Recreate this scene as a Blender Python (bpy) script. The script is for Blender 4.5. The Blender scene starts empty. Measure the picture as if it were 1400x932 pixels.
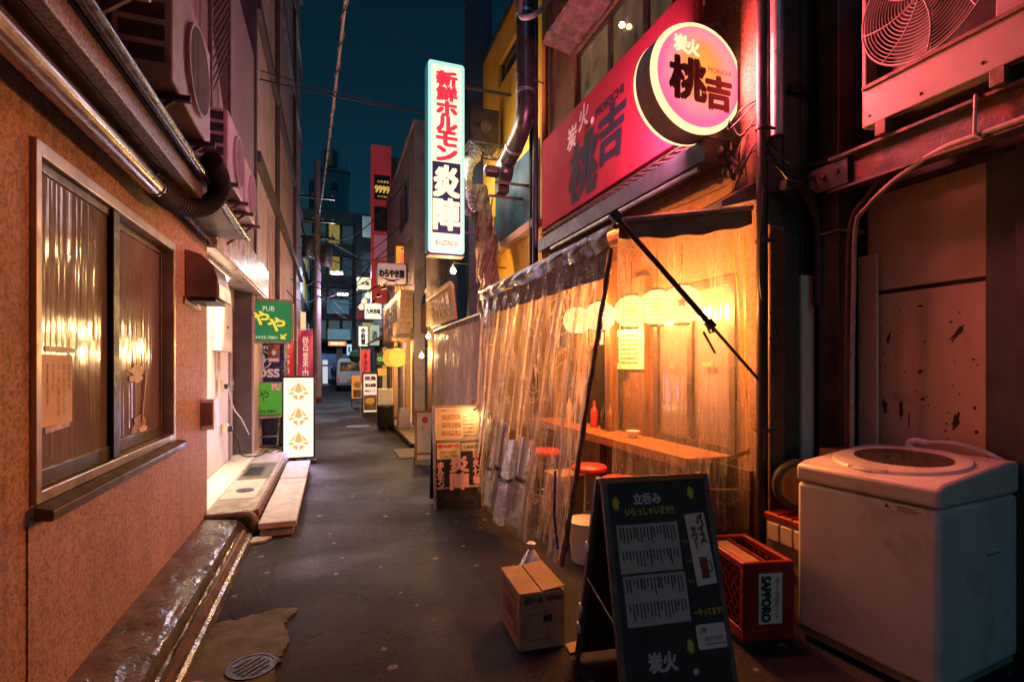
import bpy, bmesh, math, random
from mathutils import Vector, Matrix, noise
random.seed(7)
R = math.radians
scene = bpy.context.scene
C = scene.collection

# ------------------------------------------------------------ camera
YAW = R(19.3)
cam_d = bpy.data.cameras.new('camera')
cam_d.sensor_width = 36.0
cam_d.lens = 18.0
cam_d.shift_y = 34.0 / 1400.0
cam_d.clip_start = 0.05
cam_d.clip_end = 500.0
cam = bpy.data.objects.new('camera', cam_d)
cam.location = (0, 0, 1.5)
cam.rotation_euler = (R(90), 0, -YAW)
C.objects.link(cam)
scene.camera = cam

# ------------------------------------------------------------ night sky
world = bpy.data.worlds.new('World')
scene.world = world
world.use_nodes = True
nt = world.node_tree
bg = nt.nodes['Background']
sky = nt.nodes.new('ShaderNodeTexSky')
sky.sky_type = 'NISHITA'
sky.sun_disc = False
sky.sun_elevation = R(14.0)
sky.sun_rotation = R(200)
sky.ozone_density = 4.0
tint = nt.nodes.new('ShaderNodeMix')
tint.data_type = 'RGBA'
tint.blend_type = 'MULTIPLY'
tint.inputs['Factor'].default_value = 1.0
tint.inputs['B'].default_value = (0.24, 0.80, 0.72, 1)
nt.links.new(sky.outputs['Color'], tint.inputs['A'])
nt.links.new(tint.outputs['Result'], bg.inputs['Color'])
bg.inputs['Strength'].default_value = 0.0105

cool_fill_d = bpy.data.lights.new('cool_fill', 'SUN')  # added cool fill lamp standing in for the city's ambient light
cool_fill_d.energy = 0.13
cool_fill_d.angle = R(12)
cool_fill_d.color = (.10, .58, 1.0)
cool_fill = bpy.data.objects.new('cool_fill', cool_fill_d)
cool_fill.rotation_euler = (R(52), 0, R(-12))
C.objects.link(cool_fill)

scene.view_settings.view_transform = 'Standard'
scene.view_settings.look = 'None'
scene.view_settings.exposure = 0.25
scene.view_settings.gamma = 1.0
scene.render.engine = 'CYCLES'
cy = scene.cycles
cy.use_denoising = True
cy.max_bounces = 7
cy.diffuse_bounces = 3
cy.glossy_bounces = 3
cy.transmission_bounces = 4
cy.transparent_max_bounces = 24
cy.sample_clamp_indirect = 4.0
cy.sample_clamp_direct = 0.0
cy.caustics_reflective = False
cy.caustics_refractive = False
cy.use_light_tree = True

# ------------------------------------------------------------ survey: a photo pixel and one known coordinate give a point
SA, CA = math.sin(YAW), math.cos(YAW)
def at(px, py, X=None, Y=None, Z=None):
    u = (px - 700) / 700.0
    v = (500 - py) / 700.0
    dx = SA + CA * u
    dy = CA - SA * u
    t = X / dx if X is not None else (Y / dy if Y is not None else (Z - 1.5) / v)
    return Vector((dx * t, dy * t, 1.5 + v * t))

# ------------------------------------------------------------ mesh builder
class MB:
    def __init__(s):
        s.v, s.f = [], []
    def add(s, vs, fs):
        o = len(s.v)
        s.v += [Vector(p) for p in vs]
        s.f += [tuple(i + o for i in f) for f in fs]
        return s
    def box(s, x0, y0, z0, x1, y1, z1):
        vs = [(x, y, z) for z in (z0, z1) for y in (y0, y1) for x in (x0, x1)]
        return s.add(vs, [(0, 2, 3, 1), (4, 5, 7, 6), (0, 1, 5, 4), (2, 6, 7, 3), (0, 4, 6, 2), (1, 3, 7, 5)])
    def obox(s, c, half, right=(1, 0, 0), up=(0, 0, 1)):
        r = Vector(right).normalized()
        u = Vector(up)
        n = r.cross(u).normalized()
        u = n.cross(r).normalized()
        c = Vector(c)
        vs = [c + r * (half[0] * i) + n * (half[1] * j) + u * (half[2] * k) for k in (-1, 1) for j in (-1, 1) for i in (-1, 1)]
        return s.add(vs, [(0, 2, 3, 1), (4, 5, 7, 6), (0, 1, 5, 4), (2, 6, 7, 3), (0, 4, 6, 2), (1, 3, 7, 5)])
    def bar(s, a, b, w, h=None, up=(0, 0, 1)):
        a, b = Vector(a), Vector(b)
        d = (b - a)
        if abs(d.normalized().dot(Vector(up))) > .98:
            up = (0, 1, 0)
        h = h or w
        return s.obox((a + b) / 2, (d.length / 2, w / 2, h / 2), d, up)
    def tube(s, pts, r, n=8, caps=True, closed=False):
        pts = [Vector(p) for p in pts]
        m = len(pts)
        rr = r if isinstance(r, (list, tuple)) else [r] * m
        prev = None
        vs, fs = [], []
        for i, p in enumerate(pts):
            if closed:
                d = pts[(i + 1) % m] - pts[i - 1]
            else:
                d = pts[min(i + 1, m - 1)] - pts[max(i - 1, 0)]
            d = d.normalized() if d.length > 1e-9 else Vector((0, 0, 1))
            if prev is None:
                ref = Vector((0, 0, 1)) if abs(d.z) < .9 else Vector((1, 0, 0))
                e = d.cross(ref).normalized()
            else:
                e = (prev - d * prev.dot(d)).normalized()
            prev = e
            g = d.cross(e)
            for k in range(n):
                a = 2 * math.pi * k / n
                vs.append(p + (e * math.cos(a) + g * math.sin(a)) * rr[i])
        for i in range(m if closed else m - 1):
            j = (i + 1) % m
            for k in range(n):
                q = (k + 1) % n
                fs.append((i * n + k, i * n + q, j * n + q, j * n + k))
        if caps and not closed:
            fs.append(tuple(range(n - 1, -1, -1)))
            fs.append(tuple((m - 1) * n + k for k in range(n)))
        return s.add(vs, fs)
    def lathe(s, prof, c=(0, 0, 0), n=16, axis=(0, 0, 1), ref=None):
        ax = Vector(axis).normalized()
        ref = Vector(ref) if ref else (Vector((1, 0, 0)) if abs(ax.x) < .9 else Vector((0, 1, 0)))
        e = (ref - ax * ref.dot(ax)).normalized()
        g = ax.cross(e)
        c = Vector(c)
        vs, fs = [], []
        for (r, z) in prof:
            for k in range(n):
                a = 2 * math.pi * k / n
                vs.append(c + ax * z + (e * math.cos(a) + g * math.sin(a)) * max(r, 1e-5))
        m = len(prof)
        for i in range(m - 1):
            for k in range(n):
                q = (k + 1) % n
                fs.append((i * n + k, i * n + q, (i + 1) * n + q, (i + 1) * n + k))
        fs.append(tuple(range(n - 1, -1, -1)))
        fs.append(tuple((m - 1) * n + k for k in range(n)))
        return s.add(vs, fs)
    def prism(s, pts, ext):
        """polygon (3-D points) swept along ext"""
        pts = [Vector(p) for p in pts]
        e = Vector(ext)
        n = len(pts)
        fs = [tuple(range(n - 1, -1, -1)), tuple(range(n, 2 * n))]
        for i in range(n):
            j = (i + 1) % n
            fs.append((i, j, n + j, n + i))
        return s.add(pts + [p + e for p in pts], fs)
    def sheet(s, fn, nu, nv):
        vs = [fn(i / nu, j / nv) for j in range(nv + 1) for i in range(nu + 1)]
        w = nu + 1
        fs = [(j * w + i, j * w + i + 1, (j + 1) * w + i + 1, (j + 1) * w + i) for j in range(nv) for i in range(nu)]
        return s.add(vs, fs)
    def wall(s, o, ud, vd, nd, u0, u1, v0, v1, holes, th):
        """slab with rectangular openings, one connected shell. nd is the outward normal, thickness goes back"""
        o, ud, vd, nd = Vector(o), Vector(ud), Vector(vd), Vector(nd)
        us = sorted({u0, u1, *[h[0] for h in holes], *[h[1] for h in holes]})
        vs_ = sorted({v0, v1, *[h[2] for h in holes], *[h[3] for h in holes]})
        us = [u for u in us if u0 <= u <= u1]
        vs_ = [v for v in vs_ if v0 <= v <= v1]
        idx = {}
        vs, fs = [], []
        def vert(i, j, b):
            if (i, j, b) not in idx:
                idx[(i, j, b)] = len(vs)
                vs.append(o + ud * us[i] + vd * vs_[j] - nd * (th * b))
            return idx[(i, j, b)]
        nu, nv = len(us) - 1, len(vs_) - 1
        def solid(i, j):
            if i < 0 or j < 0 or i >= nu or j >= nv:
                return False
            cu, cv = (us[i] + us[i + 1]) / 2, (vs_[j] + vs_[j + 1]) / 2
            return not any(h[0] < cu < h[1] and h[2] < cv < h[3] for h in holes)
        for i in range(nu):
            for j in range(nv):
                if not solid(i, j):
                    continue
                q = [(i, j), (i + 1, j), (i + 1, j + 1), (i, j + 1)]
                fs.append(tuple(vert(a, b, 0) for a, b in q))
                fs.append(tuple(vert(a, b, 1) for a, b in reversed(q)))
                for (di, dj), (a, b) in zip(((0, -1), (1, 0), (0, 1), (-1, 0)), ((0, 1), (1, 2), (2, 3), (3, 0))):
                    if not solid(i + di, j + dj):
                        A, B = q[a], q[b]
                        fs.append((vert(*A, 0), vert(*A, 1), vert(*B, 1), vert(*B, 0)))
        return s.add(vs, fs)

INFO = {}
def tag(o, label=None, cat=None, group=None, kind=None):
    if label: o['label'] = label
    if cat: o['category'] = cat
    if group: o['group'] = group
    if kind: o['kind'] = kind
    return o
def T(name, label, cat, loc=(0, 0, 0), rz=0.0, group=None, kind=None):
    o = bpy.data.objects.new(name, None)
    o.empty_display_size = .1
    C.objects.link(o)
    o.location = loc
    o.rotation_euler = (0, 0, rz)
    INFO[o] = Vector(loc)
    return tag(o, label, cat, group, kind)
def P(name, mb, mat, parent=None, label=None, cat=None, group=None, kind=None, bevel=0.0, smooth=False, local=False, seg=2, doubles=False):
    me = bpy.data.meshes.new(name)
    vs = mb.v
    off = Vector((0, 0, 0))
    if parent is not None:
        if not local:
            off = INFO[parent]
    else:
        xs = [p.x for p in vs]; ys = [p.y for p in vs]; zs = [p.z for p in vs]
        off = Vector(((min(xs) + max(xs)) / 2, (min(ys) + max(ys)) / 2, min(zs)))
    me.from_pydata([tuple(p - off) for p in vs], [], mb.f)
    me.update()
    bm = bmesh.new()
    bm.from_mesh(me)
    if doubles:
        bmesh.ops.remove_doubles(bm, verts=bm.verts, dist=1e-5)
    bmesh.ops.recalc_face_normals(bm, faces=bm.faces)
    bm.to_mesh(me)
    bm.free()
    me.materials.append(mat)
    o = bpy.data.objects.new(name, me)
    C.objects.link(o)
    if parent is not None:
        o.parent = parent
        INFO[o] = INFO[parent]
    else:
        o.location = off
        INFO[o] = off
    if smooth:
        me.shade_smooth()
        me.set_sharp_from_angle(angle=R(40))
    if bevel:
        b = o.modifiers.new('bevel', 'BEVEL')
        b.width = bevel
        b.segments = seg
        b.limit_method = 'ANGLE'
        b.angle_limit = R(40)
        me.shade_smooth()
        me.set_sharp_from_angle(angle=R(40))
    return tag(o, label, cat, group, kind)
def share(src, name, parent, offset=(0, 0, 0), rot=None):
    """another alike piece that shares the mesh of src"""
    o = src.copy()
    o.name = name
    C.objects.link(o)
    o.parent = parent
    o.location = offset
    if rot is not None:
        o.rotation_euler = rot
    INFO[o] = INFO[parent] if parent else Vector(offset)
    return o
def copy_tree(o, parent=None):
    c = o.copy()
    C.objects.link(c)
    c.parent = parent
    INFO[c] = INFO.get(o, Vector())
    for ch in list(o.children):
        copy_tree(ch, c)
    return c
def lamp(kind, parent, loc, energy, color, size=.1, rot=None, size_y=None, local=False, spread=None):
    l = bpy.data.lights.new('lamp_light', kind)
    l.energy = energy
    l.color = color
    if kind == 'AREA':
        l.shape = 'RECTANGLE' if size_y else 'DISK'
        l.size = size
        if size_y: l.size_y = size_y
        if spread: l.spread = spread
    else:
        l.shadow_soft_size = size
    o = bpy.data.objects.new('lamp_light', l)
    C.objects.link(o)
    o.parent = parent
    o.location = Vector(loc) - (Vector() if local or parent is None else INFO[parent])
    if rot is not None:
        o.rotation_euler = rot
    return o

# ------------------------------------------------------------ lettering (built-in font)
GLYPH = {}
def glyph(s):
    if s in GLYPH:
        return GLYPH[s]
    c = bpy.data.curves.new('t', 'FONT')
    c.body = s
    c.size = 1
    c.resolution_u = 3
    o = bpy.data.objects.new('t', c)
    C.objects.link(o)
    bpy.context.view_layer.update()
    me = bpy.data.meshes.new_from_object(o.evaluated_get(bpy.context.evaluated_depsgraph_get()))
    vs = [(v.co.x, v.co.y) for v in me.vertices]
    fs = [tuple(p.vertices) for p in me.polygons]
    bpy.data.objects.remove(o)
    bpy.data.curves.remove(c)
    bpy.data.meshes.remove(me)
    xs = [v[0] for v in vs] or [0]
    ys = [v[1] for v in vs] or [0]
    GLYPH[s] = (vs, fs, min(xs), max(xs), min(ys), max(ys))
    return GLYPH[s]
def LT(parent, s, c, right, up, mat, w=None, h=None, size=None, bold=0.0, vertical=False, pitch=1.05, lift=.003, name='lettering', local=False, shear=0.0, mb=None):
    """text centred on c; w/h fit the ink box, or size = em height. vertical stacks the characters"""
    r, u, c = Vector(right).normalized(), Vector(up).normalized(), Vector(c)
    n = r.cross(u)
    out = mb or MB()
    if vertical:
        m = len(s)
        ph = (h / m) if h else size * pitch
        for i, ch in enumerate(s):
            if ch == ' ': continue
            if ch == 'ー': ch = '｜'
            LT(None, ch, c + u * ((m - 1) / 2 - i) * ph, right, up, None, w=w if ch not in '｜・。' else None, h=ph * .92 if ch not in '・。' else None, size=ph * .9, bold=bold, lift=lift, mb=out, shear=shear)
    else:
        vs, fs, x0, x1, y0, y1 = glyph(s)
        if not fs: return None
        sx = sy = size or 1.0
        if w: sx = w / max(x1 - x0, 1e-3)
        if h: sy = h / max(y1 - y0, 1e-3)
        if w and not h: sy = sx
        if h and not w: sx = sy
        cx, cyy = (x0 + x1) / 2, (y0 + y1) / 2
        b = bold
        offs = [(0, 0)] if not b else [(0, 0), (b, b), (-b, -b), (b, -b), (-b, b), (1.3 * b, 0), (-1.3 * b, 0)]
        for k, (ox, oy) in enumerate(offs):
            pts = []
            for (x, y) in vs:
                yy = (y - cyy) * sy + oy
                pts.append(c + r * ((x - cx) * sx + ox + shear * yy) + u * yy + n * (lift + k * .0003))
            out.add(pts, fs)
    if parent is not None:
        return P(name, out, mat, parent, local=local)
    return out
def flat(parent, name, pts2, c, right, up, mat, lift=.003, th=.0, local=False):
    """flat printed shape: polygon points in the sign's plane"""
    r, u = Vector(right).normalized(), Vector(up).normalized()
    n = r.cross(u)
    m = MB()
    m.add([Vector(c) + r * a + u * b + n * lift for a, b in pts2], [tuple(range(len(pts2)))])
    return P(name, m, mat, parent, local=local)
def circ(r, n=20, sx=1, sy=1, cx=0, cy_=0):
    return [(cx + r * sx * math.cos(2 * math.pi * k / n), cy_ + r * sy * math.sin(2 * math.pi * k / n)) for k in range(n)]
def rect(w, h, cx=0, cy_=0):
    return [(cx - w / 2, cy_ - h / 2), (cx + w / 2, cy_ - h / 2), (cx + w / 2, cy_ + h / 2), (cx - w / 2, cy_ + h / 2)]
def rrect(w, h, r, n=5):
    out = []
    for cx, cy_, a0 in ((w / 2 - r, h / 2 - r, 0), (-w / 2 + r, h / 2 - r, 90), (-w / 2 + r, -h / 2 + r, 180), (w / 2 - r, -h / 2 + r, 270)):
        for k in range(n + 1):
            a = R(a0 + 90 * k / n)
            out.append((cx + r * math.cos(a), cy_ + r * math.sin(a)))
    return out
def slab2(pts2, c, right, up, th, mb=None):
    """solid plate: 2-D outline in plane, front face at c, thickness goes back"""
    r, u = Vector(right).normalized(), Vector(up).normalized()
    n = r.cross(u)
    m = mb or MB()
    m.prism([Vector(c) + r * a + u * b for a, b in pts2], -n * th)
    return m
def ring2(outer, inner, c, right, up, th):
    """frame between two outlines with equal point counts"""
    r, u = Vector(right).normalized(), Vector(up).normalized()
    n = r.cross(u)
    k = len(outer)
    vs = []
    for d in (0, th):
        for loop in (outer, inner):
            vs += [Vector(c) + r * a + u * b - n * d for a, b in loop]
    fs = []
    for i in range(k):
        j = (i + 1) % k
        fs += [(i, j, k + j, k + i), (2 * k + j, 2 * k + i, 3 * k + i, 3 * k + j), (j, i, 2 * k + i, 2 * k + j), (k + i, k + j, 3 * k + j, 3 * k + i)]
    return MB().add(vs, fs)

# ------------------------------------------------------------ materials
def newmat(name):
    m = bpy.data.materials.new(name)
    m.use_nodes = True
    n = m.node_tree.nodes
    return m, m.node_tree, n['Principled BSDF'], n['Material Output']
def ramp(nt, inp, p0, c0, p1, c1):
    r = nt.nodes.new('ShaderNodeValToRGB')
    r.color_ramp.elements[0].position = p0
    r.color_ramp.elements[0].color = c0 if len(c0) == 4 else (*c0, 1)
    r.color_ramp.elements[1].position = p1
    r.color_ramp.elements[1].color = c1 if len(c1) == 4 else (*c1, 1)
    nt.links.new(inp, r.inputs['Fac'])
    return r.outputs['Color']
def ncoord(nt, scale=(1, 1, 1), world_=False):
    tc = nt.nodes.new('ShaderNodeTexCoord')
    mp = nt.nodes.new('ShaderNodeMapping')
    mp.inputs['Scale'].default_value = scale
    if world_:
        ge = nt.nodes.new('ShaderNodeNewGeometry')
        nt.links.new(ge.outputs['Position'], mp.inputs['Vector'])
    else:
        nt.links.new(tc.outputs['Object'], mp.inputs['Vector'])
    return mp.outputs['Vector']
def nnoise(nt, vec, scale, detail=5, rough=.6, dist=0):
    n = nt.nodes.new('ShaderNodeTexNoise')
    n.inputs['Scale'].default_value = scale
    n.inputs['Detail'].default_value = detail
    n.inputs['Roughness'].default_value = rough
    n.inputs['Distortion'].default_value = dist
    nt.links.new(vec, n.inputs['Vector'])
    return n.outputs['Fac']
def nmix(nt, fac, a, b, mode='MIX'):
    m = nt.nodes.new('ShaderNodeMix')
    m.data_type = 'RGBA'
    m.blend_type = mode
    for sock, val in (('Factor', fac), ('A', a), ('B', b)):
        if isinstance(val, (int, float)):
            m.inputs[sock].default_value = val
        elif isinstance(val, (tuple, list)):
            m.inputs[sock].default_value = val if len(val) == 4 else (*val, 1)
        else:
            nt.links.new(val, m.inputs[sock])
    return m.outputs['Result']
def nbump(nt, h, strength, dist, bsdf, prev=None):
    b = nt.nodes.new('ShaderNodeBump')
    b.inputs['Strength'].default_value = strength
    b.inputs['Distance'].default_value = dist
    nt.links.new(h, b.inputs['Height'])
    if prev is not None:
        nt.links.new(prev, b.inputs['Normal'])
    if bsdf is not None:
        nt.links.new(b.outputs['Normal'], bsdf.inputs['Normal'])
    return b.outputs['Normal']
def M(name, c1, c2=None, rough=.6, metal=0.0, scale=5.0, lo=.4, hi=.65, bump=0.0, bscale=60.0, bdist=.01, rvar=.15, streak=None, dirt=None, dlo=.5, dhi=.7, dscale=2.5, spec=.5, world_=False):
    """two-tone worn surface: tone noise, optional vertical streaks, dirt blotches, bump, uneven gloss"""
    m, nt, b, out = newmat(name)
    vec = ncoord(nt, streak or (1, 1, 1), world_)
    f = nnoise(nt, vec, scale)
    c2 = c2 or tuple(x * .7 for x in c1)
    col = ramp(nt, f, lo, c1, hi, c2)
    if dirt:
        v2 = ncoord(nt, (1, 1, 1), world_)
        f2 = nnoise(nt, v2, dscale, 8, .7, .4)
        col = nmix(nt, ramp(nt, f2, dlo, (0, 0, 0), dhi, (1, 1, 1)), col, dirt)
    nt.links.new(col, b.inputs['Base Color'])
    fr = nnoise(nt, ncoord(nt, (1, 1, 1), world_), scale * 2.3, 4)
    rr = ramp(nt, fr, .3, (max(.03, rough - rvar),) * 3, .7, (min(1, rough + rvar),) * 3)
    nt.links.new(rr, b.inputs['Roughness'])
    b.inputs['Metallic'].default_value = metal
    b.inputs['Specular IOR Level'].default_value = spec
    if bump:
        fb = nnoise(nt, ncoord(nt, (1, 1, 1), world_), bscale, 4, .65)
        nbump(nt, fb, bump, bdist, b)
    return m
def EM(name, col, strength=1.0, base=None, rough=.35, var=0.0, vscale=2.0):
    """lit acrylic or glass: glossy face with emission"""
    m, nt, b, out = newmat(name)
    b.inputs['Base Color'].default_value = (*(base or tuple(min(.8, x) for x in col)), 1)
    b.inputs['Roughness'].default_value = rough
    if var:
        f = nnoise(nt, ncoord(nt), vscale, 3)
        c = ramp(nt, f, .3, tuple(x * (1 - var) for x in col), .7, col)
        nt.links.new(c, b.inputs['Emission Color'])
    else:
        b.inputs['Emission Color'].default_value = (*col, 1)
    b.inputs['Emission Strength'].default_value = strength
    return m
def INK(name, col, rough=.6, em=0.0):
    m, nt, b, out = newmat(name)
    b.inputs['Base Color'].default_value = (*col, 1)
    b.inputs['Roughness'].default_value = rough
    if em:
        b.inputs['Emission Color'].default_value = (*col, 1)
        b.inputs['Emission Strength'].default_value = em
    return m
XP, YP, ZP = Vector((1, 0, 0)), Vector((0, 1, 0)), Vector((0, 0, 1))
XN, YN = -XP, -YP

# ------------------------------------------------------------ palette
def ridged(nt, vec, scale, width, detail=3, rough=.5, dist=.6):
    """thin crease lines: 1 on the crease, 0 away from it"""
    f = nnoise(nt, vec, scale, detail, rough, dist)
    s = nt.nodes.new('ShaderNodeMath'); s.operation = 'SUBTRACT'; s.inputs[1].default_value = .5
    nt.links.new(f, s.inputs[0])
    a = nt.nodes.new('ShaderNodeMath'); a.operation = 'ABSOLUTE'
    nt.links.new(s.outputs[0], a.inputs[0])
    return ramp(nt, a.outputs[0], 0.0, (1, 1, 1), width, (0, 0, 0))
def mat_asphalt():
    m, nt, b, out = newmat('asphalt')
    v = ncoord(nt, world_=True)
    big = nnoise(nt, v, .9, 6, .6, .5)
    col = ramp(nt, big, .35, (.010, .012, .018), .66, (.032, .031, .040))
    dust = nnoise(nt, v, .42, 4, .55, .8)
    col = nmix(nt, ramp(nt, dust, .55, (0, 0, 0), .66, (.55,) * 3), col, (.075, .068, .075))
    crack = ridged(nt, v, .9, .006, 6, .6, .5)
    col = nmix(nt, crack, col, (.006, .006, .008))
    fine = nnoise(nt, v, 85, 3, .6)
    col = nmix(nt, ramp(nt, fine, .57, (0, 0, 0), .68, (1, 1, 1)), col, (.062, .058, .066))
    vo = nt.nodes.new('ShaderNodeTexVoronoi')
    vo.voronoi_dimensions = '2D'
    vo.inputs['Scale'].default_value = 3.6
    vo.inputs['Randomness'].default_value = 1.0
    nz = nt.nodes.new('ShaderNodeTexNoise')
    nz.inputs['Scale'].default_value = 25
    nt.links.new(v, nz.inputs['Vector'])
    mx = nt.nodes.new('ShaderNodeVectorMath'); mx.operation = 'MULTIPLY_ADD'
    mx.inputs[1].default_value = (.03, .03, 0)
    nt.links.new(nz.outputs['Color'], mx.inputs[0]); nt.links.new(v, mx.inputs[2])
    nt.links.new(mx.outputs['Vector'], vo.inputs['Vector'])
    wn = nt.nodes.new('ShaderNodeTexWhiteNoise')
    nt.links.new(vo.outputs['Position'], wn.inputs['Vector'])
    mu = nt.nodes.new('ShaderNodeMath'); mu.operation = 'MULTIPLY'
    mu.inputs[1].default_value = .2
    nt.links.new(wn.outputs['Value'], mu.inputs[0])
    sb = nt.nodes.new('ShaderNodeMath'); sb.operation = 'SUBTRACT'
    nt.links.new(mu.outputs[0], sb.inputs[0]); nt.links.new(vo.outputs['Distance'], sb.inputs[1])
    gt = nt.nodes.new('ShaderNodeMath'); gt.operation = 'GREATER_THAN'; gt.inputs[1].default_value = .11
    nt.links.new(sb.outputs[0], gt.inputs[0])
    gm = nt.nodes.new('ShaderNodeMath'); gm.operation = 'MULTIPLY'; gm.inputs[1].default_value = .8
    nt.links.new(gt.outputs[0], gm.inputs[0])
    col = nmix(nt, gm.outputs[0], col, (.20, .185, .19))
    nt.links.new(col, b.inputs['Base Color'])
    wet = nnoise(nt, v, .55, 5, .55, .3)
    nt.links.new(ramp(nt, wet, .42, (.52,) * 3, .62, (.80,) * 3), b.inputs['Roughness'])
    b.inputs['Specular IOR Level'].default_value = .18
    nbump(nt, nnoise(nt, v, 95, 4, .7), .9, .012, b)
    return m
def mat_stucco(name='stucco', c1=(.72, .44, .31), c2=(.54, .31, .21)):
    m, nt, b, out = newmat(name)
    v = ncoord(nt, world_=True)
    big = nnoise(nt, v, 1.3, 5, .6)
    col = ramp(nt, big, .3, c1, .75, c2)
    grit = nnoise(nt, v, 52, 7, .85)
    col = nmix(nt, ramp(nt, grit, .42, (1, 1, 1), .52, (0, 0, 0)), col, tuple(x * .42 for x in c2))
    run = nnoise(nt, ncoord(nt, (1, 7, .35), True), 1.6, 6, .7)
    col = nmix(nt, ramp(nt, run, .52, (0, 0, 0), .78, (.75,) * 3), col, tuple(x * .38 for x in c2))
    blot = nnoise(nt, v, 2.6, 7, .75, .6)
    col = nmix(nt, ramp(nt, blot, .56, (0, 0, 0), .72, (.5,) * 3), col, tuple(x * .5 for x in c2))
    nt.links.new(col, b.inputs['Base Color'])
    b.inputs['Roughness'].default_value = .62
    b.inputs['Specular IOR Level'].default_value = .45
    n1 = nbump(nt, grit, 1.0, .016, None)
    nbump(nt, nnoise(nt, v, 30, 3), .35, .012, b, n1)
    return m
def mat_vinyl(name, dirt=.10, tintc=(.97, .95, .92), white=(.62, .58, .60), lines=.5, base=.03, face=.6, trans=.28):
    """clear plastic sheet: see-through, with light streaks whitened into the creases, dust and gloss"""
    m, nt, b, out = newmat(name)
    N = nt.nodes
    def add(a, c, op='ADD'):
        q = N.new('ShaderNodeMath'); q.operation = op; q.use_clamp = op == 'ADD'
        for k, v in ((0, a), (1, c)):
            if isinstance(v, (int, float)): q.inputs[k].default_value = v
            else: nt.links.new(v, q.inputs[k])
        return q.outputs[0]
    v = ncoord(nt, world_=True)
    vs = ncoord(nt, (6, 6, .55), True)
    b.inputs['Base Color'].default_value = (*white, 1)
    b.inputs['Roughness'].default_value = .16
    b.inputs['Specular IOR Level'].default_value = .9
    c1 = ridged(nt, vs, 2.3, .085, 4, .6, .7)  # white crease lines paint in streaks of reflected light
    c2 = ridged(nt, v, 3.4, .022, 3, .5, 1.2)
    h = nnoise(nt, vs, 3.0, 5, .6, .8)
    n0 = nbump(nt, c1, .5, .03, None)
    n1 = nbump(nt, h, .6, .05, None, n0)
    n2 = nbump(nt, nnoise(nt, v, 14, 3, .6, .6), .4, .02, b, n1)
    tr = N.new('ShaderNodeBsdfTransparent')
    tr.inputs['Color'].default_value = (*tintc, 1)
    tl = N.new('ShaderNodeBsdfTranslucent')
    tl.inputs['Color'].default_value = (.8, .74, .70, 1)
    nt.links.new(n2, tl.inputs['Normal'])
    body = N.new('ShaderNodeMixShader')
    body.inputs[0].default_value = trans
    nt.links.new(b.outputs[0], body.inputs[1]); nt.links.new(tl.outputs[0], body.inputs[2])
    lw = N.new('ShaderNodeLayerWeight')
    lw.inputs['Blend'].default_value = .3
    nt.links.new(n1, lw.inputs['Normal'])
    patch = ramp(nt, nnoise(nt, vs, 1.1, 3), .42, (.15,) * 3, .62, (1, 1, 1))
    st = ramp(nt, nnoise(nt, vs, 2.2, 6, .7, .5), .50, (0, 0, 0), .75, (dirt * 2.2,) * 3)
    sp = ramp(nt, nnoise(nt, v, 70, 2), .64, (0, 0, 0), .70, (dirt * 2,) * 3)
    o_ = add(base, add(st, sp))
    o_ = add(o_, add(add(c1, patch, 'MULTIPLY'), lines, 'MULTIPLY'))
    o_ = add(o_, add(c2, lines * .45, 'MULTIPLY'))
    o_ = add(o_, add(lw.outputs['Facing'], face, 'MULTIPLY'))
    o_ = add(o_, .93, 'MINIMUM')
    mix = N.new('ShaderNodeMixShader')
    nt.links.new(o_, mix.inputs[0])
    nt.links.new(tr.outputs[0], mix.inputs[1]); nt.links.new(body.outputs[0], mix.inputs[2])
    nt.links.new(mix.outputs[0], out.inputs['Surface'])
    return m
def mat_paper_lamp(name, col, strength, clear=.55):
    m, nt, b, out = newmat(name)
    N = nt.nodes
    N.remove(b)
    e = N.new('ShaderNodeEmission')
    v = ncoord(nt)
    f = nnoise(nt, v, 7, 3)
    wv = N.new('ShaderNodeTexWave')
    wv.bands_direction = 'Z'
    wv.inputs['Scale'].default_value = 11
    nt.links.new(v, wv.inputs['Vector'])
    c_a = ramp(nt, f, .3, tuple(x * .85 for x in col), .7, col)
    c_b = nmix(nt, 1.0, c_a, ramp(nt, wv.outputs['Fac'], .0, (.62, .55, .45), .45, (1, 1, 1)), 'MULTIPLY')
    nt.links.new(c_b, e.inputs['Color'])
    e.inputs['Strength'].default_value = strength
    tr = N.new('ShaderNodeBsdfTransparent')
    mix = N.new('ShaderNodeMixShader')
    mix.inputs[0].default_value = 1 - clear
    nt.links.new(tr.outputs[0], mix.inputs[1]); nt.links.new(e.outputs[0], mix.inputs[2])
    nt.links.new(mix.outputs[0], out.inputs['Surface'])
    return m
def mat_reeded(name, c, rough=.2):
    m, nt, b, out = newmat(name)
    v = ncoord(nt, (1, 1, .04), True)
    vz = ncoord(nt, (1, 1, .5), True)
    col = ramp(nt, nnoise(nt, vz, 2.2, 4), .3, c, .75, tuple(x * .55 for x in c))
    nt.links.new(col, b.inputs['Base Color'])
    b.inputs['Roughness'].default_value = rough
    b.inputs['Specular IOR Level'].default_value = .85
    n1 = nbump(nt, nnoise(nt, v, 26, 2, .4), .35, .012, None)
    nbump(nt, nnoise(nt, ncoord(nt, world_=True), 5, 2), .15, .02, b, n1)
    return m
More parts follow.
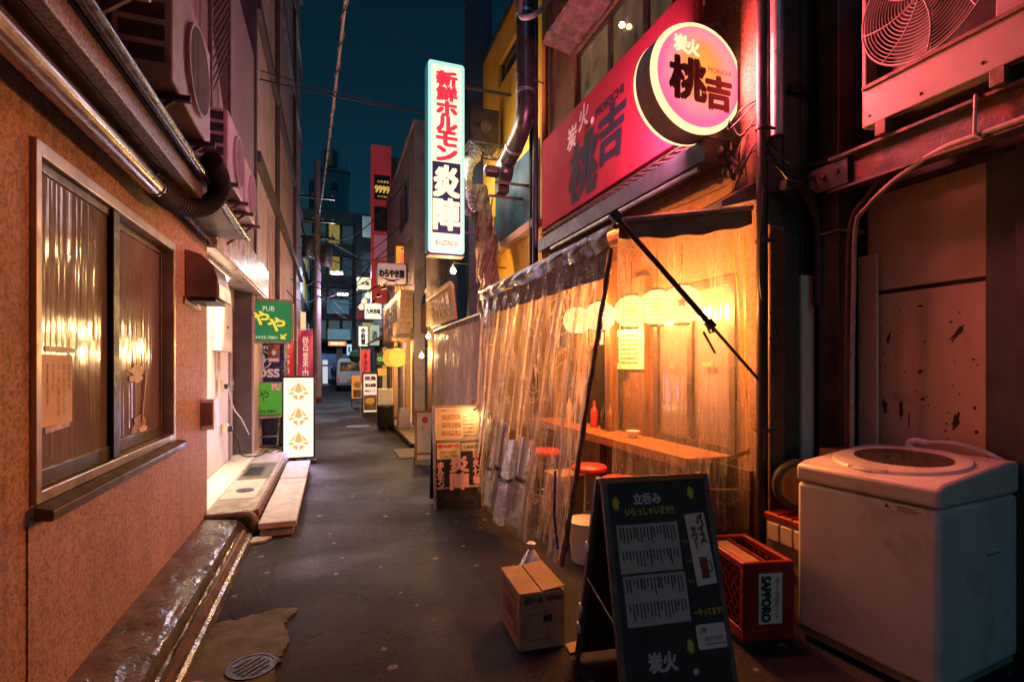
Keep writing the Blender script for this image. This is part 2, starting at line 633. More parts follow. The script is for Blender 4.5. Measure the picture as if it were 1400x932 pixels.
def mat_tile(name, c1, c2, mortar, bw, bh, rough=.45):
    m, nt, b, out = newmat(name)
    g = nt.nodes.new('ShaderNodeNewGeometry')
    sp = nt.nodes.new('ShaderNodeSeparateXYZ')
    cb = nt.nodes.new('ShaderNodeCombineXYZ')
    nt.links.new(g.outputs['Position'], sp.inputs[0])
    nt.links.new(sp.outputs['Y'], cb.inputs['X']); nt.links.new(sp.outputs['Z'], cb.inputs['Y'])
    br = nt.nodes.new('ShaderNodeTexBrick')
    br.offset = 0.0
    br.inputs['Color1'].default_value = (*c1, 1)
    br.inputs['Color2'].default_value = (*c2, 1)
    br.inputs['Mortar'].default_value = (*mortar, 1)
    br.inputs['Scale'].default_value = 1
    br.inputs['Mortar Size'].default_value = bh * .07
    br.inputs['Brick Width'].default_value = bw
    br.inputs['Row Height'].default_value = bh
    nt.links.new(cb.outputs[0], br.inputs['Vector'])
    dirt = nnoise(nt, ncoord(nt, (1, 1, .3), True), 1.2, 6, .65)
    nt.links.new(nmix(nt, ramp(nt, dirt, .45, (0, 0, 0), .8, (.7,) * 3), br.outputs['Color'], tuple(x * .45 for x in c2)), b.inputs['Base Color'])
    b.inputs['Roughness'].default_value = rough
    inv = nt.nodes.new('ShaderNodeMath'); inv.operation = 'SUBTRACT'; inv.inputs[0].default_value = 1
    nt.links.new(br.outputs['Fac'], inv.inputs[1])
    nbump(nt, inv.outputs[0], .5, .006, b)
    return m

m_asphalt = mat_asphalt()
m_stucco = mat_stucco()
m_stucco2 = mat_stucco('peeling_stucco', (.38, .17, .085), (.20, .085, .045))
m_patch = M('olive_concrete', (.13, .11, .06), (.07, .06, .04), .75, scale=4, bump=.5, bscale=90, dirt=(.04, .035, .03), world_=True)
m_iron = M('cast_iron', (.10, .10, .11), (.05, .05, .06), .45, .6, scale=30, bump=.4, bscale=120)
m_tin = M('crumpled_tin', (.30, .27, .26), (.16, .14, .14), .26, .75, scale=3, bump=.7, bscale=11, bdist=.02, rvar=.1, world_=True)
m_rustedge = M('rusty_edge', (.17, .08, .045), (.09, .045, .03), .6, .2, scale=8, bump=.4)
m_alu = M('aluminium', (.42, .36, .32), (.30, .25, .22), .38, .7, scale=6, rvar=.12)
m_aludark = M('bronze_frame', (.10, .075, .06), (.06, .045, .04), .4, .5, scale=6)
m_black = M('black_paint', (.022, .022, .024), (.012, .012, .013), .45, .1, scale=9)
m_blackrub = M('black_rubber', (.018, .018, .019), (.010, .010, .010), .7, scale=12)
m_pane = mat_reeded('reeded_glass', (.20, .15, .155), .13)
m_paper = M('notice_paper', (.68, .55, .42), (.55, .42, .3), .8, scale=6)
m_ink = INK('printing_ink', (.03, .025, .025))
m_tape = M('brown_tape', (.42, .25, .12), (.26, .15, .07), .4, scale=18, bump=.4, bscale=40)
m_hood = M('painted_steel', (.22, .15, .12), (.13, .09, .075), .45, .3, scale=5, dirt=(.07, .04, .03))
m_copperpipe = M('steel_duct', (.40, .33, .31), (.26, .2, .19), .24, .85, scale=4, rvar=.08, streak=(1, .15, 1))
m_gutter = M('speckled_gutter', (.30, .27, .27), (.10, .09, .09), .45, .4, scale=70, lo=.45, hi=.6, bump=.3)
m_bluepipe = M('dark_blue_pipe', (.05, .055, .08), (.03, .03, .045), .25, .3, scale=6)
m_pinktile = mat_tile('rose_tiles', (.42, .33, .33), (.36, .27, .28), (.17, .13, .13), .11, .055)
m_clad = M('rose_cladding', (.62, .50, .53), (.52, .41, .45), .5, scale=1.2, dirt=(.26, .2, .22), streak=(1, 1, .2))
m_cladband = M('cladding_band', (.10, .09, .10), (.06, .055, .065), .55, scale=3)
m_acbody2 = M('dimmed_enamel', (.27, .235, .23), (.215, .18, .175), .45, scale=4, dirt=(.16, .12, .11), dlo=.55, dhi=.8)  # ivory enamel darkened to offset the round sign's light, with dirt blotches
m_acbody = M('ivory_enamel', (.55, .49, .46), (.45, .39, .36), .4, scale=4, dirt=(.22, .17, .15), dlo=.55, dhi=.8)
m_accoil = M('condenser_fins', (.08, .08, .085), (.04, .04, .045), .5, .5, scale=40)
m_fan = M('fan_dark', (.035, .03, .03), (.02, .018, .018), .5, scale=9)
m_bracket = M('rusty_bracket', (.14, .10, .085), (.08, .05, .04), .6, .4, scale=14, bump=.3)
m_cream = M('cream_paint', (.72, .66, .54), (.62, .56, .45), .5, scale=3, dirt=(.4, .34, .25), dlo=.6, dhi=.85)
m_creamsoffit = M('cream_sheet', (.66, .58, .48), (.55, .47, .40), .3, .15, scale=3, bump=.25, bscale=6, bdist=.03)
m_concrete = M('concrete', (.36, .31, .25), (.25, .21, .17), .8, scale=6, bump=.4, bscale=70, dirt=(.14, .11, .08))
m_slab = M('stone_slab', (.42, .37, .33), (.30, .26, .23), .7, scale=8, bump=.35, bscale=110)
m_pvc = M('grey_pvc', (.17, .13, .11), (.11, .085, .07), .45, scale=6)
m_white = M('white_plastic', (.72, .70, .66), (.62, .6, .56), .4, scale=5)
m_blue = M('blue_vending_paint', (.010, .035, .22), (.008, .025, .16), .3, scale=4)
m_steel = M('galvanised_steel', (.34, .33, .33), (.22, .21, .22), .4, .7, scale=9)
m_darksteel = M('dark_steel', (.075, .08, .09), (.045, .045, .05), .45, .4, scale=5, dirt=(.10, .05, .03), dlo=.58, dhi=.75)
m_rustbeam = M('rusted_beam', (.10, .085, .085), (.05, .042, .042), .55, .45, scale=6, dirt=(.20, .075, .03), dlo=.52, dhi=.7, dscale=5, bump=.3)
m_darksheet = M('dark_sheet', (.085, .075, .07), (.05, .045, .042), .55, .2, scale=2.5, streak=(1, 1, .12), dirt=(.03, .027, .025))
m_panelwall = M('stained_panel', (.78, .66, .56), (.64, .53, .45), .5, scale=2.2, streak=(1, 1, .25), dirt=(.20, .13, .10), dlo=.56, dhi=.78, dscale=3)
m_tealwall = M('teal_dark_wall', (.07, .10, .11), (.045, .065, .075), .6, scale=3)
m_wood = M('stained_wood', (.17, .085, .042), (.09, .042, .022), .5, scale=5, streak=(6, 6, .5), bump=.2, bscale=30)
m_woodlight = M('pale_wood', (.50, .32, .17), (.36, .22, .11), .55, scale=5, streak=(5, .5, 5), bump=.2, bscale=30)
m_plank = M('plank_wood', (.42, .27, .15), (.28, .17, .09), .6, scale=4, streak=(3, .4, 3), bump=.25, bscale=26)
m_deck = M('deck_wood', (.26, .19, .12), (.16, .11, .07), .6, scale=6, bump=.2)
m_valance = M('maroon_tarpaulin', (.115, .045, .06), (.07, .028, .04), .32, scale=5, bump=.5, bscale=8, bdist=.02)
m_tarpbrown = M('brown_tarpaulin', (.22, .12, .07), (.13, .07, .045), .55, scale=6, bump=.5, bscale=12, bdist=.02)
m_foil = M('silver_sheet', (.80, .78, .80), (.60, .58, .62), .22, .35, scale=5, bump=.8, bscale=9, bdist=.03, rvar=.1, world_=True)
m_seam = M('dark_vinyl_seam', (.15, .09, .10), (.06, .04, .05), .18, scale=10, bump=.7, bscale=20, bdist=.02)
m_vinyl = mat_vinyl('clear_vinyl', .10, white=(.84, .79, .84), lines=.85, base=.015, face=.38, trans=.18)
m_glint = mat_vinyl('glint_vinyl', .2, white=(.86, .82, .86), lines=.5, base=.42, face=.3, trans=.05)  # whitish film for the painted streaks of reflected light
m_vinylside = mat_vinyl('dusty_vinyl', .16, (.98, .93, .85), (.55, .45, .36), lines=.22, base=.05, face=.25)
m_vinyl2 = mat_vinyl('cloudy_vinyl', .30, (.92, .86, .84), (.66, .54, .55), lines=.7, base=.38)
m_redsign = M('red_sign_face', (.40, .030, .055), (.34, .022, .044), .8, scale=1.5, rvar=.08, spec=.12, dirt=(.26, .02, .035), dlo=.6, dhi=.85)
m_navy = INK('navy_ink', (.012, .014, .03), .85)
m_palepink = INK('pale_pink_ink', (.75, .42, .45), .5)
m_yellow = M('ochre_wall', (.74, .40, .04), (.60, .31, .03), .6, scale=2, dirt=(.3, .16, .04), dlo=.55, dhi=.8)
m_bluemural = M('blue_mural', (.02, .10, .16), (.012, .045, .09), .5, scale=2.5, dirt=(.015, .03, .06), dlo=.45, dhi=.6)
m_glassdark = M('dark_glass', (.018, .025, .03), (.01, .015, .02), .12, scale=3, rvar=.05, spec=.8)
m_carton = M('cardboard', (.34, .21, .12), (.27, .165, .09), .8, scale=7, dirt=(.18, .11, .06), dlo=.6, dhi=.85)
m_cartonink = INK('carton_red_ink', (.30, .07, .06), .8)
m_cartondark = INK('carton_dark_ink', (.06, .04, .035), .8)
m_chalk = M('blackboard', (.040, .030, .030), (.026, .02, .02), .55, scale=5, dirt=(.06, .045, .045))
m_framewood = M('board_frame', (.13, .11, .105), (.08, .065, .06), .55, scale=8)
m_orangewood = M('orange_wood', (.34, .15, .055), (.25, .10, .035), .5, scale=6)
m_washer = M('washer_enamel', (.60, .59, .59), (.52, .51, .51), .38, scale=2.5, streak=(1, 1, .3), rvar=.1, dirt=(.26, .22, .19), dlo=.54, dhi=.80, dscale=4)
m_washtop = M('washer_lid_plastic', (.58, .54, .50), (.5, .46, .42), .38, scale=5, dirt=(.28, .22, .18), dlo=.55, dhi=.8)
m_smoke = M('smoked_lid', (.05, .04, .035), (.03, .025, .02), .15, scale=5)
m_redcrate = M('red_crate_plastic', (.30, .014, .010), (.20, .009, .007), .38, scale=8)
m_label = M('paper_label', (.7, .64, .56), (.6, .54, .46), .7, scale=8)
m_greyplastic = M('grey_plastic', (.26, .25, .24), (.18, .17, .165), .45, scale=8)
m_cord = M('grey_conduit', (.42, .36, .33), (.3, .25, .23), .5, scale=20)
m_hose = M('ivory_hose', (.6, .54, .48), (.48, .42, .37), .45, scale=20)
m_barkwrap = M('withered_bark', (.20, .12, .07), (.09, .05, .03), .45, scale=12, bump=.8, bscale=22, bdist=.03)
m_ductdark = M('soot_duct', (.10, .085, .08), (.06, .05, .05), .35, .7, scale=5, dirt=(.16, .08, .05), dlo=.6, dhi=.75)
m_foilduct = M('foil_duct', (.45, .48, .48), (.3, .33, .33), .28, .8, scale=7, bump=.6, bscale=14, bdist=.02)
m_violetwall = M('mauve_render', (.30, .24, .27), (.22, .17, .20), .65, scale=2, dirt=(.15, .11, .13))
m_navywall = M('navy_wall', (.035, .06, .12), (.02, .035, .08), .6, scale=2)
m_greywall = M('grey_wall', (.16, .15, .155), (.10, .095, .10), .65, scale=2, dirt=(.06, .055, .06))
m_farwall = M('far_wall', (.07, .075, .085), (.045, .05, .058), .6, scale=.6)
m_farblue = M('blue_tower_wall', (.07, .20, .28), (.05, .14, .21), .6, scale=.4)
m_beige = M('beige_tile', (.45, .36, .27), (.36, .28, .2), .55, scale=4)
m_redpaint = M('red_enamel', (.45, .03, .035), (.34, .02, .025), .45, scale=2)
m_ground_dark = M('dark_floor', (.06, .05, .045), (.04, .034, .03), .6, scale=4)
m_shopwall = M('shop_plaster', (.50, .34, .20), (.38, .24, .13), .6, scale=3, dirt=(.26, .14, .07))
m_bulb = EM('bulb_glow', (1.0, .72, .36), 14.0)
m_tube = EM('tube_glow', (1.0, .86, .62), 5.0)

# ============================================================ SETTING: ground
g = MB()
xs = [-60, -20, -6, -2] + [-2 + .25 * k for k in range(1, 21)] + [6, 20, 60]
ys = [-20, -5, 0] + [.25 * k for k in range(1, 57)] + [18, 25, 40, 80, 160]
def gz(x, y):
    return -.006
    if -2 < x < 3 and .2 < y < 14:
        return .006 * noise.noise(Vector((x * .9, y * .9, 3))) - .006
    return -.006
w_ = len(xs)
g.add([(x, y, gz(x, y)) for y in ys for x in xs], [(j * w_ + i, j * w_ + i + 1, (j + 1) * w_ + i + 1, (j + 1) * w_ + i) for j in range(len(ys) - 1) for i in range(w_ - 1)])
P('ground', g, m_asphalt, kind='structure', smooth=True)
pp = [(-.66, 2.1), (-.30, 2.1), (-.24, 2.5), (-.27, 2.8), (-.22, 3.05), (-.27, 3.25), (-.20, 3.42), (-.33, 3.46), (-.48, 3.40), (-.66, 3.38)]
def rough_edge(poly, n, amp):
    out = []
    for i, (x0, y0) in enumerate(poly):
        x1, y1 = poly[(i + 1) % len(poly)]
        for k in range(n):
            q = k / n
            x, y = x0 + (x1 - x0) * q, y0 + (y1 - y0) * q
            j = noise.noise(Vector((x * 23, y * 23, 2))) + .6 * noise.noise(Vector((x * 60, y * 60, 5)))
            out.append((x + amp * j, y - amp * j))
    return out
P('concrete_patch', MB().prism([(x, y, -.012) for x, y in rough_edge(pp, 10, .022)], (0, 0, .018)), m_patch, kind='structure')

# ============================================================ manholes and floor mats
def manhole(x, y, r, label):
    t = T('manhole_cover', label, 'manhole cover', (x, y, 0))
    P('rim', MB().lathe([(r, 0), (r, .012), (r * .88, .012), (r * .88, .004)], (x, y, 0), 28), m_iron, t, smooth=True)
    P('lid', MB().lathe([(r * .87, 0), (r * .87, .010), (.001, .010)], (x, y, 0), 28), m_iron, t, smooth=True)
    n = 4
    base = None
    for i in range(-n, n + 1):
        for j in range(-n, n + 1):
            s = r * .87 / (n + .6)
            if math.hypot(i, j) * s > r * .74 or (i + j) % 2: continue
            if base is None:
                base = P('raised_stud', MB().obox((x, y, .011), (s * .62, s * .25, .003), (1, 1, 0)), m_iron, t)
                base.location = (i * s, j * s, 0)
            else:
                share(base, 'raised_stud', t, (i * s, j * s, 0), None)
    return t
manhole(-.38, 2.83, .115, 'small round iron drain cover set in the olive concrete patch')
manhole(.60, 13.2, .29, 'large round iron manhole cover flush in the asphalt of the alley')

t = T('grating_mat', 'pale perforated floor mat lying beside the wooden deck', 'mat', (1.27, 8.85, 0))
mm = MB()
for i in range(11):
    mm.box(1.02 + i * .05, 8.4, 0, 1.038 + i * .05, 9.3, .012)
mm2 = MB()
for j in range(17):
    mm2.box(1.02, 8.4 + j * .055, .013, 1.538, 8.418 + j * .055, .02)
P('lattice_bars', mm, m_beige, t, kind='stuff')
P('cross_bars', mm2, m_beige, t, kind='stuff')

# ============================================================ LEFT: stucco building
LX = -1.05
b1 = T('stucco_building', 'tan rough stucco building with a sliding window and tiled upper storey', 'building', (LX - .3, 2.5, 0))
P('wall', MB().wall((LX, 0, 0), YP, ZP, XP, -3, 5.17, 0, 2.66, [(2.38, 4.12, 1.0, 2.33)], .28), m_stucco, b1)
P('trim_strip', MB().box(LX, 2.337, .19, LX + .006, 2.352, .92), m_stucco, b1)
P('upper_wall', MB().box(-2.2, -3, 2.80, LX + .02, 5.62, 9.5), m_pinktile, b1)
P('soffit', MB().prism([(LX - .1, -3, 2.664), (-.785, -3, 2.664), (-.785, -3, 2.69), (LX - .1, -3, 2.795)], (0, 8.3, 0)), m_hood, b1)
P('eave_flashing', MB().sheet(lambda a, b: Vector((LX + .012 + .07 * b + .012 * noise.noise(Vector((a * 30, b * 3, 0))), 3.5 + 1.72 * a, 2.53 + .12 * (1 - b) + .02 * noise.noise(Vector((a * 22, b * 4, 9))))), 60, 5), m_tin, b1, smooth=True)
# window
win = P('window', MB().wall((LX + .02, 0, 0), YP, ZP, XP, 2.36, 4.14, .985, 2.345, [(2.40, 4.10, 1.03, 2.29)], .10), m_alu, b1, label='wide two-pane sliding window of cloudy reeded glass', bevel=.004)
P('sill', MB().prism([(LX + .021, 2.34, .93), (LX + .075, 2.34, .925), (LX + .08, 2.34, .945), (LX + .08, 2.34, .965), (LX + .021, 2.34, .984)], (0, 1.86, 0)), m_aludark, win, bevel=.004)
def sash(y0, y1, x, mat=m_aludark):
    P('sash', MB().wall((x, 0, 0), YP, ZP, XP, y0, y1, 1.032, 2.288, [(y0 + .04, y1 - .04, 1.10, 2.25)], .03), mat, win, bevel=.003)
    P('pane', MB().box(x - .02, y0 + .039, 1.099, x - .012, y1 - .039, 2.251), m_pane, win)
sash(2.402, 3.17, LX - .005)
sash(3.10, 4.098, LX - .045)
P('meeting_stile', MB().box(LX - .003, 3.09, 1.033, LX + .012, 3.165, 2.287), m_black, win, bevel=.003)
nb = P('notice', MB().box(LX - .0165, 2.443, 1.26, LX - .014, 2.72, 1.545), m_paper, win, label='sun-faded paper notice with vertical handwriting taped to the pane')
cols = ['自転車を', '置かないでくださ', 'い。もし置いてあ', 'りますと', '警察署に通報', 'いたします。']
for i, s in enumerate(cols):
    n_ = len(s)
    LT(nb, s, (LX - .014, 2.69 - i * .044, 1.51 - n_ * .0135), YP, ZP, m_ink, w=.017, h=.027 * n_, vertical=True, lift=.001)
for (y0, z0, y1, z1, a) in ((2.5, 1.555, 2.75, 1.58, 0), (2.5, 1.235, 2.70, 1.262, .05)):
    P('tape', MB().obox((LX - .0150, (y0 + y1) / 2, (z0 + z1) / 2), ((y1 - y0) / 2, .0008, .011), (0, 1, a), ZP), m_tape, win)
tm = MB()
def torn(cy_, cz, w, h, sd, x=LX - .0555):
    rr = random.Random(sd)
    n = 14
    pts = []
    for k in range(n):
        a = 2 * math.pi * k / n
        q = .6 + .55 * rr.random()
        pts.append((x, cy_ + w * q * math.cos(a), cz + h * q * math.sin(a)))
    return MB().prism(pts, (.003, 0, 0))
P('tape', torn(3.62, 1.475, .15, .035, 3), m_tape, win)
P('tape', torn(3.63, 1.425, .13, .03, 4, LX - .054), m_label, win)
P('tape', torn(3.66, 1.14, .13, .06, 5), m_tape, win)
P('tape', torn(3.72, 1.10, .08, .05, 8, LX - .052), m_label, win)
P('torn_strip', MB().bar((LX - .05, 3.78, 1.46), (LX - .05, 3.70, 1.16), .02, .003, XP), m_tape, win)
# vent hood
hd = P('vent_hood', MB().prism([(LX + .001, 4.44, 2.38), (LX + .11, 4.44, 2.345), (LX + .19, 4.44, 2.27), (LX + .22, 4.44, 2.17), (LX + .22, 4.44, 2.03), (LX + .001, 4.44, 2.02)], (0, .46, 0)), m_hood, b1, label='brown steel exhaust hood with rounded top and dark underside', bevel=.006)
P('outlet_slot', MB().box(LX + .03, 4.47, 1.995, LX + .20, 4.87, 2.018), m_black, hd)
P('front_lip', MB().box(LX + .222, 4.44, 2.02, LX + .232, 4.90, 2.13), m_alu, hd, bevel=.003)
P('base_plate', MB().box(LX + .001, 4.40, 1.96, LX + .012, 4.94, 2.015), m_hood, hd)
mb_ = P('letter_box', MB().box(LX + .001, 4.93, .96, LX + .10, 5.13, 1.22), m_white, b1, bevel=.006)
P('flap', MB().box(LX + .011, 4.918, 1.0, LX + .09, 4.928, 1.19), m_hood, mb_)

# crumpled tin footing
def tinp(prof, y0, y1, amp, seed, nu=150):
    m = MB()
    L = len(prof) - 1
    def fn(a, b):
        k = min(int(b * L), L - 1)
        q = b * L - k
        x = prof[k][0] * (1 - q) + prof[k + 1][0] * q
        z = prof[k][1] * (1 - q) + prof[k + 1][1] * q
        y = y0 + (y1 - y0) * a
        n1 = noise.noise(Vector((x * 14, y * 9, seed))) + .6 * noise.noise(Vector((x * 40, y * 22, seed + 4)))
        e = min(1, 6 * b) * (1 - .6 * max(0, b - .85) / .15)
        return Vector((x + amp * n1 * e * .7, y, max(.001, z + amp * n1 * e)))
    m.sheet(fn, nu, L * 7)
    return m
tf = T('tin_flashing', 'crumpled dark tin sheeting folded over the footing of the stucco wall', 'flashing', (-.85, 3, 0))
P('top_sheet', tinp([(LX + .002, .185), (-.95, .18), (-.84, .165), (-.775, .15), (-.765, .07), (-.745, .05)], -1.0, 5.0, .011, 2), m_tin, tf, smooth=True)
P('edge_strip', tinp([(-.75, .052), (-.74, .075), (-.715, .078), (-.70, .03)], -1.0, 4.96, .005, 5, 110), m_rustedge, tf, smooth=True)
P('lower_sheet', tinp([(-.705, .045), (-.68, .055), (-.66, .045), (-.645, .002)], -1.0, 4.93, .007, 9, 140), m_tin, tf, smooth=True)
P('end_cap', MB().prism([(LX + .01, 4.995, .002), (-.66, 4.995, .002), (-.76, 4.995, .13), (LX + .01, 4.995, .17)], (0, .03, 0)), m_tin, tf)
dp = T('drain_pipe', 'brown plastic drain pipe bending down in front of the raised porch', 'pipe', (-.66, 5.06, 0))
pts = [(-1.04, 5.085, .185), (-.74, 5.085, .185)] + [(-.74 + .075 * math.sin(R(a)), 5.085, .11 + .075 * math.cos(R(a))) for a in range(15, 91, 15)] + [(-.665, 5.085, .0)]
P('pipe', MB().tube(pts, .036, 12), m_pvc, dp, smooth=True)
P('collar', MB().lathe([(.044, 0), (.044, .05)], (-.665, 5.085, .07), 14), m_pvc, dp, smooth=True)
P('collar', MB().lathe([(.044, 0), (.044, .05)], (-.80, 5.085, .185), 14, XP), m_pvc, dp, smooth=True)

# eave pipework
pa = T('exhaust_pipe', 'shiny steel exhaust pipe slung under the eave of the stucco building', 'pipe', (-.92, 1.5, 2.40))
P('pipe', MB().tube([(-.92, -2.5, 2.50), (-.92, 3.33, 2.48)], .050, 20), m_copperpipe, pa, smooth=True)
P('end_collar', MB().lathe([(.056, 0), (.056, .06)], (-.92, 3.28, 2.48), 20, YP), m_copperpipe, pa, smooth=True)
gu = T('gutter', 'speckled square metal eave gutter above the steel pipe', 'gutter', (-.82, 1.5, 2.55))
P('trough', MB().box(-.855, -2.5, 2.56, -.79, 3.78, 2.655), m_gutter, gu, bevel=.006)
P('dark_channel', MB().box(-.90, -2.5, 2.555, -.857, 3.72, 2.652), m_aludark, gu)
pc = T('rain_pipe', 'dark blue glossy rain pipe running along the eave edge', 'pipe', (-.75, 2, 2.64))
P('pipe', MB().tube([(-.752, -2.5, 2.675), (-.752, 5.28, 2.675)], .028, 16), m_bluepipe, pc, smooth=True)
fh = MB()
path = []
ctrl = [(-.92, 3.30, 2.48), (-.905, 3.50, 2.475), (-.84, 3.70, 2.49), (-.765, 3.80, 2.55), (-.70, 3.80, 2.64), (-.685, 3.70, 2.71), (-.70, 3.55, 2.755)]
def spline(c, n):
    c = [Vector(p) for p in c]
    c = [c[0] * 2 - c[1]] + c + [c[-1] * 2 - c[-2]]
    out = []
    for i in range(1, len(c) - 2):
        for k in range(n):
            t_ = k / n
            p0, p1, p2, p3 = c[i - 1], c[i], c[i + 1], c[i + 2]
            out.append(.5 * ((2 * p1) + (p2 - p0) * t_ + (2 * p0 - 5 * p1 + 4 * p2 - p3) * t_ ** 2 + (3 * p1 - p0 - 3 * p2 + p3) * t_ ** 3))
    out.append(c[-2])
    return out
sp = spline(ctrl, 22)
P('flexible_hose', MB().tube(sp, [.062 if i % 3 else .050 for i in range(len(sp))], 18), m_blackrub, None, 'black ribbed flexible hose curling from the end of the steel pipe', 'hose', smooth=True)

# air conditioners on the left upper wall
def ac_left(y, z, s, label):
    x0 = LX + .06
    x1 = -.74
    w, h = .40 * s, .29 * s
    t = T('air_conditioner', label, 'air conditioner', ((x0 + x1) / 2, y, z - h), group='outdoor units on the tiled wall')
    P('casing', MB().box(x0, y - w, z - h, x1, y + w, z + h), m_acbody, t, bevel=.012)
    cy_, R0 = y + .06 * s, .235 * s
    gr = P('fan_grille', ring2(circ(R0, 28), circ(R0 * .93, 28), (x1 + .022, cy_, z), YP, ZP, .021), m_acbody, t)
    P('fan_well', MB().lathe([(R0 * .92, .001), (R0 * .92, .006), (.001, .006)], (x1, cy_, z), 28, XP), m_fan, t)
    for k in range(-7, 8):
        d = R0 * .93 * k / 8
        L = math.sqrt(max(0, (R0 * .93) ** 2 - d * d))
        P('grille_bar', MB().bar((x1 + .017, cy_ + d, z - L), (x1 + .017, cy_ + d, z + L), .006, .006), m_acbody, gr)
    for k in range(5):
        zz = z - h + .08 * s + k * .1 * s
        P('coil_vent', MB().box(x0 + .03, y - w - .004, zz, x1 - .03, y - w + .01, zz + .07 * s), m_accoil, t)
    for k in (-1, 1):
        br = P('bracket', MB().prism([(LX + .021, y + k * w * .7, z - h - .03), (x1 + .05, y + k * w * .7, z - h - .03), (x1 + .05, y + k * w * .7, z - h - .002), (LX + .021, y + k * w * .7, z - h - .002)], (0, .035, 0)), m_bracket, t)
        P('bracket_strut', MB().bar((LX + .03, y + k * w * .7 + .017, z - h - .24), (x1 - .03, y + k * w * .7 + .017, z - h - .03), .02), m_bracket, br)
    return t
ac_left(3.32, 3.19, 1.04, 'ivory outdoor unit directly above the black ribbed hose')
ac_left(4.68, 3.17, .88, 'ivory outdoor unit between the big fan unit and the small one beyond it')
ac_left(5.45, 3.14, .80, 'smallest ivory outdoor unit at the far end of the wall row')
ac_left(2.22, 3.36, 1.0, 'ivory outdoor unit cropped by the eave pipes, first of the wall row')
# louvre grille above the units
gl = T('window_grille', 'woven metal lattice screen fixed high on the rose tiled wall', 'grille', (-.98, 5.2, 3.6))
P('frame', MB().wall((-.93, 0, 0), YP, ZP, XP, 4.75, 5.60, 3.6, 6.4, [(4.79, 5.56, 3.64, 6.36)], .03), m_bracket, gl)
lm = MB()
for k in range(-32, 36):
    a = (4.79, 3.64 + k * .085)
    b_ = (5.56, 3.64 + (k + 9) * .085)
    if b_[1] < 6.36 and a[1] > 3.64:
        lm.bar((-.945, *a), (-.945, *b_), .010, .010)
lm2 = MB()
for k in range(0, 36):
    a = (4.79, 3.64 + k * .085)
    b_ = (5.56, 3.64 + (k - 9) * .085)
    if a[1] < 6.36 and b_[1] > 3.64:
        lm2.bar((-.955, *a), (-.955, *b_), .010, .010)
P('lattice_bars', lm, m_bracket, gl, kind='stuff')
P('lattice_bars', lm2, m_bracket, gl, kind='stuff')
tray = T('cable_tray', 'rusty cable strip bolted vertically along the rose tiles above the units', 'cable tray', (-.99, 4.2, 3.6))
P('strip', MB().box(LX + .021, 4.18, 3.62, LX + .06, 4.26, 7.5), m_bracket, tray)
for k in range(12):
    P('clip', MB().box(LX + .061, 4.16, 3.7 + k * .3, LX + .075, 4.28, 3.74 + k * .3), m_acbody, tray)

# ============================================================ LEFT: porch building with the lit entrance
b2 = T('porch_building', 'cream entrance bay with pale soffit behind the stucco corner', 'building', (-1.6, 7.2, 0))
P('recess_wall', MB().wall((-1.36, 0, 0), YP, ZP, XP, 5.1, 9.15, 0, 2.60, [(8.02, 8.78, .2, 2.28)], .2), m_cream, b2)
P('side_wall', MB().box(-2.2, 5.175, 0, -1.30, 5.30, 2.6), m_cream, b2)
P('soffit', MB().prism([(-1.36, 5.25, 2.61), (-1.0, 5.25, 2.56), (-1.0, 5.25, 2.585), (-1.36, 5.25, 2.65)], (0, 3.9, 0)), m_creamsoffit, b2)
P('fascia', MB().box(-1.05, 5.25, 2.586, -.985, 9.15, 3.02), m_creamsoffit, b2, bevel=.005)
P('upper_wall', MB().box(-2.2, 5.63, 3.021, -1.08, 8.38, 6.0), m_pinktile, b2)
dr = P('door', MB().box(-1.40, 8.03, .2, -1.375, 8.77, 2.27), m_cream, b2, bevel=.004)
P('door_handle', MB().tube([(-1.372, 8.10, 1.15), (-1.33, 8.10, 1.15), (-1.33, 8.10, 1.3), (-1.372, 8.10, 1.3)], .008, 8), m_steel, dr, smooth=True)
fr = P('door_frame', MB().wall((-1.34, 0, 0), YP, ZP, XP, 7.97, 8.83, .2, 2.33, [(8.03, 8.77, .19, 2.27)], .04), m_alu, b2)
P('jamb_post', MB().box(-1.36, 9.10, .2, -1.26, 9.155, 2.56), m_black, b2)
mt = P('meter_box', MB().box(-1.358, 6.95, 1.68, -1.25, 7.55, 2.36), m_cream, b2, bevel=.008)
P('meter_door', MB().box(-1.249, 6.99, 1.72, -1.24, 7.51, 2.32), m_cream, mt, bevel=.004)
P('keyhole', MB().lathe([(.018, 0), (.018, .012)], (-1.241, 7.2, 1.98), 12, XP), m_black, mt)
P('vent_slot', MB().box(-1.2395, 7.12, 2.27, -1.236, 7.38, 2.285), m_black, mt)
P('conduit', MB().tube([(-1.33, 7.2, 1.68), (-1.33, 7.2, 1.1)], .018, 8), m_cream, b2, smooth=True)
sk = P('socket_box', MB().box(-1.358, 7.26, 1.18, -1.29, 7.40, 1.32), m_white, b2, bevel=.006)
P('plug', MB().box(-1.289, 7.29, 1.21, -1.25, 7.36, 1.27), m_black, sk, bevel=.005)
sk = P('socket_box', MB().box(-1.358, 7.5, .62, -1.29, 7.62, .74), m_white, b2, bevel=.006)
P('plug', MB().box(-1.289, 7.52, .64, -1.24, 7.60, .71), m_black, sk, bevel=.005)
def cable(pts, r, mat, n=8, k=8):
    return MB().tube(spline(pts, k), r, n)
P('power_cord', cable([(-1.25, 7.32, 1.22), (-1.22, 7.5, .95), (-1.2, 8.0, .75), (-1.15, 8.5, .42), (-1.1, 8.8, .215), (-.95, 8.7, .212), (-.85, 8.4, .212), (-.75, 8.6, .212)], .009, m_black), m_white, None, 'pale power cord dropping from the wall socket across the porch', 'cord', smooth=True)
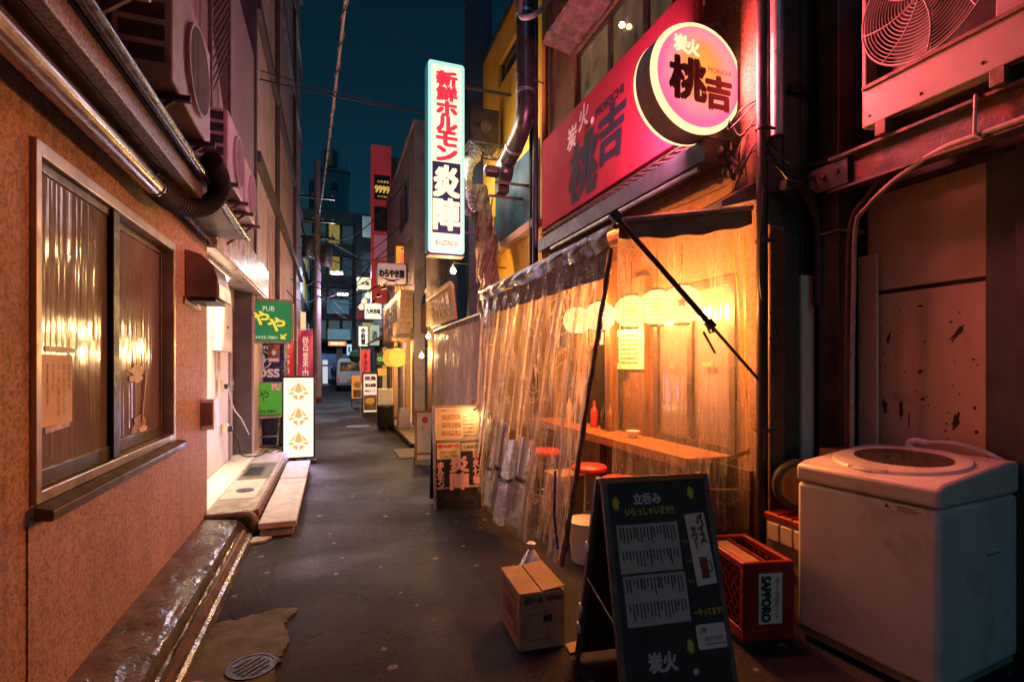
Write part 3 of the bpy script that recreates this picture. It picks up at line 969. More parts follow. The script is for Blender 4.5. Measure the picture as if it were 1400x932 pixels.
P('power_cord', cable([(-1.24, 7.56, .66), (-1.2, 7.7, .5), (-1.18, 7.8, .3), (-1.1, 8.1, .213), (-.98, 8.2, .212), (-.9, 8.9, .212), (-.72, 8.62, .212)], .011, m_black), m_blackrub, None, 'black power cord curling over the porch towards the lit sign', 'cord', smooth=True)
# tube lamp under the soffit
tl = T('tube_lamp', 'fluorescent tube fitting under the soffit of the cream entrance bay', 'lamp', (-1.15, 6.4, 2.5))
P('fitting', MB().box(-1.22, 5.7, 2.535, -1.14, 6.9, 2.57), m_white, tl)
P('tube', MB().tube([(-1.18, 5.74, 2.515), (-1.18, 6.86, 2.515)], .014, 10), m_tube, tl, smooth=True)
lamp('AREA', tl, (-1.18, 6.3, 2.49), 42, (1.0, .82, .56), 1.1, (0, 0, R(90)), .06, spread=R(110))

pf = T('porch_platform', 'raised concrete porch slab with patched top and small grating', 'porch', (-1.0, 6.8, 0))
P('slab', MB().box(-1.355, 5.14, 0, -.66, 8.98, .20), m_concrete, pf, bevel=.008)
P('edge_strip', MB().box(-.659, 5.13, .10, -.63, 8.98, .208), m_rustedge, pf, bevel=.004)
P('floor_sheet', MB().box(-1.35, 5.20, .2005, -1.06, 8.95, .205), m_cream, pf)
P('patch', MB().box(-1.02, 7.6, .2005, -.74, 8.35, .2045), m_slab, pf)
P('patch', MB().box(-1.04, 5.6, .2005, -.72, 6.5, .2045), m_slab, pf)
P('patch', MB().box(-1.03, 6.53, .2005, -.70, 7.55, .203), m_patch, pf)
gr = P('grating', MB().wall((0, 0, .212), XP, YP, ZP, -1.0, -.80, 6.75, 7.25, [(-.985, -.815, 6.77, 7.23)], .008), m_iron, pf)
for k in range(9):
    P('grating_bar', MB().box(-.985, 6.785 + k * .05, .2045, -.815, 6.805 + k * .05, .2105), m_iron, gr)
P('drain_lid', MB().lathe([(.085, 0), (.085, .008), (.001, .008)], (-.86, 5.95, .2045), 20), m_iron, pf, smooth=True)
pl = T('stone_step', 'row of three worn stone slabs stepping down from the porch', 'step', (-.46, 6.4, 0))
for (y0, y1, z) in ((4.95, 5.98, .125), (6.0, 6.85, .118), (6.87, 8.05, .122)):
    P('slab', MB().box(-.615, y0, z - .055, -.305, y1, z), m_slab, pl, bevel=.006)
    P('riser', MB().box(-.60, y0 + .02, 0, -.335, y1 - .02, z - .056), m_concrete, pl)
st = T('loose_stone', 'flat broken paving piece lying by the foot of the drain pipe', 'stone', (-.62, 4.93, 0))
P('slab', MB().prism([(-.68, 4.78, 0), (-.56, 4.80, 0), (-.50, 4.90, 0), (-.62, 4.93, 0), (-.70, 4.90, 0)], (0, 0, .02)), m_slab, st)

# PUB sign
ps = T('pub_sign', 'green box sign reading PUB with yellow script hung over the porch', 'sign', (-.905, 8.6, 1.86))
c_ = (-.905, 8.52, 2.175)
m_green = EM('lit_green_acrylic', (.004, .145, .045), .75, (.01, .2, .07), var=.25)
P('casing', slab2(rrect(.67, .66, .06), (c_[0], 8.535, c_[2]), XP, ZP, .15), m_hood, ps, bevel=.004)
P('frame', ring2(rrect(.68, .67, .06), rrect(.61, .60, .04), (c_[0], 8.518, c_[2]), XP, ZP, .016), m_alu, ps)
P('face', slab2(rrect(.608, .598, .04), (c_[0], 8.526, c_[2]), XP, ZP, .008), m_green, ps)
m_yel = INK('yellow_letter', (.75, .72, .06), .5, .55)
m_gwhite = INK('greenish_white_letter', (.60, .80, .60), .5, .5)
fz = (c_[0], 8.526, c_[2])
LT(ps, 'PUB', (fz[0] - .01, fz[1], fz[2] + .19), XP, ZP, m_gwhite, w=.16, h=.075)
LT(ps, 'や', (fz[0] - .12, fz[1], fz[2] + .045), XP, ZP, m_yel, w=.23, h=.2, bold=.006)
LT(ps, 'や', (fz[0] + .10, fz[1], fz[2] - .045), XP, ZP, m_yel, w=.23, h=.2, bold=.006)
LT(ps, '3432-7801', (fz[0] - .04, fz[1], fz[2] - .245), XP, ZP, m_gwhite, w=.30, h=.045)
LT(ps, '↙', (fz[0] + .20, fz[1], fz[2] - .225), XP, ZP, m_yel, w=.075, h=.075, bold=.004)
P('arm', MB().box(-1.12, 8.6, 2.52, -1.09, 8.64, 2.585), m_black, ps)
P('arm', MB().box(-.80, 8.6, 2.52, -.77, 8.64, 2.58), m_black, ps)
P('arm_rail', MB().box(-1.3, 8.605, 2.50, -.70, 8.635, 2.521), m_black, ps)

# vending machine with blue side
vm = T('vending_machine', 'blue drinks vending machine standing behind the green signs', 'vending machine', (-1.05, 9.75, 0))
P('cabinet', MB().box(-1.34, 9.42, .05, -.77, 10.1, 1.90), m_blue, vm, bevel=.015)
P('plinth', MB().box(-1.32, 9.45, 0, -.79, 10.08, .049), m_black, vm)
m_wlet = INK('white_letter', (.72, .72, .75), .5, .12)
LT(vm, 'BOSS', (-1.08, 9.42, 1.38), XP, ZP, m_wlet, w=.46, h=.13, bold=.008)
LT(vm, 'COFFEE', (-1.12, 9.42, 1.80), XP, ZP, m_wlet, w=.36, h=.06, bold=.003)
flat(vm, 'emblem', circ(.155, 28, 1.0, 1.0), (-1.12, 9.42, 1.60), XP, ZP, m_wlet, .002)
flat(vm, 'emblem_disc', circ(.138, 28), (-1.12, 9.42, 1.60), XP, ZP, m_blue, .003)
face = [(-.07, -.12), (.05, -.12), (.045, -.05), (.075, -.03), (.075, .0), (.12, .0), (.12, .035), (.10, .035), (.10, .015), (.06, .02), (.065, .055), (.05, .07), (.055, .095), (-.03, .12), (-.085, .08), (-.09, -.02)]
flat(vm, 'emblem_profile', face, (-1.13, 9.42, 1.60), XP, ZP, m_wlet, .004)
m_postpix = M('poster_print', (.5, .2, .12), (.12, .12, .2), .5, scale=22, lo=.42, hi=.58)
pt_ = P('poster', MB().box(-1.02, 9.408, 1.56, -.84, 9.416, 1.86), m_postpix, vm)
flat(pt_, 'poster_band', rect(.16, .05), (-.93, 9.408, 1.60), XP, ZP, m_wlet, .002)
flat(pt_, 'poster_can', circ(.03, 16, 1, 1.4), (-.93, 9.408, 1.72), XP, ZP, m_wlet, .002)

# lower green sign on a folding chair
fc = T('folding_chair', 'grey steel folding chair carrying the lower green signboard', 'chair', (-1.05, 9.18, 0))
for x in (-1.26, -.84):
    P('leg', MB().tube([(x, 9.02, .21), (x, 9.30, .70)], .012, 8), m_steel, fc, smooth=True)
    P('leg', MB().tube([(x + .03, 9.34, .21), (x + .03, 9.05, .70)], .012, 8), m_steel, fc, smooth=True)
P('seat', MB().box(-1.28, 9.0, .66, -.80, 9.34, .70), m_white, fc, bevel=.01)
P('stretcher', MB().tube([(-1.26, 9.1, .36), (-.84, 9.1, .36)], .01, 8), m_steel, fc, smooth=True)
P('foot_bar', MB().box(-1.28, 9.0, .201, -.82, 9.05, .235), m_hood, fc)
gs = T('green_signboard', 'pale green signboard with faint script propped on the folding chair', 'sign', (-1.06, 9.08, .70))
m_green2 = EM('lit_pale_green', (.035, .24, .018), .8, (.1, .4, .06), var=.3)
P('board', slab2(rrect(.60, .53, .02), (-1.06, 9.06, .975), XP, ZP, .06), m_alu, gs, bevel=.003)
P('face', slab2(rrect(.57, .50, .015), (-1.06, 9.055, .975), XP, ZP, .004), m_green2, gs)
m_dgreen = INK('dark_green_ink', (.01, .07, .012), .5)
m_pinkl = INK('pink_letter', (.8, .25, .38), .5, .4)
LT(gs, 'やや', (-1.12, 9.055, 1.02), XP, ZP, m_dgreen, w=.30, h=.2)
LT(gs, 'PU', (-.86, 9.055, 1.16), XP, ZP, m_pinkl, w=.12, h=.09, bold=.006)
LT(gs, 'TEL 3432-7801', (-1.08, 9.055, .77), XP, ZP, m_dgreen, w=.44, h=.045, bold=.002)
bc = T('blue_crate', 'plain blue plastic crate stored beneath the folding chair', 'crate', (-1.05, 9.33, .2))
P('box', MB().box(-1.26, 9.36, .0, -.83, 9.41, .62), m_blue, bc, bevel=.01)

# white lit standing sign
ws = T('lit_standing_sign', 'tall white illuminated sign with three orange fan motifs on the kerb', 'sign', (-.495, 8.62, 0))
m_wlit = EM('lit_white_acrylic', (1.0, .83, .56), 1.05, (.8, .75, .65), var=.06)
P('casing', MB().box(-.73, 8.53, .07, -.26, 8.66, 1.345), m_black, ws, bevel=.008)
P('face', MB().box(-.705, 8.515, .10, -.285, 8.529, 1.315), m_wlit, ws)
P('side_plate', MB().box(-.259, 8.55, .1, -.252, 8.64, 1.3), m_steel, ws)  # plain steel strip on the side of the casing
P('base', MB().box(-.72, 8.46, 0, -.24, 8.74, .045), m_black, ws, bevel=.006)
P('foot', MB().box(-.60, 8.56, .045, -.54, 8.62, .07), m_black, ws)
P('foot', MB().box(-.44, 8.56, .045, -.38, 8.62, .07), m_black, ws)
m_motif = INK('orange_motif', (.80, .33, .13), .5, .85)
for k, z in enumerate((1.10, .71, .33)):
    mo = MB()
    def pl2(pts):
        mo.add([Vector((-.495 + a, 8.512, z + b)) for a, b in pts], [tuple(range(len(pts)))])
    pl2([(-.018, .135), (.018, .135), (.06, .01), (0, -.02), (-.06, .01)])
    for s in (-1, 1):
        pl2([(s * .03, .115), (s * .045, .115), (s * .13, .01), (s * .075, .02)])
        pl2([(s * .085, .0), (s * .15, -.005), (s * .13, -.045), (s * .05, -.03)])
        pl2([(s * .012, -.055), (s * .05, -.045), (s * .10, -.065), (s * .012, -.135)])
    pl2(circ(.013, 10, 1, 1, 0, .155))
    P('fan_motif', mo, m_motif, ws)
lamp('AREA', ws, (-.495, 8.50, .7), 18, (.80, .62, 1.0), .4, (R(-90), 0, 0), 1.2)

# ============================================================ LEFT: rose clad tower block
b3 = T('clad_building', 'tall rose-clad building with dark floor ledges beyond the porch', 'building', (-2.0, 14, 0))
P('core_wall', MB().box(-6, 8.39, 0, -1.13, 20, 17), m_cladband, b3)
y = 8.42
cw = 1.6
zs_ = [0.02, 2.3, 4.62, 6.82, 9.42, 12.02, 14.6, 17]
while y < 19.9:
    y1 = min(y + cw, 20)
    for i in range(len(zs_) - 1):
        P('panel', MB().box(-1.129, y, zs_[i], -1.10 + .004 * random.random(), y1 - .03, zs_[i + 1] - .06), m_clad, b3)
    y += cw
for z in (4.6, 6.85, 9.45, 12.05, 14.65):
    P('ledge', MB().box(-1.129, 8.36, z - .09, -1.0, 20.02, z + .07), m_cladband, b3)
P('downpipe', MB().tube([(-1.06, 11.4, .0), (-1.06, 11.4, 17)], .05, 10), m_cladband, b3, smooth=True)
P('downpipe', MB().tube([(-1.06, 16.4, .0), (-1.06, 16.4, 17)], .05, 10), m_cladband, b3, smooth=True)
P('corner_post', MB().box(-1.3, 8.26, 3.03, -1.05, 8.385, 17), m_cladband, b3)
def rib(y0, y1, z0, z1, n):
    for k in range(n):
        yy = y0 + (y1 - y0) * k / n
        P('cladding_rib', MB().box(-1.098, yy, z0, -1.085, yy + .03, z1), m_clad, b3)
rib(10.0, 16.2, 2.3, 4.4, 22)

# ============================================================ RIGHT: tavern building
FX = 2.65
m_ledge = M('crumbling_render', (.17, .09, .07), (.07, .04, .035), .85, scale=9, bump=.9, bscale=30, bdist=.02, dirt=(.28, .13, .07), dlo=.55, dhi=.7, dscale=6)
b4 = T('tavern_building', 'old orange-rendered tavern building with upstairs windows behind the red banner', 'building', (3.2, 4.4, 0))
P('front_wall', MB().wall((FX, 0, 0), YN, ZP, XN, -6.15, -2.66, 0, 8.5, [(-5.85, -4.32, .30, 2.20), (-3.78, -2.86, .88, 2.12), (-5.38, -3.15, 4.20, 5.12)], .14), m_stucco2, b4)
P('side_wall', MB().box(2.66, 2.60, 0, 3.5, 2.655, 8.5), m_darksheet, b4)
P('end_wall', MB().box(FX + .15, 6.02, 0, 4.4, 6.14, 8.5), m_darksheet, b4)
P('shop_floor', MB().box(FX + .145, 2.70, .12, 4.4, 6.0, .2), m_ground_dark, b4)
P('shop_ceiling', MB().box(FX + .145, 2.70, 2.5, 4.4, 6.0, 2.56), m_shopwall, b4)
P('shop_back_wall', MB().box(4.3, 2.70, .2, 4.4, 6.0, 2.5), m_shopwall, b4)
P('upstairs_room', MB().box(FX + .5, 2.72, 3.9, FX + .55, 6.0, 5.6), m_shopwall, b4)
P('ledge', MB().sheet(lambda a, b: Vector((FX - .02 - .36 * math.sin(math.pi * min(1, b * 1.25)) * .98, 2.7 + 2.75 * a, 5.14 + .26 * b + .05 * noise.noise(Vector((a * 9, b * 5, 1))) + .03 * noise.noise(Vector((a * 34, b * 9, 1))))), 120, 18), m_ledge, b4, label='crumbling rendered ledge above the upstairs windows', smooth=True)
# side wall dressings
for k, x in enumerate((2.80, 2.95, 3.10, 3.25)):
    P('sheet_seam', MB().box(x, 2.585, 0, x + .018, 2.60, 8), m_darksheet, b4)
P('clamp_band', MB().box(2.84, 2.565, 3.30, 3.3, 2.585, 3.36), m_black, b4)
P('downpipe', MB().tube([(2.705, 2.55, 2.98), (2.705, 2.55, 8)], .04, 14), m_steel, b4, smooth=True)
P('vent_pipe', MB().tube(spline([(2.72, 2.52, 2.66), (2.86, 2.50, 2.64), (2.98, 2.50, 2.48), (3.0, 2.50, 2.2), (3.0, 2.50, 1.9)], 8), .035, 12), m_black, b4, smooth=True)
for (x0, x1, z1, mt_) in ((2.78, 2.90, 2.35, m_darksheet), (2.92, 3.03, 2.10, m_panelwall)):
    P('wall_sheet', MB().box(x0, 2.556, .0, x1, 2.582, z1), mt_, b4)
rb = P('ribbed_screen', MB().box(2.625, 2.535, .2, 2.745, 2.55, 2.40), m_tarpbrown, b4, label='brown ribbed plastic screen beside the black pole')
rm = MB()
for k in range(150):
    rm.box(2.627, 2.527, .21 + k * .0145, 2.743, 2.5345, .2168 + k * .0145)
P('screen_rib', rm, m_tarpbrown, rb, kind='stuff')
# upstairs windows
def mat_lit():
    m, nt, b, out = newmat('lit_upstairs_glass')
    f = nnoise(nt, ncoord(nt, (1, 1, .35), True), 3.2, 4, .6, .6)
    c = ramp(nt, f, .3, (.012, .014, .014), .72, (.17, .085, .03))
    nt.links.new(c, b.inputs['Emission Color'])
    b.inputs['Emission Strength'].default_value = .8
    b.inputs['Base Color'].default_value = (.05, .05, .05, 1)
    b.inputs['Roughness'].default_value = .12
    return m
m_lit = mat_lit()
uw = P('upstairs_window', MB().wall((FX + .03, 0, 0), YN, ZP, XN, -5.375, -3.155, 4.205, 5.115, [(-5.33, -4.66, 4.25, 5.07), (-4.60, -4.03, 4.25, 5.07), (-3.95, -3.60, 4.25, 5.07), (-3.54, -3.2, 4.25, 5.07)], .08), m_aludark, b4)
for (a, b_) in ((4.66, 5.33), (4.03, 4.60), (3.60, 3.95), (3.2, 3.54)):
    P('pane', MB().box(FX + .06, a - .002, 4.248, FX + .068, b_ + .002, 5.072), m_lit, uw)
P('room_bulb', MB().lathe([(.001, -.03), (.025, -.015), (.03, 0), (.02, .02), (.001, .03)], (FX + .02, 4.37, 4.83), 12), m_bulb, uw, smooth=True)

# sliding serving window inside the tent and the counter
sw = P('serving_window', MB().wall((FX - .02, 0, 0), YN, ZP, XN, -3.80, -2.84, .86, 2.14, [(-3.74, -3.35, .93, 2.07), (-3.29, -2.90, .93, 2.07)], .07), m_aludark, b4, bevel=.003)
for (a, b_) in ((2.90, 3.29), (3.35, 3.74)):
    P('pane', MB().box(FX + .01, a - .002, .928, FX + .016, b_ + .002, 2.072), m_pane, sw)
P('pane_latch', MB().box(FX - .035, 3.04, 1.50, FX - .021, 3.16, 1.53), m_tape, sw)
P('pane_latch', MB().box(FX - .03, 3.5, 1.485, FX - .021, 3.55, 1.51), m_tape, sw)
P('post', MB().box(FX - .06, 3.88, .2, FX - .001, 4.10, 2.3), m_wood, b4)
P('post', MB().box(FX - .05, 5.86, .2, FX - .001, 6.0, 2.3), m_wood, b4)
P('dado', MB().box(FX - .03, 2.70, .0, FX - .001, 3.86, .80), m_wood, b4)
ct = T('serving_counter', 'long orange wooden counter shelf under the serving window', 'counter', (2.45, 3.6, 0))
P('top', MB().box(2.24, 2.84, .845, FX - .035, 5.75, .88), m_orangewood, ct, bevel=.006)
P('front_rail', MB().box(2.225, 2.84, .815, 2.239, 5.75, .882), m_orangewood, ct)
for y in (3.1, 4.2, 5.4):
    P('support', MB().box(2.33, y, .0, 2.39, y + .06, .844), m_wood, ct)
P('back_panel', MB().box(2.40, 2.86, .05, 2.42, 5.7, .84), m_wood, ct)
pw = T('menu_sheet', 'large white menu sheet with red print pinned beside the serving window', 'menu', (2.58, 4.1, 1.46))
P('paper', MB().box(2.575, 3.86, 1.47, 2.582, 4.42, 1.84), m_label, pw)
m_redink = INK('red_ink', (.55, .03, .03), .6)
flat(pw, 'red_photo', rect(.12, .26), (2.575, 4.33, 1.655), YN, ZP, m_cartonink, .002)
mr = MB()
for r_ in range(7):
    mr.add([Vector((2.573, 4.23 - a, 1.79 - r_ * .042 - b_)) for a, b_ in ((0, 0), (.18 + .14 * random.random(), 0), (.30, .018), (0, .018))], [(0, 1, 2, 3)])
P('printed_lines', mr, m_tape, pw, kind='stuff')
def lathe_thing(name, prof, loc, mat, label, cat, group=None, n=14):
    return P(name, MB().lathe(prof, loc, n), mat, None, label, cat, group, smooth=True)
lathe_thing('bowl', [(.025, 0), (.03, .008), (.055, .04), (.062, .062), (.057, .062), (.02, .02)], (2.44, 3.82, .8805), m_white, 'white china bowl standing on the orange counter', 'bowl')
for i, (x, y, c) in enumerate(((2.5, 4.3, m_wood), (2.52, 4.45, m_glassdark), (2.5, 4.62, m_redpaint), (2.53, 4.95, m_glassdark), (2.5, 5.2, m_woodlight))):
    lathe_thing('bottle', [(.035, 0), (.038, .01), (.038, .15), (.03, .185), (.013, .21), (.013, .26), (.015, .262), (.001, .265)], (x, y, .8805), c, ['dark brown sauce bottle next to the white bowl', 'dark glass bottle between the brown and red bottles', 'red sauce bottle in the row on the counter', 'dark glass bottle standing apart past the red bottle', 'pale wooden pepper bottle at the far end of the counter'][i], 'bottle', 'bottles on the counter')
def stool(x, y, label):
    t = T('bar_stool', label, 'stool', (x, y, 0), group='stools inside the vinyl tent')
    P('seat', MB().lathe([(.001, .62), (.13, .62), (.15, .635), (.15, .66), (.13, .675), (.001, .675)], (x, y, 0), 18), m_redpaint, t, smooth=True)
    for k in range(4):
        a = R(45 + 90 * k)
        P('leg', MB().tube([(x + .09 * math.cos(a), y + .09 * math.sin(a), .62), (x + .17 * math.cos(a), y + .17 * math.sin(a), 0)], .011, 8), m_steel, t, smooth=True)
    P('foot_ring', MB().tube([(x + .14 * math.cos(2 * math.pi * k / 18), y + .14 * math.sin(2 * math.pi * k / 18), .24) for k in range(18)], .008, 6, closed=True), m_steel, t, smooth=True)
for i, (x, y) in enumerate(((2.0, 3.30), (2.02, 3.82), (2.0, 4.7), (1.96, 5.3))):
    stool(x, y, ['red round bar stool inside the tent, first along the counter', 'red round bar stool inside the tent, second along the counter', 'red round bar stool inside the tent, third along the counter', 'red round bar stool inside the tent, last along the counter'][i])
sl = T('shop_lamp', 'bare warm ceiling bulb deep inside the tavern room', 'lamp', (3.5, 5.0, 2.2))
P('bulb', MB().lathe([(.001, -.05), (.03, -.03), (.035, 0), (.02, .03), (.012, .05)], (3.5, 5.0, 2.22), 12), m_bulb, sl, smooth=True)
P('cord', MB().tube([(3.5, 5.0, 2.26), (3.5, 5.0, 2.5)], .005, 6), m_black, sl)
lamp('POINT', sl, (3.5, 5.0, 2.12), 60, (1.0, .40, .10), .06)

# paper lanterns
m_lant = mat_paper_lamp('lantern_paper', (1.0, .72, .30), 2.0, .22)
m_lantband = INK('lantern_star_ink', (.75, .25, .07), .6, .9)
for i, (x, y, z) in enumerate(((2.30, 2.98, 1.925), (2.30, 3.27, 1.935), (2.30, 3.62, 1.94), (2.30, 4.14, 1.95), (2.30, 4.60, 1.95))):
    lab = ['cream paper lantern in the tent next to the diagonal brace', 'cream paper lantern with a visible star, second from the brace', 'cream paper lantern in the middle of the glowing row', 'cream paper lantern fourth from the diagonal brace', 'cream paper lantern at the far end of the glowing row'][i]
    t = T('paper_lantern', lab, 'lantern', (x, y, z - .15), group='glowing lanterns inside the vinyl tent')
    prof = []
    for k in range(17):
        a = -math.pi / 2 + math.pi * k / 16
        prof.append((max(.05, .142 * math.cos(a) ** .75 * (1 if k % 2 else .97)), .128 * math.sin(a)))
    P('paper_shade', MB().lathe(prof, (x, y, z), 24), m_lant, t, smooth=True)
    P('cap', MB().lathe([(.055, .128), (.055, .145), (.03, .15), (.001, .15)], (x, y, z), 16), m_black, t, smooth=True)
    P('base_ring', MB().lathe([(.055, -.128), (.055, -.14), (.048, -.14)], (x, y, z), 16), m_black, t, smooth=True)
    P('hanger', MB().tube([(x, y, z + .15), (x, y, z + .42)], .004, 6), m_black, t)
    star = [((.04 if k % 2 == 0 else .017) * math.sin(2 * math.pi * k / 10), (.04 if k % 2 == 0 else .017) * math.cos(2 * math.pi * k / 10)) for k in range(10)]
    n_ = Vector((-x, -y, 0)).normalized()
    r_ = ZP.cross(-n_) * -1
    r_ = Vector((-n_.y, n_.x, 0))
    flat(t, 'star', star, Vector((x, y, z)) + n_ * .144, r_, ZP, m_lantband, .003)
    lamp('POINT', t, (x, y, z), 310, (1.0, .34, .08), .06)

# ------------------------------------------------------------ awning and vinyl tent
AX, AY0, AY1, AZ = 1.68, 2.86, 5.92, 2.36
aw = T('awning', 'maroon tarpaulin awning with a pipe edge sheltering the lantern stall', 'awning', (2.1, 4.4, 2.2))
def awn(a, b):
    x = FX - .02 - (FX - .02 - AX) * b
    z = 2.78 - .40 * b - .035 * math.sin(math.pi * b) * (1 + .6 * math.sin(a * 21)) + .012 * noise.noise(Vector((a * 12, b * 6, 2)))
    return Vector((x, AY0 + (AY1 - AY0) * a, z))
P('canopy', MB().sheet(awn, 60, 16), m_valance, aw, smooth=True)
P('edge_pipe', MB().tube([(AX, AY0 - .04, AZ + .015), (AX, AY1 + .05, AZ + .015)], .02, 12), m_steel, aw, smooth=True)
P('valance', MB().sheet(lambda a, b: Vector((AX - .022 - .03 * math.sin(math.pi * b) - .012 * noise.noise(Vector((a * 16, b * 3, 5))) * (1 + b) - .01 * b * math.sin(a * 50), AY0 - .02 + (AY1 - AY0 + .04) * a, AZ + .03 - (.15 + .012 * math.sin(a * 17) - .03 * a) * b)), 110, 8), m_valance, aw, smooth=True)
P('end_bar', MB().tube([(AX - .01, 2.83, 2.41), (2.58, 2.63, 2.53)], .018, 10), m_steel, aw, smooth=True)
P('end_flap', MB().sheet(lambda a, b: Vector((AX + .02 + .88 * a, 2.822 - .19 * a + .012 * noise.noise(Vector((a * 9, b * 2, 3))), 2.415 + .115 * a - (.11 + .03 * math.sin(a * math.pi) + .006 * math.sin(a * 23)) * b)), 44, 6), m_tarpbrown, aw, smooth=True)
P('rafter', MB().tube([(AX, 4.4, AZ - .005), (FX, 4.4, 2.70)], .014, 8), m_steel, aw, smooth=True)
P('rafter', MB().tube([(AX, 5.88, AZ - .005), (FX, 5.88, 2.70)], .014, 8), m_steel, aw, smooth=True)
br = T('brace_rod', 'dark telescopic brace rod slanting from the awning corner to the pole', 'rod', (2.1, 2.7, 1.4))
A_, B_ = Vector((1.665, 2.80, 2.43)), Vector((2.55, 2.545, 1.41))
Mi = A_.lerp(B_, .655)
P('outer_tube', MB().tube([A_, Mi], .018, 12), m_black, br, smooth=True)
P('inner_rod', MB().tube([Mi, B_], .010, 10), m_darksteel, br, smooth=True)
P('clamp', MB().obox(Mi, (.03, .02, .024), B_ - A_), m_black, br, bevel=.004)
P('clamp_handle', MB().tube([Mi + Vector((-.01, -.02, -.01)), Mi + Vector((-.045, -.03, -.015)), Mi + Vector((-.03, -.03, -.055)), Mi + Vector((.005, -.025, -.05))], .007, 8, closed=True), m_black, br, smooth=True)
P('corner_joint', MB().obox(A_, (.035, .03, .03), B_ - A_), m_black, br, bevel=.006)
bp = T('drain_pole', 'tall black downpipe standing where the tent meets the tavern wall', 'pipe', (2.58, 2.58, 0))
P('pole', MB().tube([(2.575, 2.545, 0), (2.575, 2.545, 7.5)], .034, 16), m_black, bp, smooth=True)
for z in (1.08, 2.28, 3.0, 4.2):
    P('clip', MB().lathe([(.042, 0), (.042, .025)], (2.575, 2.545, z), 16), m_darksteel, bp, smooth=True)
    P('clip_arm', MB().box(2.60, 2.52, z + .002, 2.66, 2.53, z + .02), m_darksteel, bp)

vt = T('vinyl_tent', 'clear crinkled vinyl sheets hung from the maroon awning around the stall', 'curtain', (1.7, 4.3, 0))
def front_pt(s, t_):
    top = Vector((AX + .01, 5.88 - 2.98 * s, 2.25))
    bot = Vector((1.53 - .10 * math.sin(math.pi * s), 5.75 - 2.46 * s, .10 + .05 * math.sin(s * 31)))
    p = top.lerp(bot, t_)
    q = .25 + .75 * t_ if t_ < .8 else 1.0
    ph = s * 54 + 1.8 * noise.noise(Vector((s * 6, 0, 1))) * 3
    am = .020 + .030 * abs(noise.noise(Vector((s * 9, 3, 0))))
    p.x += q * am * math.sin(ph + 1.2 * noise.noise(Vector((s * 5, t_ * 3, 4)))) + .03 * q * noise.noise(Vector((s * 7, t_ * 2.2, 8)))
    p.y += q * .018 * math.sin(ph * 1.7 + 2 * t_)
    p.x += .007 * noise.noise(Vector((s * 60, t_ * 7, 2)))
    return p
def panel(name, s0, s1, t0, t1, mat, nu, nv, dx=0.0, **k):
    return P(name, MB().sheet(lambda a, b: front_pt(s0 + (s1 - s0) * a, t0 + (t1 - t0) * b) + Vector((dx, 0, 0)), nu, nv), mat, vt, smooth=True, **k)
panel('vinyl_sheet', 0, .34, .05, .60, m_vinyl, 90, 46)
panel('vinyl_sheet', .33, .68, .05, .60, m_vinyl, 90, 46, -.012)
panel('vinyl_sheet', .67, 1.0, .05, .985, m_vinyl, 90, 70)
panel('vinyl_sheet', .20, .34, .60, .985, m_vinyl, 40, 34)
panel('silver_skirt', 0, .20, .595, .98, m_foil, 60, 34, -.008, label='crumpled silver skirt along the tent bottom')
panel('silver_skirt', .34, .52, .60, .97, m_foil, 60, 34, -.018, label='crumpled silver skirt in the middle of the tent')
panel('silver_skirt', .52, .70, .64, .99, m_foil, 60, 34, -.014)
panel('top_band', 0, 1.0, -.01, .085, m_seam, 160, 8, -.02)
panel('tie_strap', 0, .34, .592, .612, m_seam, 70, 2, -.024)
panel('tie_strap', .34, .70, .80, .815, m_seam, 70, 2, -.03)
fr_ = random.Random(21)
for k in range(9):
    s0 = .05 + .105 * k + .02 * fr_.random()
    ds = -.05 + .11 * fr_.random()
    wd_ = .005 + .009 * fr_.random()
    t1 = .62 + .33 * fr_.random() if k < 6 else .97
    P('fold_glint', MB().sheet(lambda a, b: front_pt(s0 + ds * b + wd_ * (a - .5) * (1 + .7 * math.sin(b * 9 + k)), .06 + (t1 - .06) * b) + Vector((-.035 - .02 * math.sin(math.pi * a) + .006 * noise.noise(Vector((a * 3, b * 26, k))), 0, 0)), 5, 60), m_glint, vt, smooth=True)  # whitish ribbons laid on the folds to imitate reflected light
edge = [(front_pt(1.0, 0).lerp(front_pt(1.0, .99), t_ / 30) * .75 + front_pt(1.0, t_ / 30 * .99) * .25) + Vector((.003 * math.sin(t_ * 1.9), -.012, 0)) for t_ in range(31)]
P('edge_seam', MB().tube(edge, [.019 + .007 * noise.noise(Vector((0, k * .9, 3))) for k in range(31)], 9), m_seam, vt, smooth=True)
P('side_sheet', MB().sheet(lambda a, b: Vector((AX + .03 + .86 * a - .05 * b * (1 - a), 2.845 - .20 * a + .018 * noise.noise(Vector((a * 5, b * 3, 7))) + .012 * math.sin(a * 17 + 2 * b) * b, 2.36 + .10 * a - (2.02) * b)), 60, 60), m_vinylside, vt, label='dusty flat vinyl end sheet facing down the alley', smooth=True)
m_oyel = M('amber_tape', (.62, .38, .10), (.5, .28, .06), .4, scale=20)
for (x, z, x2, z2, w) in ((2.40, .90, 2.55, .95, .03), (2.08, .72, 2.55, .70, .012), (2.44, 2.3, 2.52, 1.3, .014), (2.51, 2.35, 2.53, .9, .02), (2.24, 1.72, 2.32, 1.58, .016)):
    y_ = lambda xx: 2.845 - .20 * ((xx - AX - .03) / .86) - .03
    P('tape_strip', MB().bar((x, y_(x), z), (x2, y_(x2), z2), .002, w), m_oyel, vt)
P('tie_rope', MB().tube([(1.50, 3.35, .75), (1.47, 3.30, .45), (1.49, 3.28, .22)], .01, 6), m_blue, vt, smooth=True)


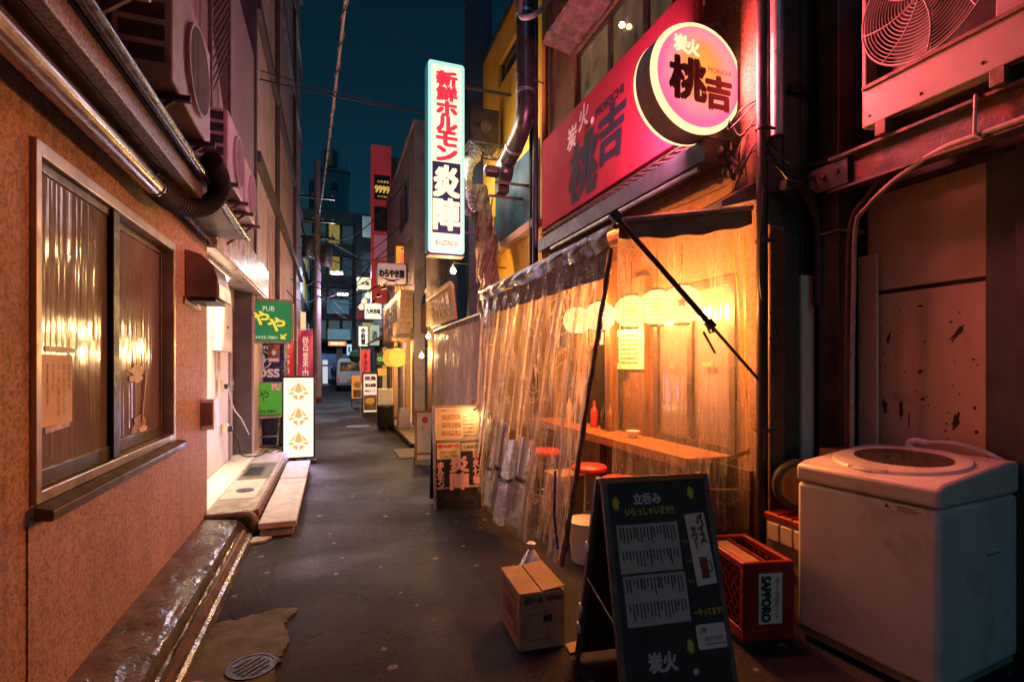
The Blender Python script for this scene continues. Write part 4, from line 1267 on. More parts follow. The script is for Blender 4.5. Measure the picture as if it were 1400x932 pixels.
# clutter inside the stall
strips = ['焼とり', '煮込み', '冷奴', '枝豆', '酎ハイ', '生ビール', 'もつ焼', '日本酒', '梅サワー']
for i, s_ in enumerate(strips):
    y = 4.34 + i * .17
    t = T('menu_strip', 'narrow paper menu strip over the stall opening, %s from the menu sheet' % ('first', 'second', 'third', 'fourth', 'fifth', 'sixth', 'seventh', 'eighth', 'ninth')[i], 'menu strip', (FX - .04, y, 1.75), group='menu strips over the stall opening')
    P('paper', MB().box(FX - .045, y - .05, 1.72, FX - .041, y + .05, 2.14), m_label if i % 3 else m_oyel, t)
    LT(t, s_, (FX - .045, y, 1.93), YN, ZP, m_ink if i % 2 else m_redink, w=.06, h=.36, vertical=True, bold=.002)
for i, y in enumerate((4.30, 4.98, 5.62)):
    P('timber_post', MB().box(FX - .16, y, 0, FX - .06, y + .09, 2.5), m_wood, None, ['dark timber post of the stall next to the menu sheet', 'dark timber post in the middle of the stall opening', 'dark timber post at the far end of the stall opening'][i], 'post', 'timber posts of the stall', bevel=.004)
sh_ = T('wooden_shelf', 'wooden shelf on the back wall of the tavern room', 'shelf', (4.1, 5, 1.4))
for z in (1.35, 1.75):
    P('board', MB().box(4.0, 4.2, z, 4.29, 5.9, z + .03), m_wood, sh_)
for i in range(9):
    lathe_thing('bottle', [(.04, 0), (.042, .01), (.042, .2), (.03, .24), (.016, .27), (.016, .32), (.001, .325)], (4.14, 4.32 + i * .17, 1.3805 if i % 2 else 1.7805), (m_glassdark, m_redpaint, m_label, m_woodlight)[i % 4], 'sake bottle on the shelf in the tavern room', 'bottle', 'bottles on the back shelf', 10)
P('side_noren', MB().sheet(lambda a, b: Vector((FX - .20 + .01 * math.sin(a * 20), 5.05 + .55 * a, 2.2 - .5 * b)), 20, 4), m_navywall, None, 'short dark cloth hung across the stall opening', 'cloth', smooth=True)
bxs = T('parcel_stack', 'brown cartons stacked inside the tent under the counter', 'box', (1.95, 4.0, 0))
P('carton', MB().box(1.78, 3.95, 0, 2.1, 4.30, .32), m_carton, bxs, bevel=.006)
P('carton', MB().box(1.80, 3.97, .321, 2.08, 4.27, .56), m_carton, bxs, bevel=.006)
P('white_tub', MB().lathe([(.12, 0), (.15, .3), (.155, .31), (.001, .31)], (1.86, 3.55, 0), 18), m_white, None, 'white plastic tub standing inside the tent by the seam', 'tub', smooth=True)

# ------------------------------------------------------------ red banner sign
rs = T('red_banner_sign', 'long red signboard with dark brush lettering on the tavern front', 'sign', (2.51, 4.5, 3.22))
P('panel', MB().box(2.50, 3.05, 3.22, 2.54, 5.98, 4.32), m_redsign, rs, bevel=.004)
LT(rs, '炭', (2.50, 5.12, 4.02), YN, ZP, m_palepink, w=.22, h=.25, bold=.006, shear=.1)
LT(rs, '火', (2.50, 4.84, 4.13), YN, ZP, m_palepink, w=.22, h=.25, bold=.006, shear=.1)
LT(rs, '桃', (2.50, 4.86, 3.60), YN, ZP, m_navy, w=.62, h=.62, bold=.02, shear=.12)
LT(rs, '吉', (2.50, 4.28, 3.72), YN, ZP, m_navy, w=.46, h=.50, bold=.02, shear=.12)
LT(rs, 'M', (2.50, 4.76, 3.99), YN, ZP, m_navy, w=.08, h=.085, bold=.003)
flat(rs, 'pink_dot', circ(.035, 16), (2.50, 4.655, 4.0), YN, ZP, m_pinkl)
LT(rs, 'MOKICHI', (2.50, 4.32, 4.03), YN, ZP, m_navy, w=.52, h=.085, bold=.003)
for y in (3.2, 4.4, 5.7):
    P('stay', MB().box(2.541, y, 3.3, FX - .001, y + .04, 3.34), m_darksteel, rs)
    P('stay', MB().box(2.541, y, 4.22, FX - .001, y + .04, 4.26), m_darksteel, rs)
lr = MB()
gt = T('rebar_ladder', 'rusty wire ladder rack running beneath the red signboard', 'rack', (2.5, 4.4, 3.1))
P('rail', MB().tube([(2.46, 3.0, 3.14), (2.46, 5.95, 3.14)], .008, 6), m_bracket, gt)
P('rail', MB().tube([(2.60, 3.0, 3.18), (2.60, 5.95, 3.18)], .008, 6), m_bracket, gt)
rg = P('rung', MB().tube([(2.46, 3.05, 3.14), (2.60, 3.05, 3.18)], .007, 6), m_bracket, gt)
for k in range(1, 24):
    share(rg, 'rung', gt, (0, k * .125, 0))
gb = T('eave_box', 'grey square eave box running under the wire rack', 'gutter', (2.52, 4.4, 2.9))
P('box', MB().box(2.44, 2.92, 2.93, FX - .002, 5.98, 3.08), m_darksteel, gb, bevel=.005)
P('end_plate', MB().box(2.43, 2.905, 2.92, FX - .002, 2.919, 3.09), m_darksteel, gb)
P('tube_fitting', MB().tube([(2.46, 3.0, 2.90), (2.46, 5.6, 2.90)], .02, 8), m_steel, gb, smooth=True)
P('roof_edge', MB().prism([(FX - .001, 2.9, 2.60), (2.36, 2.9, 2.52), (2.36, 2.9, 2.56), (FX - .001, 2.9, 2.72)], (0, -.24, 0)), m_steel, gb)

# ------------------------------------------------------------ round sign
def mat_round():
    m, nt, b, out = newmat('lit_peach_face')
    tc = nt.nodes.new('ShaderNodeTexCoord')
    mp = nt.nodes.new('ShaderNodeMapping')
    mp.inputs['Location'].default_value = (-.02, 0, -.42)
    mp.inputs['Scale'].default_value = (1.0, 0, 1.0)
    nt.links.new(tc.outputs['Object'], mp.inputs['Vector'])
    ln = nt.nodes.new('ShaderNodeVectorMath'); ln.operation = 'LENGTH'
    nt.links.new(mp.outputs[0], ln.inputs[0])
    r = nt.nodes.new('ShaderNodeValToRGB')
    e = r.color_ramp.elements
    e[0].position = 0.03; e[0].color = (1.0, .36, .03, 1)
    e[1].position = .34; e[1].color = (1.0, .13, .30, 1)
    n1 = e.new(.15); n1.color = (1.0, .28, .06, 1)
    n2 = e.new(.24); n2.color = (1.0, .27, .28, 1)
    f = nnoise(nt, ncoord(nt), 5, 2)
    ad = nt.nodes.new('ShaderNodeMath'); ad.operation = 'MULTIPLY_ADD'; ad.inputs[1].default_value = .14
    nt.links.new(f, ad.inputs[0]); nt.links.new(ln.outputs['Value'], ad.inputs[2])
    sb = nt.nodes.new('ShaderNodeMath'); sb.operation = 'SUBTRACT'; sb.inputs[1].default_value = .07
    nt.links.new(ad.outputs[0], sb.inputs[0])
    nt.links.new(sb.outputs[0], r.inputs['Fac'])
    nt.links.new(r.outputs['Color'], b.inputs['Emission Color'])
    b.inputs['Emission Strength'].default_value = 1.0
    b.inputs['Base Color'].default_value = (.6, .2, .25, 1)
    b.inputs['Roughness'].default_value = .3
    return m
m_drum = M('grey_ribbed_drum', (.66, .66, .72), (.55, .55, .62), .35, .2, scale=6)
RC = Vector((2.33, 2.95, 3.44))
rd = T('round_sign', 'round illuminated pink sign with dark brush lettering jutting from the tavern', 'sign', (RC.x, RC.y, RC.z - .37))
m_rimlit = EM('lit_cream_rim', (1.0, .75, .38), 1.1, (.8, .7, .5))
dr_ = [(.36, -.09)]
for k in range(12):
    dr_ += [(.372, -.085 + k * .015), (.366, -.078 + k * .015)]
dr_ += [(.36, .10)]
P('drum', MB().lathe(dr_, RC, 48, YP), m_drum, rd, smooth=True)
P('lit_rim', MB().lathe([(.335, -.115), (.365, -.108), (.374, -.09), (.36, -.088), (.33, -.10)], RC, 48, YP), m_rimlit, rd, smooth=True)
P('lit_rim', MB().lathe([(.335, .125), (.365, .118), (.374, .10), (.36, .098), (.33, .11)], RC, 48, YP), m_rimlit, rd, smooth=True)
m_rface = mat_round()
P('face', slab2(circ(.334, 48), RC + Vector((0, -.116, 0)), XP, ZP, .015), m_rface, rd)
P('back_face', slab2(circ(.334, 48), RC + Vector((0, .126, 0)), XN, ZP, .015), m_rface, rd)
fy = RC.y - .116
m_maroon = INK('maroon_brush_ink', (.085, .008, .010), .5)
m_crl = INK('cream_letter', (1.0, .80, .45), .5, .95)
for (s, dx, dz, w, h, bo, mt_) in (('炭', -.155, .20, .10, .105, .004, m_crl), ('火', -.055, .185, .10, .10, .004, m_crl), ('桃', -.095, -.03, .28, .27, .011, m_maroon), ('吉', .155, -.085, .20, .22, .011, m_maroon)):
    LT(rd, s, (RC.x + dx, fy, RC.z + dz), XP, ZP, mt_, w=w, h=h, bold=bo)
LT(rd, 'M', (RC.x - .01, fy, RC.z + .075), XP, ZP, m_maroon, w=.035, h=.035)
LT(rd, 'MOKICHI', (RC.x + .165, fy, RC.z + .065), XP, ZP, m_maroon, w=.19, h=.035)
for (s, dx, dz, w, h, bo) in (('桃', -.095, -.03, .28, .27, .011), ('吉', .155, -.085, .20, .22, .011)):
    LT(rd, s, (RC.x - dx, RC.y + .126, RC.z + dz), XN, ZP, m_maroon, w=w, h=h, bold=bo)
P('wall_bracket', MB().box(RC.x + .30, 2.93, 3.22, FX + .02, 3.0, 3.55), m_darksteel, rd)
P('top_arm', MB().bar((RC.x, 2.95, 3.82), (FX, 2.95, 3.95), .03), m_bracket, rd)
lamp('AREA', rd, RC + Vector((0, -.14, 0)), 112, (1.0, .13, .14), .60, (R(-90), 0, 0))
lamp('AREA', rd, RC + Vector((0, .15, 0)), 130, (1.0, .24, .42), .60, (R(90), 0, 0))

# tangled wires and withered plant by the pole
wr = random.Random(3)
for i in range(7):
    a = Vector((2.62, 2.72 + .25 * wr.random(), 2.7 + .6 * wr.random()))
    b_ = Vector((2.60, 2.60 - .02 * wr.random(), 2.75 + .5 * wr.random()))
    mid = (a + b_) / 2 + Vector((-.1 * wr.random(), .1 * (wr.random() - .5), -.2 * wr.random()))
    P('loose_wire', cable([a, mid, b_, b_ + Vector((.02, -.04, -.15 * wr.random()))], .005, None, 6), m_black, None, 'thin loose black wire tangled between the round sign and the pole', 'wire', 'tangled wires by the pole', smooth=True)
for i, (z0, z1, zz) in enumerate(((2.92, 2.80, 2.78), (2.86, 2.62, 2.66), (2.80, 2.72, 2.70))):
    P('loose_wire', cable([(2.575, 2.50, z0), (2.75, 2.48, zz), (2.95, 2.46, z1), (3.05, 2.34, z1 + .02)], .007, None, 6), m_black, None, 'black wire drooping from the downpipe to the steel post, ' + ('topmost', 'lowest', 'middle')[i] + ' of three', 'wire', 'wires slung to the steel post', smooth=True)
P('loose_wire', cable([(2.54, 2.50, 2.62), (2.50, 2.49, 2.2), (2.52, 2.5, 1.95), (2.56, 2.50, 1.90)], .005, None, 6), m_black, None, 'black wire loop hanging down the tent pole over the vinyl', 'wire', smooth=True)
P('loose_wire', cable([(2.61, 2.52, 1.85), (2.66, 2.51, 1.72), (2.70, 2.52, 1.64), (2.64, 2.51, 1.60), (2.61, 2.52, 1.68)], .005, None, 6), m_black, None, 'short curled black wire hooked on the ribbed screen', 'wire', smooth=True)
pl = T('withered_plant', 'withered climbing plant hanging on the orange wall by the black pole', 'plant', (2.56, 2.72, 2.75))
for i in range(9):
    a = Vector((2.58, 2.66 + .06 * wr.random(), 3.02))
    P('stem', cable([a, a + Vector((-.04 * wr.random(), .04 * (wr.random() - .4), -.12)), a + Vector((-.06 * wr.random(), .10 * (wr.random() - .3), -.22 - .14 * wr.random()))], .005, None, 5, 5), m_woodlight if i % 2 else m_bracket, pl)
lf = MB().add([(0, 0, 0), (.015, .0, .02), (.04, .004, .018), (.06, 0, 0), (.04, -.004, -.018), (.015, 0, -.02)], [(0, 1, 2, 3, 4, 5)])
m_leaf = M('dry_leaf', (.06, .07, .03), (.08, .045, .02), .6, scale=30)
l0 = None
for i in range(26):
    loc = Vector((-.02 - .09 * wr.random(), -.03 + .12 * wr.random(), .0 + .22 * wr.random()))
    rot = (wr.random() * 6, wr.random() * 6, wr.random() * 6)
    if l0 is None:
        l0 = P('leaf', lf, m_leaf, pl, local=True)
        l0.location = loc; l0.rotation_euler = rot
    else:
        share(l0, 'leaf', pl, loc, rot)

# ============================================================ RIGHT FOREGROUND: alcove
al = T('alcove_building', 'dark sheet-metal building forming the alcove behind the washing machine', 'building', (3.8, 1.2, 0))
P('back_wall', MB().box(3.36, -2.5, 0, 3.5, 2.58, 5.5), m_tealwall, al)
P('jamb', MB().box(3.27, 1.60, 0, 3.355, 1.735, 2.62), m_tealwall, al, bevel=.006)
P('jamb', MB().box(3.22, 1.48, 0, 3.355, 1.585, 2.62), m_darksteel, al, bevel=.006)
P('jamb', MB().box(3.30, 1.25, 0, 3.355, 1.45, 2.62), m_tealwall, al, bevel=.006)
P('lintel', MB().box(3.20, .2, 2.60, 3.355, 2.3, 2.8), m_darksteel, al)
p1 = P('wall_panel', MB().box(3.315, 1.755, 1.985, 3.355, 2.40, 2.595), m_panelwall, al, label='upper stained metal panel of the alcove')
p2 = P('wall_panel', MB().box(3.31, 1.755, .02, 3.355, 2.40, 1.955), m_panelwall, al, label='lower stained metal panel scarred with old glue marks')
m_glue = M('old_glue', (.035, .028, .025), (.06, .045, .04), .7, scale=30, bump=.4)
def splat(y, z, w, h, sd, lean=0):
    rr = random.Random(sd)
    n = 18
    pts = []
    for k in range(n):
        a = 2 * math.pi * k / n
        q = .45 + .75 * rr.random()
        yy, zz = w * q * math.cos(a), h * q * math.sin(a)
        pts.append((3.3085, y + yy + lean * zz, z + zz))
    return MB().prism(pts, (.0012, 0, 0))
for i, (px_, py_, w, h, ln) in enumerate(((1215, 462, .022, .05, -.3), (1310, 455, .03, .07, -.6), (1258, 418, .03, .012, 0), (1210, 555, .03, .07, 0), (1232, 560, .022, .09, 0), (1258, 508, .022, .02, 0), (1262, 545, .03, .014, 0), (1308, 575, .03, .07, -.2), (1335, 590, .022, .015, 0), (1333, 558, .016, .02, 0), (1243, 575, .008, .08, 0))):
    q = at(px_, py_, X=3.31)
    P('glue_mark', splat(q.y, q.z, w * .62, h * .75, i + 10, ln), m_glue, p2)
for i in range(30):
    q = at(1200 + 140 * wr.random(), 420 + 190 * wr.random(), X=3.31)
    P('glue_mark', splat(q.y, q.z, .003 + .006 * wr.random(), .003 + .006 * wr.random(), i + 50), m_glue, p2)
P('leaning_plank', MB().box(3.24, 2.29, .0, 3.262, 2.41, 2.21), m_panelwall, None, 'narrow upright plank leaning between the steel post and the stained panel', 'plank', bevel=.003)
ps_ = T('steel_post', 'dark steel post carrying the beam in front of the alcove', 'post', (3.08, 2.42, 0))
P('column', MB().box(3.0, 2.36, 0, 3.14, 2.50, 5.2), m_darksteel, ps_, bevel=.008)
P('side_channel', MB().box(3.141, 2.39, 0, 3.19, 2.46, 5.2), m_darksteel, ps_)
P('base_plate', MB().box(2.95, 2.33, 0, 3.22, 2.53, .02), m_darksteel, ps_)
P('cable_tie', MB().tube([(2.985, 2.35, 2.35), (3.15, 2.345, 2.36), (3.21, 2.345, 2.355), (3.21, 2.52, 2.35), (2.985, 2.515, 2.35)], .006, 6, closed=True), m_cord, ps_, smooth=True)
bm_ = T('steel_beam', 'rust-spotted steel beam with a bolted end plate under the fan unit', 'beam', (2.94, 1.2, 2.58))
P('web', MB().box(2.955, .1, 2.585, 2.975, 2.35, 2.765), m_rustbeam, bm_)
P('flange', MB().box(2.90, .1, 2.766, 2.99, 2.35, 2.782), m_rustbeam, bm_)
P('flange', MB().box(2.90, .1, 2.568, 2.99, 2.35, 2.584), m_rustbeam, bm_)
ep = P('end_plate', MB().box(2.925, 2.24, 2.60, 2.954, 2.53, 2.76), m_darksteel, bm_, bevel=.004)
for y in (2.31, 2.40):
    P('bolt', MB().lathe([(.018, 0), (.018, .012), (.01, .016), (.001, .018)], (2.925, y, 2.69), 6, XN), m_rustbeam, ep)
# fan unit
fu = T('outdoor_fan_unit', 'large ivory outdoor fan unit with ringed wire grille on the beam', 'air conditioner', (3.1, 1.68, 2.86))
X0 = 2.90
P('casing', MB().wall((X0, 0, 0), YN, ZP, XN, -2.135, -1.20, 2.875, 3.80, [(-2.11, -1.50, 3.11, 3.73)], .02), m_acbody2, fu, bevel=.006)
P('shell', MB().box(X0 + .10, 1.2, 2.876, X0 + .38, 2.134, 3.79), m_fan, fu)
P('side_panel', MB().box(X0 + .021, 2.116, 2.876, X0 + .38, 2.1345, 3.8), m_acbody2, fu)
P('bottom_panel', MB().box(X0 + .021, 1.2, 2.866, X0 + .38, 2.115, 2.876), m_acbody2, fu)
fcy, fcz = 1.807, 3.42
gg = P('wire_grille', MB().tube([(X0 - .012, fcy + .315 * math.cos(R(a)), fcz + .315 * math.sin(R(a))) for a in range(0, 360, 8)], .006, 6, closed=True), m_acbody2, fu, smooth=True)
for k in range(17):
    r_ = .02 + k * .0175
    P('grille_ring', MB().tube([(X0 - .012 - .02 * (1 - (r_ / .315) ** 2), fcy + r_ * math.cos(R(a)), fcz + r_ * math.sin(R(a))) for a in range(0, 360, 9)], .0028, 5, closed=True), m_acbody2, gg, smooth=True)
for k in range(8):
    a = R(45 * k + 12)
    P('grille_spoke', MB().tube([(X0 - .014 - .02 * (1 - q * q), fcy + .315 * q * math.cos(a + .5 * q), fcz + .315 * q * math.sin(a + .5 * q)) for q in [j / 8 for j in range(9)]], .004, 5), m_acbody2, gg, smooth=True)
fb = P('fan', MB().lathe([(.05, 0), (.05, .04), (.001, .04)], (X0 + .09, fcy, fcz), 14, XN), m_fan, fu)
for k in range(3):
    a = R(120 * k + 20)
    d1 = Vector((0, math.cos(a), math.sin(a)))
    d2 = Vector((0, -math.sin(a), math.cos(a)))
    c_ = Vector((X0 + .06, fcy, fcz))
    P('fan_blade', MB().add([c_ + d1 * .04, c_ + d1 * .27 + d2 * .05, c_ + d1 * .24 + d2 * .20 + Vector((.05, 0, 0)), c_ + d1 * .06 + d2 * .09 + Vector((.03, 0, 0))], [(0, 1, 2, 3)]), m_fan, fb)
P('ledge_strip', MB().box(X0 - .018, 1.2, 3.085, X0 - .001, 2.125, 3.105), m_bracket, fu)
for (y, z) in ((2.09, 2.93), (1.55, 2.93), (1.82, 2.92)):
    P('screw', MB().lathe([(.009, 0), (.007, .005), (.001, .006)], (X0 - .001, y, z), 8, XN), m_fan, fu)
for y in (1.45, 1.98):
    P('foot', MB().box(X0 - .03, y, 2.786, X0 + .3, y + .06, 2.864), m_bracket, fu, bevel=.004)
# conduits
P('conduit', MB().tube(spline([at(1420, 155, X=2.90), at(1345, 182, X=2.90), at(1285, 205, X=2.91), at(1225, 245, X=2.93), at(1185, 283, X=2.96), at(1170, 310, X=2.985), at(1167, 400, X=2.985), at(1165, 500, X=2.985), at(1164, 660, X=2.985)], 14), [.013 if k % 2 else .0145 for k in range(8 * 14 + 1)], 10), m_cord, None, 'pale ribbed conduit sweeping from the beam down beside the steel post', 'conduit', smooth=True)
P('conduit', MB().tube(spline([at(1215, 225, X=3.0), at(1185, 268, X=3.0), at(1163, 305, X=2.995), at(1158, 400, X=2.992), at(1157, 660, X=2.992)], 10), .012, 10), m_pvc, None, 'thin brown conduit clipped next to the pale ribbed one', 'conduit', smooth=True)
q = at(1335, 168, X=2.895)
P('cable_hook', MB().tube([(2.89, q.y, 2.79), (2.885, q.y, 2.70), (2.88, q.y, 2.60), (2.89, q.y - .02, 2.575), (2.90, q.y - .05, 2.60)], .008, 8), m_cord, None, 'white cable hook hanging over the rusty beam', 'hook', smooth=True)
fs = T('fire_sign', 'small red and white fire point sign on the dark wall past the washing machine', 'sign', (3.29, 1.36, 1.0))
P('plate', MB().box(3.285, 1.22, 1.02, 3.298, 1.47, 1.26), m_label, fs)
flat(fs, 'red_field', rect(.25, .14), (3.285, 1.345, 1.19), YN, ZP, m_redink, .002)
LT(fs, '消火', (3.283, 1.345, 1.19), YN, ZP, m_label, w=.2, h=.09, bold=.003)
LT(fs, '消火器', (3.285, 1.345, 1.07), YN, ZP, m_ink, w=.2, h=.05)

# ------------------------------------------------------------ washing machine
WM = Vector((2.833, 1.871, 0))
wz = math.atan2(.12, .64)
wm = T('washing_machine', 'old white top-loading washing machine with a round lid', 'washing machine', WM, rz=0)
wm.rotation_euler = (0, 0, R(6))
Hh = .97
hx, hy = .36, .335
body = MB().box(-hx, -hy, .06, hx, hy, .86)
P('cabinet', body, m_washer, wm, local=True, bevel=.022, seg=3)
P('plinth', MB().box(-hx + .015, -hy + .015, .025, hx - .015, hy - .015, .059), m_greyplastic, wm, local=True)
tp = MB().prism([(-hx - .004, -hy - .004, .866), (hx + .004, -hy - .004, .866), (hx + .004, -hy - .004, 1.025), (hx - .10, -hy - .004, 1.03), (-hx + .06, -hy - .004, .975), (-hx - .004, -hy - .004, .955)], (0, 2 * hy + .008, 0))
top = P('top_deck', tp, m_washtop, wm, local=True, bevel=.018, seg=3)
# sloped deck plane: z = .975 at x=-.245 .. 1.03 at x=.205
sl_ = (1.03 - .975) / .56
ax = Vector((-sl_, 0, 1)).normalized()
lc = Vector((-.02, 0, .975 + sl_ * .28))
lid = P('lid', MB().lathe([(.298, -.02), (.30, .004), (.292, .014), (.25, .018), (.228, .012), (.001, .012)], lc, 44, ax), m_washtop, wm, local=True, smooth=True)
win_pts = []
e1 = Vector((1, 0, sl_)).normalized()
e2 = Vector((0, 1, 0))
for k in range(30):
    a = 2 * math.pi * k / 30
    win_pts.append(lc + ax * .012 + e1 * (.02 + .17 * math.cos(a)) + e2 * (.222 * math.sin(a)))
P('lid_window', MB().prism(win_pts, ax * .005), m_smoke, lid, local=True)
P('lid_grip', MB().obox(lc + e1 * -.275 + ax * .010, (.012, .09, .008), e1, ax), m_washtop, lid, local=True, bevel=.003)
st_ = P('warning_sticker', MB().box(-hx - .0012, -.29, .822, -hx + .001, -.11, .856), m_label, wm, local=True)
flat(st_, 'warning_triangle', [(-.075 - .012, -.010), (-.075 + .012, -.010), (-.075, .012)], (-hx - .0012, -.20, .839), YN, ZP, m_ink, .001, local=True)
sk_ = MB()
for k in range(3):
    sk_.add([Vector((-hx - .0022, -.20 - a, .839 + b_)) for a, b_ in ((-.03, .008 - k * .009), (.05 + .02 * (k % 2), .008 - k * .009), (.05 + .02 * (k % 2), .004 - k * .009), (-.03, .004 - k * .009))], [(0, 1, 2, 3)])
P('sticker_lines', sk_, m_ink, st_, local=True, kind='stuff')
P('side_handle', MB().box(.05, -hy - .003, .60, .17, -hy + .002, .615), m_greyplastic, wm, local=True)
P('side_handle_lip', MB().box(.05, -hy - .012, .615, .17, -hy + .001, .622), m_washer, wm, local=True)
for (x, y) in ((-1, -1), (1, -1), (1, 1), (-1, 1)):
    P('foot', MB().lathe([(.03, 0), (.03, .02), (.022, .026)], (x * (hx - .05), y * (hy - .05), 0), 12), m_blackrub, wm, local=True, smooth=True)
P('inlet_elbow', MB().tube(spline([(.31, .12, 1.02), (.31, .12, 1.06), (.31, .09, 1.075), (.32, .03, 1.07)], 5), .018, 10), m_white, wm, local=True, smooth=True)
P('inlet_nut', MB().lathe([(.026, 0), (.026, .022)], (.31, .12, 1.025), 8), m_white, wm, local=True)
P('inlet_hose', MB().tube(spline([(.32, .03, 1.07), (.33, -.08, 1.08), (.36, -.2, 1.05), (.385, -.32, .98)], 6), .014, 10), m_hose, wm, local=True, smooth=True)

# ------------------------------------------------------------ beer crates
def crate(x, y, z, rz, label, full=True, dx=.30, dy=.46, hh=.42):
    t = T('beer_crate', label, 'crate', (x, y, z), rz=rz, group='crates stacked by the washing machine')
    a, b_ = dx / 2, dy / 2
    P('top_rim', MB().wall((0, 0, hh), XP, YP, ZP, -a, a, -b_, b_, [(-a + .03, a - .03, -b_ + .03, b_ - .03)], .045), m_redcrate, t, local=True, bevel=.008)
    P('bottom_rim', MB().wall((0, 0, .06), XP, YP, ZP, -a, a, -b_, b_, [(-a + .02, a - .02, -b_ + .02, b_ - .02)], .06), m_redcrate, t, local=True, bevel=.004)
    for sx in (-1, 1):
        for sy in (-1, 1):
            P('corner', MB().box(sx * (a - .012) - .012, sy * (b_ - .016) - .016, .061, sx * (a - .012) + .012, sy * (b_ - .016) + .016, hh - .046), m_redcrate, t, local=True, bevel=.004)
    n = 7
    for sx in (-1, 1):
        for k in range(-4, n + 1):
            for s in (1, -1):
                y0 = -b_ + .03 + k * (dy - .06) / n
                y1 = y0 + (dy - .06) / n * 4
                za, zb = .061, hh - .046
                p0, p1 = Vector((sx * (a - .010), y0, za if s > 0 else zb)), Vector((sx * (a - .010 - (.004 if s < 0 else 0)), y1, zb if s > 0 else za))
                lo, hi = -b_ + .03, b_ - .03
                d = p1 - p0
                t0 = max(0, (lo - p0.y) / d.y)
                t1 = min(1, (hi - p0.y) / d.y)
                if t1 - t0 < .15: continue
                P('lattice_bar', MB().bar(p0 + d * t0, p0 + d * t1, .006, .013, XP), m_redcrate, t, local=True)
    for sy in (-1, 1):
        P('end_panel', MB().box(-a + .025, sy * (b_ - .008) - .004, .061, a - .025, sy * (b_ - .008) + .004, hh - .046), m_redcrate, t, local=True)
    if full:
        for i in range(3):
            for j in range(4):
                P('bottle', MB().lathe([(.032, .03), (.034, .20), (.028, .26), (.014, .30), (.014, .35), (.001, .352)], (-a + .07 + i * .10, -b_ + .075 + j * .103, 0), 10), m_glassdark, t, local=True, smooth=True)
        P('divider', MB().box(.005, -b_ + .03, hh - .05, .016, b_ - .03, hh - .012), m_redcrate, t, local=True)
    return t
c1_ = crate(2.255, 2.36, .03, R(-12), 'red plastic lattice beer crate with a paper flyer on top')
lb = P('paper_label', MB().box(-.06, -.233, .09, .075, -.2305, .36), m_label, c1_, local=True)
LT(lb, 'SAPPORO', (-.02, -.233, .225), -ZP, XP, m_ink, w=.24, h=.05, bold=.003, local=True)
LT(lb, 'サッポロビール', (.045, -.233, .225), -ZP, XP, m_ink, w=.22, h=.025, local=True)
fl = P('paper_flyer', MB().box(-.14, -.18, .392, .0, .19, .395), m_carton, c1_, local=True)
flat(fl, 'printed_ring', circ(.045, 20), (-.07, .0, .395), XP, YP, m_redink, .001, local=True)
flat(fl, 'printed_ring_hole', circ(.034, 20), (-.07, .0, .395), XP, YP, m_carton, .0015, local=True)
LT(fl, 'SAPPORO', (-.07, -.09, .395), XP, YP, m_redink, w=.1, h=.02, local=True)
LT(fl, '生ビール', (-.07, .11, .395), XP, YP, m_redink, w=.09, h=.025, local=True)
P('pallet', MB().box(2.08, 2.16, 0, 2.40, 2.56, .028), m_blackrub, None, 'thin black base board under the red lattice crate', 'board')
c2_ = T('grey_crate', 'orange-topped crate with grey bottle slots behind the red lattice crate', 'crate', (2.67, 2.32, 0), group='crates stacked by the washing machine')
P('box', MB().box(2.54, 2.17, .28, 2.82, 2.48, .56), m_greyplastic, c2_, bevel=.006)
P('lid', MB().box(2.53, 2.16, .561, 2.83, 2.49, .60), m_redcrate, c2_, bevel=.01)
for k in range(3):
    P('slot', MB().box(2.525, 2.185 + k * .095, .44, 2.539, 2.265 + k * .095, .545), m_label, c2_, bevel=.004)
    P('lid_rib', MB().box(2.532, 2.18 + k * .1, .6005, 2.828, 2.192 + k * .1, .612), m_redcrate, c2_)
P('lower_box', MB().box(2.55, 2.18, 0, 2.81, 2.47, .279), m_greyplastic, c2_, bevel=.006)
wt = T('cable_reel', 'round black-rimmed wooden reel leaning behind the washing machine', 'reel', (2.68, 2.36, .61))
P('rim', MB().lathe([(.15, -.02), (.16, -.01), (.16, .03), (.15, .04), (.125, .04), (.125, -.02)], (2.68, 2.36, .775), 28, (-.5, -1, 0)), m_blackrub, wt, smooth=True)
P('hub', MB().lathe([(.124, 0), (.12, .02), (.001, .02)], (2.68, 2.36, .775), 24, (-.5, -1, 0)), m_wood, wt, smooth=True)
P('paint_tin', MB().box(2.80, 2.22, .92, 2.96, 2.33, 1.0), m_orangewood, None, 'small orange box wedged against the steel post behind the washing machine', 'box', bevel=.004)
P('shelf_plate', MB().box(2.78, 2.2, .88, 3.0, 2.34, .918), m_darksteel, None, 'dark shelf plate behind the washing machine carrying the orange box', 'shelf')

# ------------------------------------------------------------ cardboard box
cb = T('cardboard_box', 'brown printed cardboard box standing before the vinyl tent', 'box', (1.06, 2.70, 0), rz=R(-3))
bx, by, bh = .128, .19, .30
P('carton', MB().box(-bx, -by, 0, bx, by, bh), m_carton, cb, local=True, bevel=.004)
P('flap', MB().box(-bx + .002, -by + .002, bh + .0005, -.004, by - .002, bh + .004), m_carton, cb, local=True)
P('flap', MB().obox((.066, 0, bh + .012), (.062, by - .004, .002), Vector((1, 0, .12)), (0, 0, 1)), m_carton, cb, local=True)
flat(cb, 'print_panel', rect(.26, .20), (-bx, 0, .155), YN, ZP, m_cartonink, .0015, local=True)
flat(cb, 'print_inner', rect(.22, .16), (-bx, 0, .155), YN, ZP, m_carton, .002, local=True)
LT(cb, '北海道', (-bx, 0, .16), YN, ZP, m_cartonink, w=.17, h=.09, bold=.003, local=True)
